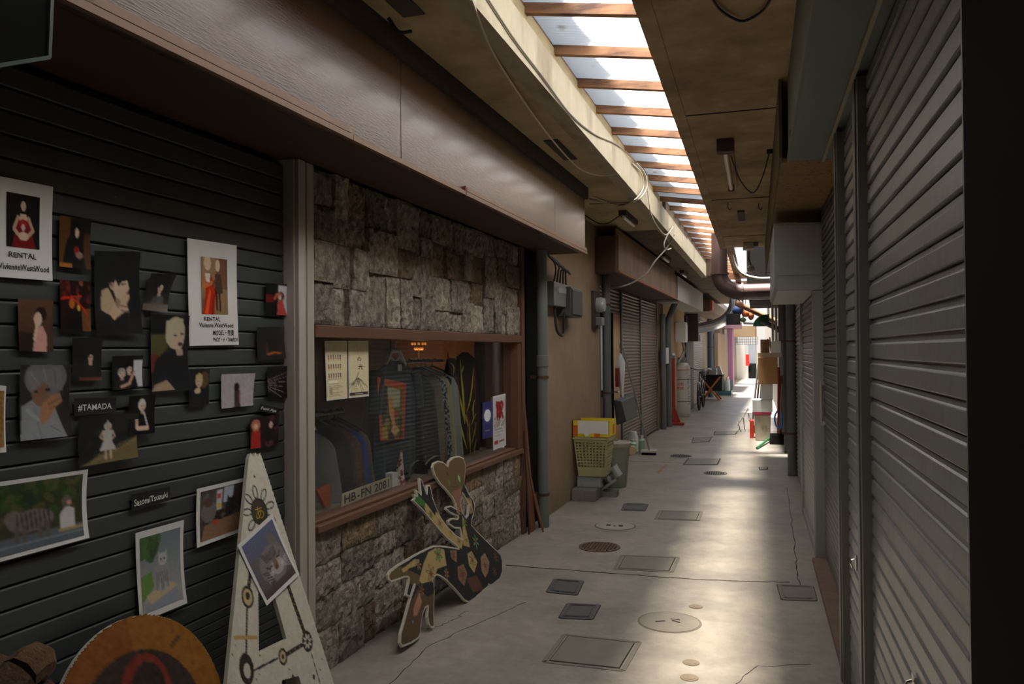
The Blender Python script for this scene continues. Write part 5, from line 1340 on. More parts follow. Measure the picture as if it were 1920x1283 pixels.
def pipe(label, n, s, r, z0, z1, mt, straps=(), fr='L', sockets=()):
    t = thing('drainpipe', label, 'pipe', fr, (n, s, z0))
    MB().tube([(n, s, z0), (n, s, z1)], r, 16).build('tube', mt, t, smooth=True)
    for z in straps: MB().lathe([(r + .001, -.012), (r + .006, -.012), (r + .006, .012), (r + .001, .012)], (n, s, z), 16, caps=False).box(n - r - .06, n - r + .01, s - .012, s + .012, z - .012, z + .012).build('strap', M_STRAP, t)
    for z in sockets: MB().lathe([(r, -.05), (r + .008, -.045), (r + .008, .045), (r, .05)], (n, s, z), 16, caps=False).build('socket', mt, t, smooth=True)
    return t
pipe('grey-green drainpipe at the corner of the beige wall', -1.955, 6.55, 0.048, 0, 2.37, M_PIPEG, (0.28, 1.28), sockets=(1.42,))
struct(MB().box(-2.42, -2.08, 6.5, 6.98, 0, 3.3), 'wall_left_gap_shade', M_BLACK, 'L', 'black block standing in for the shade in the gap beside the drainpipe', base=(-2.3, 6.5, 0))  # solid block; shade of the recess is put into its black colour
# meter cabinets on the beige wall
a0 = LX(1021, 528); a1 = LX(1050, 578)
t = thing('meter_box', 'light grey electricity meter box on the beige wall', 'box', 'L', (-2.04, a0[1], a1[2]))
MB().box(-2.04, -1.95, a0[1], a1[1], a1[2], a0[2]).build('case', M_PLASTG, t, bevel=0.006); CS_ = t.children[0]
MB().box(-1.95, -1.945, a0[1] + .25 * (a1[1] - a0[1]), a1[1] - .05, a1[2] + .12, a0[2] - .04).build('window', mat('meter_window', (150, 156, 156), 0.15), CS_)
MB().tube(curve([(-1.99, a0[1] + .15, a1[2]), (-1.98, a0[1] + .18, a1[2] - .22), (-1.97, a0[1] + .38, a1[2] - .26), (-1.97, a0[1] + .42, a1[2] - .05)]), .012, 7).build('cable', M_CABLEB, t, smooth=True)
b0 = LX(1051, 533, -1.98); b1 = LX(1078, 597, -1.98)
t = thing('switch_box', 'dark grey switch box beside the light grey meter box', 'box', 'L', (-2.04, b0[1], b1[2]))
MB().box(-2.04, -1.90, b0[1] + .08, b1[1] - .02, b1[2], b0[2] - .02).build('case', M_PLASTD, t, bevel=0.008)
MB().box(-1.90, -1.888, b0[1] + .10, b1[1] - .04, b1[2] + .02, b0[2] - .04).build('door', M_PLASTD, t, bevel=0.006)
mb = MB()
for k in range(5):
    mb.tube(curve([(-1.98, 6.85 + .04 * k, 2.36), (-1.95 + .02 * k, 6.95 + .06 * k, 2.30 - .02 * k), (-1.97, 7.05 + .09 * k, 2.22 + .015 * k), (-1.99, 7.02 + .12 * k, 2.10)]), .008, 6)
o = single(mb, 'cable_tangle', 'tangle of old cables above the meter box', 'cable', M_CABLEB, 'L', (-2.0, 7, 2.15)); o['kind'] = 'stuff'
# kWh meter on its board at the corner
c0 = LX(1110, 545, -2.03); c1 = LX(1117, 617, -2.03)
t = thing('kwh_meter', 'glass-covered electricity meter on a dark board by the corner', 'meter', 'L', (-2.04, c0[1], c1[2]))
MB().box(-2.04, -2.01, c0[1], c0[1] + .30, c1[2], c0[2]).build('back_board', mat('meter_board', (66, 54, 44), 0.8), t)
mb = MB(); mb.lathe([(.03, 0), (.085, 0.0), (.09, .05), (.075, .09), (.02, .10)], (0, 0, 0), 16)
mb.v = [(-2.01 + z, c0[1] + .16 + x, (c0[2] + c1[2]) / 2 + .06 + y) for x, y, z in mb.v]
mb.build('glass_cover', mat('meter_glass', (160, 166, 164), 0.12, spec=0.9), t, smooth=True)
MB().box(-2.01, -1.94, c0[1] + .08, c0[1] + .24, c1[2] + .04, c1[2] + .13).build('terminal_cover', M_PLASTG, t, bevel=0.004)
pipe('grey drainpipe at the far end of the beige wall', -1.99, 9.35, 0.05, 0, 2.42, M_PIPED, (1.0, 2.05))
# recessed frontage beyond: wall, door, shutters
struct(MB().box(-2.6, -2.28, 9.22, 16.0, 0, 3.3), 'wall_left_recess', mat('brown_boarding', (112, 82, 58), 0.8, var=0.15, vscale=5), 'L', 'brown boarded frontage set back from the beige wall', base=(-2.3, 9.22, 0))
struct(MB().box(-2.28, -2.06, 9.225, 9.25, 0, 3.3), 'wall_left_return', M_BEIGE, 'L', 'return of the beige wall', base=(-2.2, 9.23, 0))
D = bpy.data.objects.new('door_1', None); COL.objects.link(D); D['kind'] = 'structure'; D['label'] = 'half-glazed door behind the dustbin'
D.location = W('L', -2.27, 10.3, 0); D.rotation_euler = (0, 0, -ANG['L']); BASE[D.name] = (-2.27, 10.3, 0)
MB().box(-2.29, -2.25, 10.1, 10.2, 0, 2.03).box(-2.29, -2.25, 10.95, 11.03, 0, 2.03).box(-2.29, -2.25, 10.2, 10.95, 0, .12).box(-2.29, -2.25, 10.2, 10.95, 1.93, 2.03).box(-2.29, -2.25, 10.2, 10.95, 0.9, .98).build('door_frame', M_BLACK, D)
MB().box(-2.28, -2.27, 10.2, 10.95, .98, 1.93).build('pane', mat('door_pane', (176, 192, 206), 0.15, spec=0.8), D)
MB().box(-2.28, -2.265, 10.2, 10.95, .12, .9).build('lower_panel', mat('door_brown', (120, 92, 66), 0.6), D)
MB().tube([(-2.26, 10.98, .93), (-2.17, 10.98, .93), (-2.17, 10.85, .93)], .012, 8).build('handle', MATS['chrome'], D)
MB().box(-2.28, -2.26, 11.03, 11.55, 0, 2.03).build('side_panel', mat('door_side', (176, 140, 102), 0.6), D)
M_BRSLAT = mat('brown_slat', (108, 90, 78), 0.5, metal=0.2, var=0.15, vscale=8)
def ribbed(root, name, n0, s0, s1, z0, z1, pitch, amp, mt, sgn=1):
    mb = MB(); k = int((z1 - z0) / pitch) * 4; prev = None
    vs = []
    for i in range(k + 1):
        z = z0 + (z1 - z0) * i / k; o = amp * (0.0, 1.0, 1.0, 0.3)[i % 4] * sgn
        vs += [(n0 + o, s0, z), (n0 + o, s1, z)]
    mb.add(vs, [(2 * i, 2 * i + 1, 2 * i + 3, 2 * i + 2) for i in range(k)])
    return mb.build(name, mt, root)
T = thing('roller_shutter', 'brown ribbed shutter above the half-glazed door', 'shutter', 'L', (-2.27, 9.9, 2.03)); ribbed(T, 'curtain', -2.27, 9.7, 11.55, 2.035, 2.39, .05, .012, M_BRSLAT)
T = thing('roller_shutter', 'brown ribbed shutter next to the hanging umbrella', 'shutter', 'L', (-2.25, 11.62, 0)); ribbed(T, 'curtain', -2.26, 11.65, 13.22, 0.03, 2.39, .05, .012, M_BRSLAT); MB().box(-2.27, -2.235, 11.57, 11.65, 0, 2.39).build('guide_rail', M_PIPED, T)
T = thing('roller_shutter', 'brown ribbed shutter nearer the twin drainpipes', 'shutter', 'L', (-2.25, 13.3, 0)); ribbed(T, 'curtain', -2.26, 13.32, 15.05, 0.03, 2.39, .05, .012, M_BRSLAT); MB().box(-2.27, -2.235, 13.22, 13.32, 0, 2.39).build('guide_rail', M_PIPED, T); MB().box(-2.27, -2.235, 15.05, 15.12, 0, 2.39).build('guide_rail', M_RAIL, T)
F2 = thing('shop_fascia', 'weathered brown boxed fascia over the brown shutters', 'fascia', 'L', (-1.9, 9.0, 2.4))
M_F2 = mat('weathered_fascia', (120, 96, 74), 0.6, rgb2=(90, 62, 44), vscale2=1.4, var=0.15, vscale=8, stretch=(1, 2, .6))
for a_, b_ in ((8.97, 10.6), (10.605, 12.3), (12.305, 14.1)): MB().box(-1.80, -1.76, a_, b_, 2.4, 2.82).build('panel', M_F2, F2)
MB().box(-2.035, -1.80, 8.97, 9.01, 2.4, 2.82).build('end_panel', mat('fascia_end', (74, 46, 32), 0.6, var=0.15), F2)
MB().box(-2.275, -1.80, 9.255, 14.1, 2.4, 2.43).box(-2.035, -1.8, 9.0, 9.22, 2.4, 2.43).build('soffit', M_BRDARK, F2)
MB().box(-1.76, -1.75, 8.97, 14.1, 2.395, 2.415).build('rusty_edge', mat('rust_edge', (140, 76, 40), 0.8, var=0.3, vscale=9), F2)
MB().box(-1.80, -1.78, 8.97, 14.1, 2.82, 2.9).build('flashing', M_RUST, F2)
# things on the floor along the beige wall
q0 = LZ(1072, 940); q1 = LZ(1112, 945)
M_BLOCK = mat('concrete_block', (126, 120, 110), 0.9, var=0.15, vscale=30, bump=0.4, bscale=90)
M_BLOCKG = mat('grey_block', (150, 152, 146), 0.9, var=0.12, vscale=30, bump=0.4, bscale=90)
single(MB().box(-2.03, -1.78, 7.78, 8.17, 0, 0.115), 'concrete_block', 'dark concrete block lying flat on the floor by the beige wall', 'block', M_BLOCK, 'L', (-1.9, 7.97, 0), bevel=0.008)
t = thing('concrete_block', 'pale hollow concrete block lying on the dark block under the basket', 'block', 'L', (-1.85, 8.0, 0.117))
MB().box(-2.0, -1.76, 7.90, 8.05, 0.117, 0.235).build('shell', M_BLOCKG, t, bevel=0.006)
t = thing('concrete_block', 'pale two-holed concrete block tipped beside the basket', 'block', 'L', (-1.68, 8.1, 0))
mb = MB()
for d in ((0, .015), (.12, .025), (.235, .025), (.355, .015)):
    pass
def _tip(x, y, z): return (-1.80 + .10 * x * 2.6 + .0, 8.06 + y, .12 + z + x * .22)
for xx in (0.0, .155, .31):
    c = Vector((-1.755 + .0, 0, 0))
for k in range(3):
    p = Vector((-1.79 + .075 * k, 8.05, .10 + .055 * k))
    mb.obox(p + Vector((0, .095, .05)), (.012, 0, .008), (0, .095, 0), (-.03, 0, .05))
mb.obox(Vector((-1.715, 8.145, .125)), (.09, 0, .065), (0, .095, 0), (-.006, 0, .009)); mb.obox(Vector((-1.765, 8.145, .225)), (.09, 0, .065), (0, .095, 0), (-.006, 0, .009))
mb.build('webs', M_BLOCKG, t)
MB().box(-1.80, -1.63, 8.06, 8.2, 0, .06).build('footing', M_BLOCK, t)
# basket: square tapering plastic with holes
BK = thing('plastic_basket', 'yellow-olive plastic basket with square holes standing on blocks', 'basket', 'L', (-1.86, 8.0, 0.236))
M_BASK = mat('olive_plastic', (176, 168, 120), 0.45, var=0.08, vscale=10)
bz0, bz1, bh0, bh1 = .236, .62, .135, .175
bc = (-1.845, 8.02)
def side(i, a, t, inset_=0.0):
    hw = bh0 + (bh1 - bh0) * t - inset_; z = bz0 + (bz1 - bz0) * t
    x, y = ((a, -1), (1, a), (-a, 1), (-1, -a))[i]
    return (bc[0] + x * hw, bc[1] + y * hw, z)
for i in range(4):
    mb = MB(); K, J = 17, 17
    xsx = [-1 + 2 * (k // 2 + (0.38 if k % 2 else 0.0)) / 9.38 for k in range(19)] + [1.0]; tz = [0.0] + [.24 + .66 * (k // 2 + (0.62 if k % 2 else 0.0)) / 8.62 for k in range(18)] + [1.0]
    for j in range(len(tz) - 1):
        for k in range(19):
            hole = 1 <= j <= 17 and k % 2 == 1 and j % 2 == 1
            if not hole: mb.quad(side(i, xsx[k], tz[j]), side(i, xsx[k + 1], tz[j]), side(i, xsx[k + 1], tz[j + 1]), side(i, xsx[k], tz[j + 1]))
    o = mb.build('lattice_side', M_BASK, BK)
    so = o.modifiers.new('thickness', 'SOLIDIFY'); so.thickness = 0.004
MB().box(bc[0] - bh0, bc[0] + bh0, bc[1] - bh0, bc[1] + bh0, bz0, bz0 + .006).build('bottom', M_BASK, BK)
mb = MB()
for i in range(4): mb.bar(side(i, -1, 1), side(i, 1, 1), .022, .018)
mb.build('rim', M_BASK, BK)
# cardboard tray on the basket
CT = thing('carton', 'yellow and white carton with orange bands lying in the basket', 'carton', 'L', (-1.85, 8.0, .63))
cx0, cx1, cy0, cy1, z0, z1 = -2.03, -1.655, 7.86, 8.19, .632, .80
M_YEL = mat('carton_yellow', (226, 200, 40), 0.6); M_ORA = mat('carton_orange', (206, 104, 36), 0.6); M_CIN = mat('carton_inside', (120, 92, 60), 0.8)
FW = MB().box(cx0, cx1, cy0, cy0 + .006, z0, z1).build('front_wall', M_YEL, CT); MB().box(cx0, cx1, cy1 - .006, cy1, z0, z1).build('back_wall', M_YEL, CT)
MB().box(cx0, cx0 + .006, cy0, cy1, z0, z1).build('side_wall', M_CIN, CT); MB().box(cx1 - .006, cx1, cy0, cy1, z0, z1).build('side_wall', M_YEL, CT); MB().box(cx0, cx1, cy0, cy1, z0, z0 + .005).build('bottom', M_CIN, CT)
MB().box(cx0 + .055, cx1 - .01, cy0 - .002, cy0, z0 + .035, z1 - .004).build('white_label', M_PAPER, FW); MB().box(cx0 + .005, cx0 + .052, cy0 - .002, cy0, z0 + .01, z1 - .05).build('orange_band', M_ORA, FW); MB().box(cx0 + .22, cx0 + .28, cy0 - .003, cy0, z0 + .0, z0 + .04).build('orange_band', M_ORA, FW); MB().box(cx1, cx1 + .002, cy0 + .18, cy0 + .26, z0 + .02, z1 - .05).build('orange_band', M_ORA, CT)
MB().prism([(0, 0), (.05, .012), (.06, -.03), (.02, -.04)], lambda x, y, h: (-1.92 + x, cy0 - .006 - h, z0 + .045 + y), 0, .001).build('torn_label', M_PAPER, CT)
# dustbin
bx, by = LZ(1146, 917)[:2]
by += .16
DB = thing('dustbin', 'pale green plastic dustbin with a lid beside the basket', 'bin', 'L', (bx, by, 0))
M_BIN = mat('bin_green', (134, 142, 124), 0.5, var=0.08, vscale=8); M_LID = mat('bin_lid', (150, 144, 130), 0.6, var=0.1, vscale=10)
MB().lathe([(.13, 0), (.135, .01), (.175, .42), (.18, .44), (.187, .44), (.187, .47), (.17, .47)], (bx, by, 0), 28).build('tub', M_BIN, DB, smooth=True)
MB().lathe([(.192, .455), (.195, .49), (.17, .50), (.16, .495), (.06, .505), (.001, .507)], (bx, by, 0), 28).build('lid', M_LID, DB, smooth=True)
MB().box(bx - .05, bx + .05, by - .012, by + .012, .505, .525).build('lid_grip', M_LID, [c for c in DB.children if c.name.startswith('lid')][0], bevel=.005)
# broom, hanging umbrella, dustpan, bottles
p0 = Vector(LX(1168, 652, -2.1)); p1 = Vector(LZ(1218, 853)); p1.z = .04
BR = thing('push_broom', 'long grey-handled deck brush leaning on the brown shutter', 'broom', 'L', tuple(p1 - Vector((0, 0, .04))))
MB().tube([p0, p1], .013, 8).build('handle', mat('broom_alu', (150, 150, 146), 0.4, metal=0.3), BR, smooth=True)
BH = MB().box(p1.x - .12, p1.x + .10, p1.y - .05, p1.y + .04, .035, .07).build('head', M_WHITEP, BR, bevel=.006); MB().box(p1.x - .11, p1.x + .09, p1.y - .04, p1.y + .03, 0, .035).build('bristles', M_BLACK, BH)
u0 = Vector(LX(1163, 655, -2.12)); u1 = Vector(LX(1166, 740, -2.12))
UM = thing('umbrella', 'closed white umbrella hanging at the door side', 'umbrella', 'L', tuple(u1))
MB().tube([u0 + Vector((0, 0, -.06)), u0 + (u1 - u0) * .3, u0 + (u1 - u0) * .55, u1], [.012, .06, .05, .02], 10).build('canopy', M_WHITEP, UM, smooth=True)
MB().tube(curve([u0 + Vector((0, 0, .02)), u0 + Vector((0, .03, .10)), u0 + Vector((0, .07, .06))]), .012, 7).build('handle', mat('umbrella_green', (60, 96, 56), 0.5), UM, smooth=True)
rb = LX(1157, 690, -2.15)
mb = MB().box(-2.17, -2.12, rb[1] - .05, rb[1] + .06, rb[2] - .26, rb[2] + .0); single(mb, 'red_pouch', 'dark red pouch hanging beside the umbrella', 'pouch', mat('dark_red_pouch', (120, 40, 34), 0.8), 'L', (-2.14, rb[1], rb[2] - .26), bevel=.012)
d0 = LX(1157, 750, -2.03); d1 = LX(1186, 786, -2.03)
DP = thing('dustpan', 'dark grey dustpan hanging on the brown shutter', 'dustpan', 'L', (-2.05, d0[1], d1[2]))
mb = MB(); mb.add([(-2.08, d0[1], d0[2]), (-2.08, d1[1], d0[2] + .02), (-2.06, d1[1] - .05, d1[2]), (-2.06, d0[1] + .1, d1[2]), (-1.98, d0[1] + .03, d0[2] - .02), (-1.98, d1[1] - .03, d0[2]), (-1.94, d1[1] - .1, d1[2] + .05), (-1.94, d0[1] + .15, d1[2] + .05)],
       [(0, 3, 2, 1), (4, 5, 6, 7), (0, 1, 5, 4), (1, 2, 6, 5), (2, 3, 7, 6), (3, 0, 4, 7)]); mb.build('pan', mat('pan_grey', (66, 68, 70), 0.5), DP, bevel=.01)
MB().tube([(-2.06, (d0[1] + d1[1]) / 2, d0[2]), (-2.09, (d0[1] + d1[1]) / 2, d0[2] + .42)], .014, 8).build('handle', M_WHITEP, DP)
b_ = LZ(1186, 850); n_, s_ = b_[0], b_[1]
mb = MB(); ring_mesh(mb, lambda a, t: (n_ - .03 + (.09 - .05 * t * t) * math.cos(a) * (1 + .15 * math.sin(4 * a)), s_ + .25 + (.09 - .05 * t * t) * math.sin(a), .30 * t), 12, 6)
single(mb, 'plastic_bag', 'crumpled white plastic bag on the floor under the dustpan', 'bag', M_WHITEP, 'L', (n_ - .03, s_ + .25, 0), smooth=True)
for dx, dy, r, h, lab, c_ in ((.0, .0, .06, .20, 'pale green bottle standing in front of the plastic bag', (150, 182, 156)), (.13, .05, .05, .26, 'taller pale green bottle behind the first bottle', (150, 180, 160))):
    t = thing('bottle', lab, 'bottle', 'L', (n_ + dx, s_ + dy, 0)); MB().lathe([(r, 0), (r, h * .72), (r * .4, h * .84)], (n_ + dx, s_ + dy, 0), 14).build('body', mat('bottle_green', c_, 0.4), t, smooth=True); MB().lathe([(r * .5, h * .84), (r * .5, h)], (n_ + dx, s_ + dy, 0), 12).build('cap', M_WHITEP, t)
mb = MB(); mb.lathe([(.02, -.03), (.065, -.03), (.065, .03), (.02, .03)], (0, 0, 0), 18); mb.v = [(n_ + .03 + x, s_ - .2 + z, .066 + y) for x, y, z in mb.v]
single(mb, 'tape_roll', 'cream tape roll standing on edge before the bottles', 'roll', mat('tape_cream', (206, 190, 140), 0.6), 'L', (n_ + .03, s_ - .2, 0))
mb = MB()
g = [LZ(u, v) for u, v in ((1230, 887), (1248, 871), (1252, 871), (1236, 887))]
MB().prism([(p[0], p[1]) for p in g], lambda x, y, h: W('L', x, y, h), 0.0003, 0.0016).build('painted_mark', mat('orange_mark', (164, 122, 92), 0.8), FLOOR, base=(0, 0, 0))
# twin pipes, diagonal feed
pipe('left one of the twin grey drainpipes', -2.17, 15.3, 0.055, 0, 2.2, M_PIPED, fr='L')
t = thing('drainpipe', 'right one of the twin grey drainpipes with its slanting feed', 'pipe', 'L', (-2.14, 15.85, 0))
e = Vector((-2.14, 15.85, 0)); MB().tube([e, e + Vector((0, 0, 2.12)), e + Vector((.06, 0, 2.25)), Vector(LY(1276, 545, 15.85))], .058, 14).build('tube', M_PIPED, t, smooth=True)
struct(MB().box(-2.6, -2.26, 16.0, 19.6, 0, 3.3), 'wall_left_plaster', mat('ochre_plaster', (176, 150, 116), 0.85, var=0.1, vscale=4), 'L', 'pale ochre plaster wall behind the gas cylinder', base=(-2.26, 16, 0))
F3 = thing('shop_fascia', 'pale grey sheet fascia above the gas cylinder', 'fascia', 'L', (-1.9, 15.5, 2.4))
MB().box(-1.82, -1.79, 14.6, 19.4, 2.42, 2.85).build('front', mat('pale_fascia', (168, 164, 154), 0.5), F3); MB().box(-2.26, -1.82, 15.2, 19.4, 2.42, 2.46).build('soffit', mat('fascia_soffit', (170, 166, 158), 0.5), F3); MB().box(-2.25, -1.82, 19.36, 19.4, 2.46, 2.85).build('end_panel', MATS['pale_fascia'], F3)

# ------------------------------------------------------------------ ceilings further on
struct(MB().box(-2.65, -1.15, 9.6, 16.0, 2.955, 3.3), 'ceiling_left_mid', mat('brown_ceiling', (104, 88, 66), 0.85, rgb2=(70, 56, 42), vscale2=2.0, var=0.2, vscale=7), 'M', 'stained plaster ceiling farther along on the left', base=(-1.15, 9.6, 2.95))
struct(MB().box(-1.25, -1.145, 12.2, 16.2, 2.94, 3.2), 'trim_7', M_BEAM, 'M', 'far end of the pale plastered beam', base=(-1.145, 12.2, 2.94))
struct(MB().box(-2.65, -1.25, 16.0, 26, 2.96, 3.3), 'ceiling_left_far', MATS['brown_ceiling'], 'L', 'brown ceiling above the gas cylinder', base=(-1.25, 16, 2.96))
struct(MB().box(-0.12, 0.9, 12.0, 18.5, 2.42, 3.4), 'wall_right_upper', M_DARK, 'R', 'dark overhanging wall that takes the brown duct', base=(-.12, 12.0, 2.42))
struct(MB().box(-2.7, -2.3, 19.6, 44, 0, 3.4), 'wall_left_far', mat('far_grey_wall', (132, 122, 110), 0.85, var=0.12, vscale=3), 'L', 'grey frontage far down the left side', base=(-2.3, 19.6, 0))
struct(MB().box(0.45, 0.9, 24, 46, 0, 3.4), 'wall_right_far', mat('far_right_wall', (150, 142, 130), 0.85, var=0.1, vscale=3), 'R', 'frontage far down the right side', base=(.45, 24, 0))
# ------------------------------------------------------------------ ducts
M_BDUCT = mat('brown_duct', (92, 72, 68), 0.35, metal=0.1, var=0.05)
M_SDUCT = mat('galvanised_duct', (214, 218, 224), 0.2, metal=0.85)
yd = 12.0
v0 = Vector(RY(1349, 468, yd)); v1 = Vector(RY(1349, 514, yd)); h1 = Vector(RY(1392, 548, yd)); h2 = Vector((.35, yd, h1.z))
rd = .115
BD = thing('exhaust_duct', 'brown round exhaust duct bending to the right under the skylight', 'duct', 'R', tuple(v1))
top = Vector((v0.x, yd, 3.28))
MB().tube([top, v1], rd, 20).build('riser', M_BDUCT, BD, smooth=True)
el = []
c_el = Vector((h1.x, yd, v1.z))
for k in range(9):
    an = PI / 2 * k / 8
    el.append(Vector((c_el.x - (c_el.x - v1.x) * math.cos(an), yd, c_el.z - (c_el.z - h1.z) * math.sin(an))))
MB().tube(el, rd, 20).build('elbow', M_BDUCT, BD, smooth=True)
MB().tube([h1, h2], rd, 20).build('run', M_BDUCT, BD, smooth=True)
MB().lathe([(rd, -.012), (rd + .022, -.012), (rd + .022, .012), (rd, .012)], tuple(v1), 20, caps=False).build('flange', M_BDUCT, BD)
mb = MB(); mb.lathe([(rd, -.014), (rd + .024, -.014), (rd + .024, .014), (rd, .014)], (0, 0, 0), 20, caps=False); mb.v = [(h1.x + z, yd + y, h1.z + x) for x, y, z in mb.v]; mb.build('flange', M_BDUCT, BD)
ys = 20.5
SD = thing('flexible_duct', 'shiny galvanised duct bending down to the left wall', 'duct', 'R', RY(1312, 616, ys))
pts = curve([RY(u, v, ys) for u, v in ((1380, 552), (1378, 566), (1373, 583), (1361, 598), (1343, 608), (1325, 613), (1310, 616))], 5)
MB().tube(pts, .13, 18).build('tube', M_SDUCT, SD, smooth=True)
fl = Vector(RY(1309, 616, ys)); mb = MB(); mb.lathe([(.13, -.03), (.165, -.03), (.165, .03), (.13, .03)], (0, 0, 0), 18); mb.v = [(fl.x + z, ys + y, fl.z + x) for x, y, z in mb.v]; mb.build('flange', M_SDUCT, SD)
b0 = RY(1300, 588, ys - .2); b1 = RY(1309, 640, ys - .2)
single(MB().box(b0[0] - .35, b1[0], ys - .2, ys + .6, b1[2], b0[2]), 'duct_housing', 'brown-black housing where the shiny duct enters the left wall', 'housing', mat('housing_brown', (70, 58, 48), 0.7, var=0.2), 'R', (b1[0], ys, b1[2]), bevel=.01)
# ------------------------------------------------------------------ gas cylinder, stand, heater
g = LZ(1278, 783); gn, gs = g[0], g[1] + .18
GC = thing('gas_cylinder', 'tall pale grey gas cylinder with blue and red lettering', 'cylinder', 'L', (gn, gs, 0))
M_GAS = mat('gas_grey', (190, 186, 176), 0.45, var=0.06, vscale=6)
MB().lathe([(.15, 0), (.16, .03), (.178, .06), (.18, .12), (.18, 1.05), (.165, 1.15), (.12, 1.21), (.06, 1.235)], (gn, gs, 0), 28).build('body', M_GAS, GC, smooth=True)
MB().lathe([(.09, 1.22), (.09, 1.34), (.075, 1.34), (.075, 1.24)], (gn, gs, 0), 18, caps=False).build('collar', M_PLASTG, GC, smooth=True); MB().lathe([(.03, 1.23), (.03, 1.32), (.04, 1.33), (.04, 1.37), (.02, 1.38)], (gn, gs, 0), 12).build('valve', mat('valve_brass', (150, 120, 70), 0.4, metal=0.6), GC, smooth=True)
for z in (.35, .85): MB().lathe([(.181, -.006), (.184, -.006), (.184, .006), (.181, .006)], (gn, gs, z), 28, caps=False).build('chain', M_BLACK, GC)
MB().lathe([(.181, -.01), (.183, -.01), (.183, .01), (.181, .01)], (gn, gs, 1.06), 28, caps=False).build('band', mat('tan_band', (168, 130, 96), 0.6), GC)
def on_cyl(a0, r, z0):
    return lambda x, y: (gn + r * math.cos(a0 + x / r), gs + r * math.sin(a0 + x / r), z0 + y)
mb = MB()
for k, ch in enumerate('プロパンガス'):
    lettering(mb, ch, on_cyl(-.75, .1815, .86 - .115 * k), .095, .10, 0.02)
mb.build('lettering', mat('blue_ink', (50, 96, 150), 0.6), GC)
mb = MB(); lettering(mb, '火気', on_cyl(-2.15, .1815, .72), .16, .075, 0.02); lettering(mb, '厳禁', on_cyl(-2.15, .1815, .62), .16, .075, 0.02); mb.build('lettering', mat('red_ink', (190, 70, 60), 0.6), GC)
r0 = LZ(1264, 797); rn, rs = r0[0], r0[1]
RS = thing('red_stand', 'red steel stand with a broad foot before the gas cylinder', 'stand', 'L', (rn, rs, 0)); M_REDS = mat('red_steel', (150, 52, 36), 0.5, var=0.12, vscale=8)
MB().box(rn - .20, rn + .20, rs - .10, rs + .06, 0, .05).build('foot', M_REDS, RS, bevel=.006); MB().box(rn - .055, rn + .03, rs - .03, rs + .03, .05, 1.34).build('upright', M_REDS, RS, bevel=.004); MB().box(rn - .10, rn - .06, rs - .03, rs + .03, .75, 1.36).build('slide', M_REDS, RS, bevel=.004)
mb = MB(); mb.prism([(-.14, 0), (.14, 0), (.03, .32), (-.05, .32)], lambda x, z, h: (rn - .01 + x, rs + h, .05 + z), -.012, .012); mb.build('gusset', M_REDS, RS); MB().box(rn - .05, rn + .03, rs - .04, rs + .04, 1.34, 1.40).build('head', M_PLASTG, RS)
w0 = LX(1275, 603, -2.1); w1 = LX(1293, 643, -2.1)
WH = thing('water_heater', 'white wall-hung water heater beyond the gas cylinder', 'heater', 'L', (-2.25, w0[1] + .3, w1[2]))
MB().box(-2.255, -2.03, w0[1] + .3, w0[1] + .75, w1[2], w0[2]).build('case', M_WHITEP, WH, bevel=.012); MB().box(-2.03, -2.02, w0[1] + .34, w0[1] + .71, w1[2] + .05, w0[2] - .05).build('cover', M_WHITEP, WH, bevel=.004)
mb = MB()
for k in range(3): mb.tube(curve([(-2.12, w0[1] + .5 + .15 * k, w1[2]), (-2.10, w0[1] + .5 + .2 * k, w1[2] - .2), (-2.2, w0[1] + .3 + .1 * k, w1[2] - .45)]), .014, 6)
o = mb.build('pipes', M_STEEL, WH)
m0 = LX(1262, 672, -2.2)
GM = thing('gas_meter', 'old grey gas regulator above the red stand', 'regulator', 'L', (-2.24, m0[1], m0[2] - .1)); mb = MB(); mb.lathe([(.02, -.05), (.12, -.04), (.13, 0), (.10, .05), (.03, .07)], (0, 0, 0), 18); mb.v = [(-2.2 + z, m0[1] + x, m0[2] + y) for x, y, z in mb.v]; mb.build('dial', M_STEEL, GM, smooth=True); MB().box(-2.24, -2.16, m0[1] - .15, m0[1] + .15, m0[2] - .25, m0[2] - .12).build('case', M_PLASTG, GM, bevel=.01)
s0 = LX(1245, 655, -2.1); single(MB().box(-2.25, -2.12, s0[1] + .5, s0[1] + .8, s0[2] - .28, s0[2] + .03), 'wall_sign', 'small white box sign on the ochre wall', 'sign', M_WHITEP, 'L', (-2.2, s0[1], s0[2] - .28), bevel=.006)
# ------------------------------------------------------------------ bicycle
bn, bs = LZ(1308, 772)[:2]
BI = thing('bicycle', 'dark bicycle parked beyond the gas cylinder', 'bicycle', 'L', (bn, bs + .5, 0)); M_BIKE = mat('bike_black', (34, 34, 38), 0.35, metal=0.3); M_TYRE = mat('tyre', (22, 22, 22), 0.8); M_SPOKE = mat('spoke', (150, 152, 154), 0.3, metal=0.8)
def wheel(s):
    R_ = .32; mb = MB(); mb.tube([(bn, s + R_ * math.cos(2 * PI * k / 28), .34 + R_ * math.sin(2 * PI * k / 28)) for k in range(29)], .022, 7, False); w_ = mb.build('wheel', M_TYRE, BI, smooth=True)
    mb = MB()
    for k in range(12): mb.tube([(bn, s, .34), (bn, s + R_ * math.cos(PI * k / 6), .34 + R_ * math.sin(PI * k / 6))], .003, 4)
    mb.tube([(bn - .05, s, .34), (bn + .05, s, .34)], .02, 8); mb.build('spokes', M_SPOKE, w_)
    mb = MB(); mb.tube([(bn, s + .36 * math.cos(PI * (.05 + .8 * k / 12)), .34 + .36 * math.sin(PI * (.05 + .8 * k / 12))) for k in range(13)], .02, 6); mb.build('mudguard', M_BIKE, BI, smooth=True)
s1_, s2_ = bs + .40, bs + 1.45
wheel(s1_); wheel(s2_)
mb = MB()
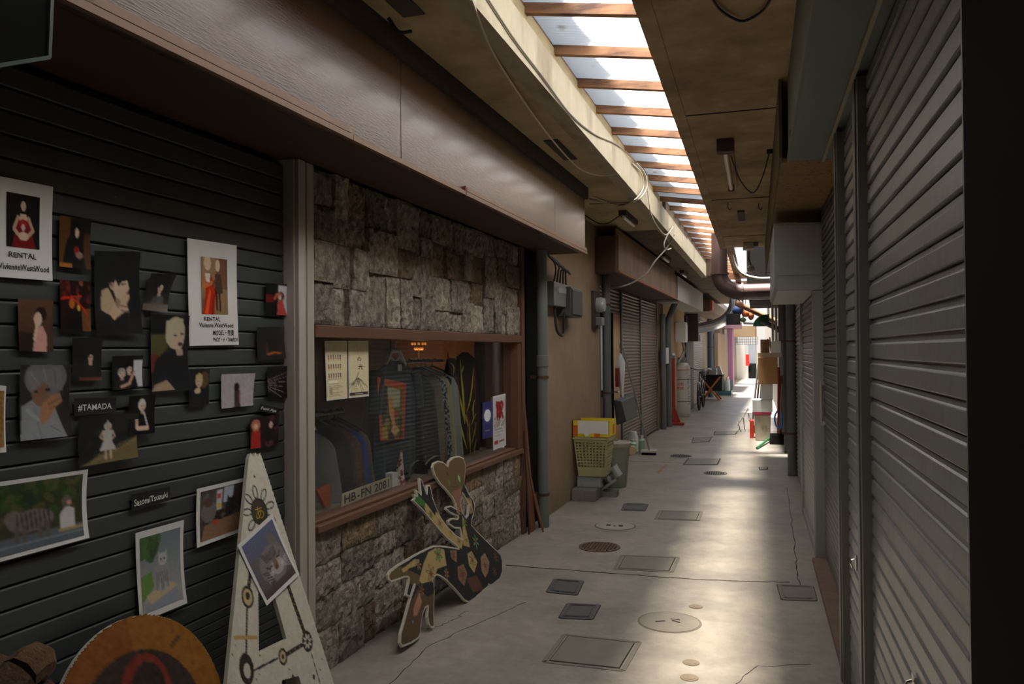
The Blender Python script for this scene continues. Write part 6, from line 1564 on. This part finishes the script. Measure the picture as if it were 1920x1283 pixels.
for p, q in (((s1_, .34), (s1_ + .18, .95)), ((s1_ + .14, .80), (s1_ + .55, .36)), ((s1_ + .55, .36), (s1_ + .74, .88)), ((s1_ + .16, .84), (s1_ + .70, .74)), ((s1_ + .55, .36), (s2_, .34)), ((s2_, .34), (s1_ + .68, .70))): mb.tube([(bn, p[0], p[1]), (bn, q[0], q[1])], .016, 8)
mb.build('frame', M_BIKE, BI, smooth=True); MB().tube(curve([(bn - .28, s1_ + .34, 1.02), (bn - .2, s1_ + .2, 1.04), (bn, s1_ + .17, 1.0), (bn + .2, s1_ + .2, 1.04), (bn + .28, s1_ + .34, 1.02)]), .013, 7).build('handlebar', M_SPOKE, BI, smooth=True)
MB().ball((bn, s1_ + .78, .92), .11, .7, 1.2, .4).build('saddle', M_TYRE, BI, smooth=True)
mb = MB()
for k in range(6): mb.bar((bn - .16, s1_ - .12 + .0, .78 + .045 * k), (bn + .16, s1_ - .12, .78 + .045 * k), .005, .005); mb.bar((bn - .16, s1_ - .12, .78 + .045 * k), (bn - .16, s1_ + .12, .78 + .045 * k), .005, .005); mb.bar((bn + .16, s1_ - .12, .78 + .045 * k), (bn + .16, s1_ + .12, .78 + .045 * k), .005, .005)
for k in range(8): mb.bar((bn - .16 + .045 * k, s1_ - .12, .78), (bn - .16 + .045 * k, s1_ - .12, 1.01), .004, .004)
mb.build('basket', M_SPOKE, BI)
# ------------------------------------------------------------------ folding table with things, crates
fn, fs = LZ(1332, 751)[:2]
FT = thing('folding_table', 'folding table with crossed orange-brown legs', 'table', 'L', (fn, fs, 0)); M_FTW = mat('stool_wood', (176, 106, 58), 0.5)
for d in (0, .7):
    MB().bar((fn - .26, fs + d, 0), (fn + .30, fs + d, .72), .035, .05).build('leg', M_FTW, FT); MB().bar((fn + .26, fs + d + .03, 0), (fn - .30, fs + d + .03, .72), .035, .05).build('leg', M_FTW, FT)
MB().box(fn - .36, fn + .36, fs - .1, fs + .85, .72, .75).build('table_top', M_BLACK, FT); MB().box(fn - .33, fn + .34, fs + .05, fs + .75, .28, .715).build('hanging_cloth', mat('black_cloth', (24, 24, 26), 0.9), FT)
for k, (dx, dy, w_, h_, lab, m_) in enumerate(((-.22, .1, .26, .14, 'flat silver tin at the left on the folding table', M_STEEL), (.06, .2, .24, .22, 'upright silver frame on the folding table', M_SDUCT), (-.08, .5, .34, .10, 'black tray at the back of the folding table', M_BLACK), (.24, .45, .12, .26, 'leaning silver panel at the right on the folding table', M_SDUCT))):
    mb = MB(); c_ = Vector((fn + dx, fs + dy, .752 + h_ / 2)); mb.obox(c_, (w_ / 2, 0, 0), (0, .10, 0), (-.04 if k == 3 else 0, 0, h_ / 2)); single(mb, 'table_item', lab, 'tin', m_, 'L', (c_.x, c_.y, .752), bevel=.008)
cn, cs2 = LZ(1357, 742)[:2]
M_CRATE = mat('blue_crate', (54, 92, 104), 0.5); M_BOT = mat('grey_bottle', (150, 160, 164), 0.2, spec=.8); M_BCAP = mat('bottle_cap', (190, 160, 150), 0.4)
CRT = thing('bottle_crate', 'blue-green bottle crate on the floor beyond the folding table', 'crate', 'L', (cn, cs2 + .4, 0))
MB().box(cn - .24, cn + .24, cs2, cs2 + .9, 0, .05).build('bottom', M_CRATE, CRT)
for (x0, x1, y0, y1) in ((cn - .24, cn + .24, cs2, cs2 + .02), (cn - .24, cn + .24, cs2 + .88, cs2 + .9), (cn - .24, cn - .22, cs2, cs2 + .9), (cn + .22, cn + .24, cs2, cs2 + .9)): MB().box(x0, x1, y0, y1, .05, .15).build('side', M_CRATE, CRT); 
for (x0, y0) in ((cn - .24, cs2), (cn + .21, cs2), (cn + .21, cs2 + .29), (cn + .21, cs2 + .58), (cn + .21, cs2 + .87)): MB().box(x0, x0 + .03, y0, y0 + .03, .15, .50).build('post', M_CRATE, CRT)
bot = None; k_ = 0
names = ['front left', 'front right', 'second row left', 'second row right', 'third row left', 'third row right', 'back left', 'back right']
for j in range(4):
    for i in range(2):
        x, y = cn - .11 + .21 * i, cs2 + .13 + .21 * j
        t = thing('glass_bottle', 'big grey glass bottle in the blue crate, ' + names[k_], 'bottle', 'L', (x, y, .052), 'bottles in the blue crate'); k_ += 1
        if bot is None:
            bo = MB().lathe([(.085, .052), (.09, .07), (.09, .42), (.05, .50), (.028, .53), (.028, .56)], (x, y, 0), 14).build('body', M_BOT, t, smooth=True); ca = MB().lathe([(.032, .56), (.032, .60)], (x, y, 0), 10).build('cap', M_BCAP, t); bot = (bo, ca)
        else: share(bot[0], 'body', t); share(bot[1], 'cap', t)
# ------------------------------------------------------------------ far left frontage
T = thing('roller_shutter', 'grey ribbed shutter beyond the dark doorway on the far left', 'shutter', 'L', (-2.28, 21, 0)); ribbed(T, 'curtain', -2.29, 21.4, 24.4, .03, 2.4, .06, .014, M_SLAT_D)
single(MB().box(-2.3, -2.22, 19.65, 21.3, 0, 2.35), 'doorway', 'dark blue-black doorway panel behind the bicycle', 'door', mat('blue_black', (28, 32, 40), 0.6), 'L', (-2.26, 20.4, 0))
pipe('blue-grey drainpipe on the far left frontage', -2.2, 26.2, .09, 0, 2.6, mat('pipe_blue', (72, 88, 104), 0.5), (1.6,))
pn = LX(1359, 700, -2.0)
single(MB().box(-2.1, -1.92, 33.2, 34.0, 0, 2.35), 'purple_post', 'mauve painted post far down on the left', 'post', mat('mauve', (170, 120, 168), 0.6), 'L', (-2.0, 33.6, 0), bevel=.01)
single(MB().box(-2.25, -1.6, 29.0, 34.2, 2.36, 2.62), 'mauve_beam', 'mauve beam carried by the mauve post', 'beam', mat('mauve_dark', (140, 98, 122), 0.6), 'L', (-2.0, 31, 2.36))
single(MB().box(-2.26, -2.12, 28.4, 31.6, .4, 2.1), 'notice_board', 'brown notice board on the far left frontage', 'board', mat('brown_notice', (136, 116, 98), 0.7), 'L', (-2.2, 30, .4))
F4 = thing('shop_fascia', 'far wooden fascia box beyond the pale grey one', 'fascia', 'L', (-1.9, 21, 2.5)); MB().box(-2.3, -1.75, 20.9, 28, 2.5, 2.8).build('front', M_F2, F4); MB().box(-1.76, -1.70, 20.9, 21.5, 2.52, 2.78).build('orange_panel', mat('orange_panel', (190, 76, 40), 0.6), F4)
# ------------------------------------------------------------------ far end
YE = 43.0
M_WALLW = mat('white_board', (226, 226, 222), 0.6)
struct(MB().box(-3.2, 1.8, YE + 1.2, YE + 1.5, 0, 4.2), 'wall_end', mat('end_wall_white', (206, 206, 204), 0.7), 'R', 'bright white wall closing the far end', base=(0, YE + 1.2, 0))
def far_box(name, label, cat, u0, v0_, u1, v1_, y, d, m_, bev=0.0):
    p, q = RY(u0, v0_, y), RY(u1, v1_, y)
    zb = 0.0 if v1_ > 700 else max(0.0, q[2])
    return single(MB().box(p[0], q[0], y, y + d, zb, p[2]), name, label, cat, m_, 'R', ((p[0] + q[0]) / 2, y, zb), bevel=bev)
far_box('white_screen', 'white panel screen at the far end of the alley', 'screen', 1372, 644, 1397, 712, YE, .06, M_WALLW)
far_box('red_sign', 'red upright sign at the far end', 'sign', 1398, 665, 1405, 686, YE - .3, .05, mat('bright_red', (224, 40, 24), 0.5))
far_box('grey_door', 'pale blue-grey door at the far end', 'door', 1403, 646, 1417, 712, YE + .2, .06, mat('blue_grey_door', (166, 174, 184), 0.5))
AS = thing('sandwich_board', 'black sandwich board standing at the far end', 'board', 'R', RZ(1411, 711))
x0, y0 = RZ(1411, 711)[:2]
mb = MB(); mb.obox((x0, y0, .42), (.2, 0, 0), (0, .02, 0), (0, .08, .38)); mb.build('panel', M_BLACK, AS); mb = MB(); mb.obox((x0, y0 + .3, .42), (.2, 0, 0), (0, .02, 0), (0, -.08, .38)); mb.build('panel', M_BLACK, AS)
mb = MB()
p, q = RY(1371, 632, YE - .6), RY(1420, 646, YE - .6)
for k in range(13): xx = p[0] + (q[0] - p[0]) * k / 12; mb.bar((xx, YE - .6, q[2]), (xx, YE - .6, p[2]), .02, .02)
for k in range(4): zz = q[2] + (p[2] - q[2]) * k / 3; mb.bar((p[0], YE - .6, zz), (q[0], YE - .6, zz), .02, .02)
single(mb, 'lattice_panel', 'dark lattice above the white screen', 'lattice', M_PIPED, 'R', (p[0], YE - .6, q[2]))
far_box('end_awning', 'beige awning across the far end', 'awning', 1369, 612, 1419, 631, 36.0, 1.0, mat('awning_beige', (166, 138, 106), 0.8))
far_box('red_tube', 'red strip along the top of the far awning', 'strip', 1371, 610, 1386, 613, 35.9, .06, MATS['bright_red'])
far_box('dark_post', 'dark post at the left of the far awning', 'post', 1364, 600, 1371, 716, 36.5, .2, mat('dark_post', (52, 46, 42), 0.7))
far_box('dark_post', 'thin dark post at the right of the far awning', 'post', 1416.5, 600, 1419, 720, 35.0, .1, MATS['dark_post'])
# clutter under the open roof, hung from two joists
for yj, lab in ((17.4, 'nearer wooden joist across the roof opening'), (19.5, 'farther wooden joist across the roof opening')):
    single(MB().box(-1.0 if yj < 18.6 else -0.75, .44 if yj > 18.6 else -.13, yj - .04, yj + .04, 3.0, 3.12), 'roof_joist', lab, 'joist', M_BATTEN, 'R', (-.4, yj, 3.0))
JZ = 3.0
lg0, lg1 = RY(1380, 568, 18.9), RY(1432, 592, 18.9)
single(MB().tube([lg0, lg1, (.44, 18.9, lg1[2] - .15)], .07, 10), 'roof_log', 'slanting wooden pole under the roof opening', 'pole', M_BATTEN, 'R', lg1, smooth=True)
gc_ = Vector(RY(1441, 612, 17.5)); rg = gc_.x - RY(1412, 612, 17.5)[0]
gp_ = thing('green_fan_panel', 'dark green quarter-round panel under the roof opening', 'panel', 'R', tuple(gc_))
mb = MB(); mb.prism([(0, 0)] + [(-rg * math.sin(PI / 2 * k / 14), rg * .82 * math.cos(PI / 2 * k / 14)) for k in range(15)], lambda x, z, h: (gc_.x + x, gc_.y + h, gc_.z + z), -.02, .02)
mb.build('panel', mat('dark_green_panel', (26, 92, 60), 0.6), gp_)
MB().bar(gc_ + Vector((.01, 0, 0)), (gc_.x + .01, gc_.y, 2.44), .02, .02).build('hanger', M_STEEL, gp_)
single(MB().tube([RY(1428, 602, 17.2), RY(1460, 618, 17.2), (.46, 17.2, RY(1460, 618, 17.2)[2] - .05)], .055, 10), 'steel_pole', 'grey steel pole crossing the green panel', 'pole', M_PIPED, 'R', RY(1460, 618, 17.2), smooth=True)
hr0, hr1 = RY(1394, 606, 19.5), RY(1440, 609, 19.5)
hr = thing('hanging_rail', 'thin rail below the green panel', 'rail', 'R', hr0); MB().tube([hr0, hr1], .025, 8).build('bar', M_STEEL, hr)
for p in (hr0, hr1): MB().tube([p, (p[0], p[1], JZ)], .008, 5).build('cord', M_CABLEB, hr)
for k, (u, v, w_, h_, c_, lab) in enumerate(((1383, 582, .28, .26, (46, 70, 120), 'blue bundle hung under the roof opening'), (1398, 588, .22, .18, (190, 96, 44), 'orange basket hung under the roof opening'), (1408, 592, .16, .22, (150, 84, 40), 'brown basket hung near the green panel'), (1393, 600, .16, .12, (96, 130, 70), 'green bundle hung below the orange basket'), (1375, 599, .34, .3, (30, 30, 32), 'black box hung beside the shiny duct'))):
    c_0 = Vector(RY(u, v, 19.5)); mb = MB(); t = thing('hung_bundle', lab, 'bundle', 'R', tuple(c_0))
    if k == 4: mb.obox(c_0, (.16, 0, 0), (0, .12, 0), (0, 0, .13))
    else: mb.ball(c_0, .38 * h_ * 1.6, w_ / h_ / 1.6 * 1.2, w_ / h_ / 1.6 * 1.2, .8, 6, 9)
    mb.build('bulk', mat('bundle_%d' % k, c_, 0.7, var=0.3, vscale=12), t, smooth=k != 4)
    MB().tube([c_0, (c_0.x, c_0.y, JZ)], .008, 5).build('cord', M_CABLEB, t)

# ------------------------------------------------------------------ right side: pipe, shutter and the pile of boxes
pipe('dark grey drainpipe on the right beyond the white box', .40, 10.05, .058, 0, 2.45, M_PIPED, (.5, 1.6), fr='R')
T = thing('roller_shutter', 'grey ribbed shutter behind the right-hand drainpipe', 'shutter', 'R', (.45, 7.9, 0)); ribbed(T, 'curtain', .455, 7.9, 9.9, .03, 2.6, .05, .014, M_SLAT_R, -1)
pipe('thin dark pipe beside the pile of boxes', .42, 12.2, .05, 0, 2.4, mat('pipe_black', (58, 60, 62), .5), fr='R')
single(MB().box(.42, .47, 12.6, 16.5, 0, 2.42), 'wall_board', 'dark boarding behind the pile of boxes', 'board', mat('dark_board', (62, 58, 54), .8, var=.15), 'R', (.45, 14, 0))
M_CARD = mat('cardboard', (166, 122, 80), 0.8, var=0.06, vscale=8); M_FOAM = mat('foam_white', (216, 216, 212), 0.7, var=0.04)
YB = 13.75
def yb_box(name, label, cat, u0, v0_, u1, v1_, y, d, m_, bev=.004, zmin=None):
    p, q = RY(u0, v0_, y), RY(u1, v1_, y); z0 = q[2] if zmin is None else zmin
    return single(MB().box(p[0], min(q[0], .415), y, y + d, z0, p[2]), name, label, cat, m_, 'R', ((p[0] + q[0]) / 2, y, z0), bevel=bev)
# lidded tub
p, q = RY(1414, 775, YB), RY(1446, 826, YB)
TB = thing('lidded_tub', 'dirty white tub with a crimson lid at the foot of the pile', 'tub', 'R', ((p[0] + q[0]) / 2, YB, 0))
cx_, hw_ = (p[0] + q[0]) / 2, (q[0] - p[0]) / 2
mb = MB(); vs = []
for z, k in ((0, .88), (.43, 1.0)):
    vs += [(cx_ - hw_ * k, YB, z), (cx_ + hw_ * k, YB, z), (cx_ + hw_ * k, YB + .34, z), (cx_ - hw_ * k, YB + .34, z)]
mb.add(vs, [(3, 2, 1, 0), (4, 5, 6, 7)] + [(i, (i + 1) % 4, 4 + (i + 1) % 4, 4 + i) for i in range(4)]); mb.build('tub', mat('dirty_white', (186, 176, 158), .6, rgb2=(120, 100, 78), vscale2=5, thr=(.5, .75)), TB, bevel=.015)
zl = .43; MB().box(cx_ - hw_ * 1.1, cx_ + hw_ * 1.1, YB - .02, YB + .36, zl, zl + .045).build('lid', mat('crimson', (176, 44, 76), .5), TB, bevel=.01)
zz = zl + .046
def stack(name, label, cat, u0, u1, h, y, d, m_, dz=None, bev=.005):
    global zz
    x0, x1 = RY(u0, 780, y)[0], RY(u1, 780, y)[0]
    o = single(MB().box(x0, x1, y, y + d, zz, zz + h), name, label, cat, m_, 'R', ((x0 + x1) / 2, y, zz), bevel=bev); zz += h + .001; return o
stack('foam_box', 'white foam box lying on the crimson lid', 'box', 1411, 1449, .20, YB - .02, .36, M_FOAM)
stack('foam_box', 'tall white foam box standing above the lying one', 'box', 1428, 1450, .26, YB + .02, .3, M_FOAM)
stack('cardboard_box', 'brown cardboard box in the middle of the pile', 'box', 1422, 1459, .44, YB - .06, .36, M_CARD)
mb = MB().box(RY(1421, 700, YB)[0], .40, YB - .02, YB + .34, zz, zz + .07); single(mb, 'shelf_board', 'pale board lying on the cardboard box', 'board', mat('pale_board', (190, 172, 146), .7), 'R', (.3, YB, zz)); zz += .071
x0 = RY(1446, 660, YB)[0]; single(MB().box(x0, x0 + .15, YB - .02, YB + .26, zz, zz + .19), 'white_carton', 'white carton on top of the pile', 'box', M_WHITEP, 'R', (x0, YB, zz), bevel=.004)
x1 = RY(1426, 660, YB)[0]; single(MB().box(x1, x0 - .02, YB + .1, YB + .3, zz, zz + .22), 'tan_box', 'tan box beside the white carton on the pile', 'box', mat('tan_box', (150, 122, 96), .8), 'R', (x1, YB, zz), bevel=.004)
zt = zz + .222
for k in range(4):
    xx = x1 + .03 + .045 * k; mb = MB().tube([(xx, YB + .05, zz + .0), (xx + .02 - .012 * k, YB + .06, zz + .17 + .03 * k)], .012, 6); single(mb, 'wood_stick', ['leftmost', 'second', 'third', 'rightmost'][k] + ' wooden stick standing before the tan box', 'stick', M_ORANGEWD, 'R', (xx, YB, zz), 'sticks on the pile')
# stands leaning behind, red bucket, shovel, broom
xr, yr = RZ(1410, 822)[:2]; RBK = thing('red_bucket', 'bright red narrow bin left of the lidded tub', 'bucket', 'R', (xr, yr, 0)); MB().box(xr - .035, xr + .035, yr, yr + .25, 0, .30).build('body', mat('orange_red', (214, 58, 34), .5), RBK, bevel=.01); MB().tube(curve([(xr - .04, yr + .05, .28), (xr - .06, yr + .1, .42), (xr - .02, yr + .2, .30)]), .006, 6).build('handle', M_STEEL, RBK)
mb = MB(); s_ = Vector(RY(1412, 738, YB + .6))
for k in range(5): single(MB().bar((xr - .02 + .06 * k, yr + .75 + .12 * k, 0), (xr + .12 + .045 * k, yr + .9 + .1 * k, 1.25 + .1 * k), .03, .02), 'wooden_pole', ['nearest', 'second', 'third', 'fourth', 'farthest'][k] + ' dark pole leaning behind the pile of boxes', 'pole', M_BRDARK if k % 2 else M_PIPED, 'R', (xr - .02 + .06 * k, yr + .75 + .12 * k, 0), 'poles behind the pile')
PG_ = thing('wire_rack', 'pale wire rack tipped beside the pile', 'rack', 'R', (xr - .1, yr + 1.3, 0)); mb = MB(); pa, pb = Vector((xr - .26, yr + 1.0, .12)), Vector((xr - .02, yr + 1.6, .42))
for k in range(8): t_ = k / 7; mb.bar(pa + Vector((0, .6 * t_, .0)), pa + Vector((.2, .6 * t_, .30)), .012, .012)
for k in range(5): t_ = k / 4; mb.bar(pa + Vector((.2 * t_, 0, .3 * t_)), pa + Vector((.2 * t_, .6, .3 * t_)), .012, .012)
mb.build('wires', M_CABLEW, PG_); MB().bar(pa + Vector((.02, .1, .02)), (pa.x + .05, pa.y + .1, 0), .015, .015).build('leg', M_ORANGEWD, PG_); MB().bar(pa + Vector((.1, .5, .1)), (pa.x + .12, pa.y + .5, 0), .015, .015).build('leg', M_ORANGEWD, PG_)
for k, (u, c_, lab) in enumerate(((1459, (160, 54, 40), 'red painted stake behind the pile'), (1463, (150, 70, 40), 'orange-brown stake behind the pile'))):
    p = RY(u, 760, YB + .5); single(MB().bar((p[0], YB + .5, 0), (p[0] + .02, YB + .55, 1.2 - .15 * k), .035, .03), 'stake', lab, 'stake', mat('stake_%d' % k, c_, .7, var=.3, vscale=12), 'R', (p[0], YB + .5, 0))
p0, p1 = Vector(RZ(1419, 843)), Vector(RZ(1447, 826)); p0.z = .02; p1.z = .06
GB = thing('green_broom', 'green-handled broom lying on the floor before the tub', 'broom', 'R', (p0.x, p0.y, 0)); MB().tube([p0, p1], .018, 8).build('handle', mat('broom_green', (34, 104, 58), .5), GB, smooth=True); MB().obox((p1.x + .03, p1.y + .05, .045), (.06, .03, .0), (-.03, .05, 0), (0, 0, .035)).build('head', M_WHITEP, GB)
xs_, ys_ = RZ(1466, 833)[:2]; xs_ -= .03
DS = thing('floor_dustpan', 'black long-handled dustpan standing by the right wall', 'dustpan', 'R', (xs_, ys_, 0)); mb = MB(); mb.add([(xs_ - .16, ys_ - .1, .0), (xs_ + .1, ys_ - .1, .0), (xs_ + .1, ys_ + .14, .0), (xs_ - .16, ys_ + .14, .0), (xs_ - .12, ys_ - .02, .13), (xs_ + .08, ys_ - .02, .13), (xs_ + .09, ys_ + .14, .16), (xs_ - .14, ys_ + .14, .16)], [(3, 2, 1, 0), (4, 5, 6, 7), (0, 1, 5, 4), (1, 2, 6, 5), (2, 3, 7, 6), (3, 0, 4, 7)]); mb.build('pan', M_BLACK, DS, bevel=.01)
MB().tube([(xs_, ys_ + .12, .14), (xs_ + .05, ys_ + .22, .95)], .012, 8).build('handle', M_STEEL, DS); MB().tube(curve([(xs_ - .03, ys_ + .1, .52), (xs_ - .07, ys_ + .1, .42), (xs_ - .05, ys_ + .1, .28), (xs_ + .03, ys_ + .1, .26), (xs_ + .04, ys_ + .1, .5)]), .014, 7).build('blue_loop', mat('blue_loop', (40, 110, 180), .5), DS, smooth=True)
# tall frame behind the pile against the light
single(MB().box(.30, .34, 16.8, 17.0, 1.2, 2.5).box(.37, .41, 16.8, 17.0, 1.0, 2.5), 'folding_screen', 'pale folded screen above the pile against the light', 'screen', M_CABLEW, 'R', (.33, 16.9, 1.0))
# ------------------------------------------------------------------ fittings on the right-hand ceiling
LT = thing('tube_light', 'bare fluorescent tube light on the right-hand ceiling', 'light', 'R', (-.19, 5.6, 2.85))
MB().box(-.245, -.13, 5.62, 5.72, 2.86, 2.948).build('end_bracket', mat('rusty_bracket', (70, 52, 38), .7, var=.2), LT, bevel=.004); MB().box(-.235, -.14, 5.72, 7.2, 2.915, 2.948).build('channel', M_PLASTER_R, LT, bevel=.004)
MB().tube([(-.19, 5.72, 2.885), (-.19, 7.05, 2.885)], .018, 12).build('tube', mat('unlit_tube', (214, 208, 196), .3), LT, smooth=True); MB().box(-.215, -.165, 7.05, 7.11, 2.865, 2.948).build('end_bracket', MATS['rusty_bracket'], LT)
mb = MB().tube(curve([(-.16, 5.95, 2.9), (-.10, 6.25, 2.78), (-.01, 6.45, 2.72), (.06, 6.25, 2.80), (.11, 6.05, 2.94)]), .005, 6); mb.build('flex', M_CABLEB, LT, smooth=True); MB().box(.09, .13, 6.03, 6.09, 2.93, 2.95).build('rose', M_BLACK, LT)
c_ = [RZ(u, v, 2.93) for u, v in ((1333, -6), (1350, 18), (1378, 36), (1400, 38), (1430, 20), (1448, -6))]
single(MB().tube(curve(c_), .006, 6), 'ceiling_cable', 'black cable looping across the right-hand ceiling at the top', 'cable', M_CABLEB, 'R', c_[0], smooth=True)
for u, v, lab in ((1365, 381, 'small hook in the right-hand ceiling, the left one of the pair'), (1423, 381, 'small hook in the right-hand ceiling, the right one of the pair')):
    c = RZ(u, v, 2.95); single(MB().tube(curve([(c[0], c[1], 2.95), (c[0], c[1], 2.90), (c[0] + .02, c[1], 2.885), (c[0] + .03, c[1], 2.905)]), .004, 5), 'ceiling_hook', lab, 'hook', M_CABLEB, 'R', (c[0], c[1], 2.9))
c = RZ(1390, 403, 2.95); single(MB().box(c[0] - .035, c[0] + .035, c[1] - .3, c[1] + .3, 2.93, 2.949), 'ceiling_plate', 'dark rusty plate on the right-hand ceiling behind the hooks', 'plate', mat('plate_dark', (70, 62, 50), .8), 'R', (c[0], c[1], 2.93))
c = RZ(1404, 461, 2.90); t = thing('bulb_box', 'cream junction box on the right-hand ceiling', 'box', 'R', (c[0], c[1], 2.86)); MB().box(c[0] - .08, c[0] + .06, c[1], c[1] + .2, 2.86, 2.949).build('case', M_CABLEW, t, bevel=.01); MB().box(c[0] + .06, c[0] + .12, c[1], c[1] + .2, 2.89, 2.949).build('cover', M_PLASTG, t)
c = Vector(RY(1408, 505, 11.6)); t = thing('globe_lamp', 'small round globe lamp beside the dark overhang', 'lamp', 'R', tuple(c)); MB().ball(c, .055, n=8, m=12).build('globe', mat('milk_glass', (170, 168, 160), .25), t, smooth=True); MB().tube([c + Vector((0, 0, .05)), (c.x - .03, c.y, c.z + .14), (c.x - .02, c.y, 2.95)], .016, 8).build('stem', M_PLASTG, t)
c_ = [RY(u, v, 11.75) for u, v in ((1372, 478), (1380, 500), (1395, 515), (1420, 522), (1450, 522))]
single(MB().tube(curve(c_), .022, 8), 'bent_conduit', 'cream conduit curving from the ceiling edge to the white box', 'conduit', M_CABLEW, 'R', c_[0], smooth=True)
# ------------------------------------------------------------------ fittings and cables on the left
for u0, v0_, u1, v1_, lab in ((735, -6, 782, 26, 'dark patch plate on the left ceiling near the top'), (1030, 262, 1072, 298, 'dark patch plate on the left ceiling behind the white cable')):
    p, q = on_z('M', u0, v0_, 2.95), on_z('M', u1, v1_, 2.95); cx_, cy_ = (p[0] + q[0]) / 2, (p[1] + q[1]) / 2
    single(MB().box(cx_ - .05, cx_ + .05, min(p[1], q[1]), max(p[1], q[1]), 2.942, 2.9495), 'ceiling_plate', lab, 'plate', MATS['plate_dark'], 'M', (cx_, cy_, 2.942))
def MZ(u, v, z): x, y = on_z('M', u, v, z); return (x, y, z)
def MX(u, v, x): y, z = on_x('M', u, v, x); return (x, y, z)
c_ = [MX(882, -8, -1.13), MZ(920, 90, 2.93), MZ(975, 180, 2.90), MZ(1035, 262, 2.88), MZ(1085, 315, 2.88), MZ(1125, 329, 2.91), MX(1162, 325, -1.135)]
single(MB().tube(curve(c_), .0055, 6), 'hanging_cable', 'white cable sagging under the left ceiling to the beam', 'cable', M_CABLEW, 'M', c_[0], smooth=True)
c_ = [MX(912, -6, -1.138), MX(965, 75, -1.138), MX(1020, 148, -1.138), MX(1070, 215, -1.138), MX(1115, 252, -1.138), MX(1160, 274, -1.138), MX(1200, 312, -1.138), MX(1215, 345, -1.138)]
single(MB().tube(curve(c_), .005, 6), 'beam_cable', 'thin dark cable running along the pale beam', 'cable', M_CABLEG, 'M', c_[0], smooth=True)
for k in range(4):
    c_ = [MX(1186 + 4 * k, 306, -1.13), MX(1203 + 3 * k, 325, -1.12), MX(1206 + 3 * k, 352, -1.12), MX(1190 + 3 * k, 374, -1.135), MZ(1160 + 2 * k, 386 - 2 * k, 2.93), MZ(1105, 368 + 5 * k, 2.92)]
    single(MB().tube(curve(c_), .006, 6), 'looped_cable', ['outermost', 'second', 'third', 'innermost'][k] + ' grey cable in the loop around the beam', 'cable', M_CABLEG if k % 2 else M_CABLEW, 'M', c_[0], 'cables looped round the beam', smooth=True)
c_ = [MX(1212, 330, -1.12), MX(1216, 370, -1.12), MX(1222, 405, -1.11), MX(1238, 432, -1.10), MX(1250, 440, -1.10), MX(1262, 425, -1.12)]
single(MB().tube(curve(c_), .007, 6), 'drooping_cable', 'white cable drooping from the beam loop', 'cable', M_CABLEW, 'M', c_[0], smooth=True)
c_ = [MX(1262, 425, -1.12), MX(1252, 440, -1.12), MX(1245, 458, -1.12), MX(1250, 468, -1.12), MX(1258, 466, -1.12)]
single(MB().tube(curve(c_), .008, 6), 'cable_end', 'short white cable end hooked below the beam', 'cable', M_CABLEW, 'M', c_[0], smooth=True)
c_ = [MX(1264, 440, -1.14), LY(1250, 465, 10.4), LY(1228, 490, 10.1), LY(1210, 515, 9.9), LY(1180, 533, 9.7), LY(1150, 540, 9.5), LY(1128, 537, 9.35)]
single(MB().tube(curve([W('M', *c_[0])] + [W('L', *p) for p in c_[1:]]), .011, 7), 'crossing_cable', 'thick grey cable crossing to the drainpipe by the brown fascia', 'cable', M_CABLEG, 'R', tuple(W('L', *c_[3])), smooth=True)
c = LZ(1172, 402, 2.93); t = thing('tube_light', 'dark tube light on the left ceiling past the long fascia', 'light', 'L', (c[0], c[1], 2.88)); MB().box(c[0] - .04, c[0] + .04, c[1] - .15, c[1] + .55, 2.90, 2.952).build('channel', M_BRDARK, t); MB().tube([(c[0] + .0, c[1] - .1, 2.885), (c[0] + .0, c[1] + .5, 2.885)], .017, 8).build('tube', MATS['unlit_tube'], t, smooth=True); MB().tube(curve([(c[0], c[1] - .15, 2.91), (c[0] - .18, c[1] - .25, 2.80), (c[0] - .4, c[1] - .3, 2.92)]), .006, 6).build('flex', M_CABLEB, t)
for u, v, lab in ((1247, 481, 'short tube light on the left ceiling over the brown fascia'), (1282, 512, 'short tube light on the left ceiling near the beam end')):
    c = LZ(u, v, 2.93); t = thing('tube_light', lab, 'light', 'L', (c[0], c[1], 2.88)); MB().box(c[0] - .04, c[0] + .04, c[1] - .3, c[1] + .4, 2.90, 2.952).build('channel', M_BRDARK, t); MB().tube([(c[0], c[1] - .25, 2.885), (c[0], c[1] + .35, 2.885)], .018, 8).build('tube', MATS['unlit_tube'], t, smooth=True)
c = LX(728, 60, -1.6); single(MB().tube(curve([(c[0], c[1], 2.95), (c[0] + .03, c[1] + .04, 2.90), (c[0] + .06, c[1] + .1, 2.92)]), .008, 6), 'ceiling_hook', 'black hook above the long brown fascia', 'hook', M_CABLEB, 'L', (c[0], c[1], 2.9))
mb = MB()
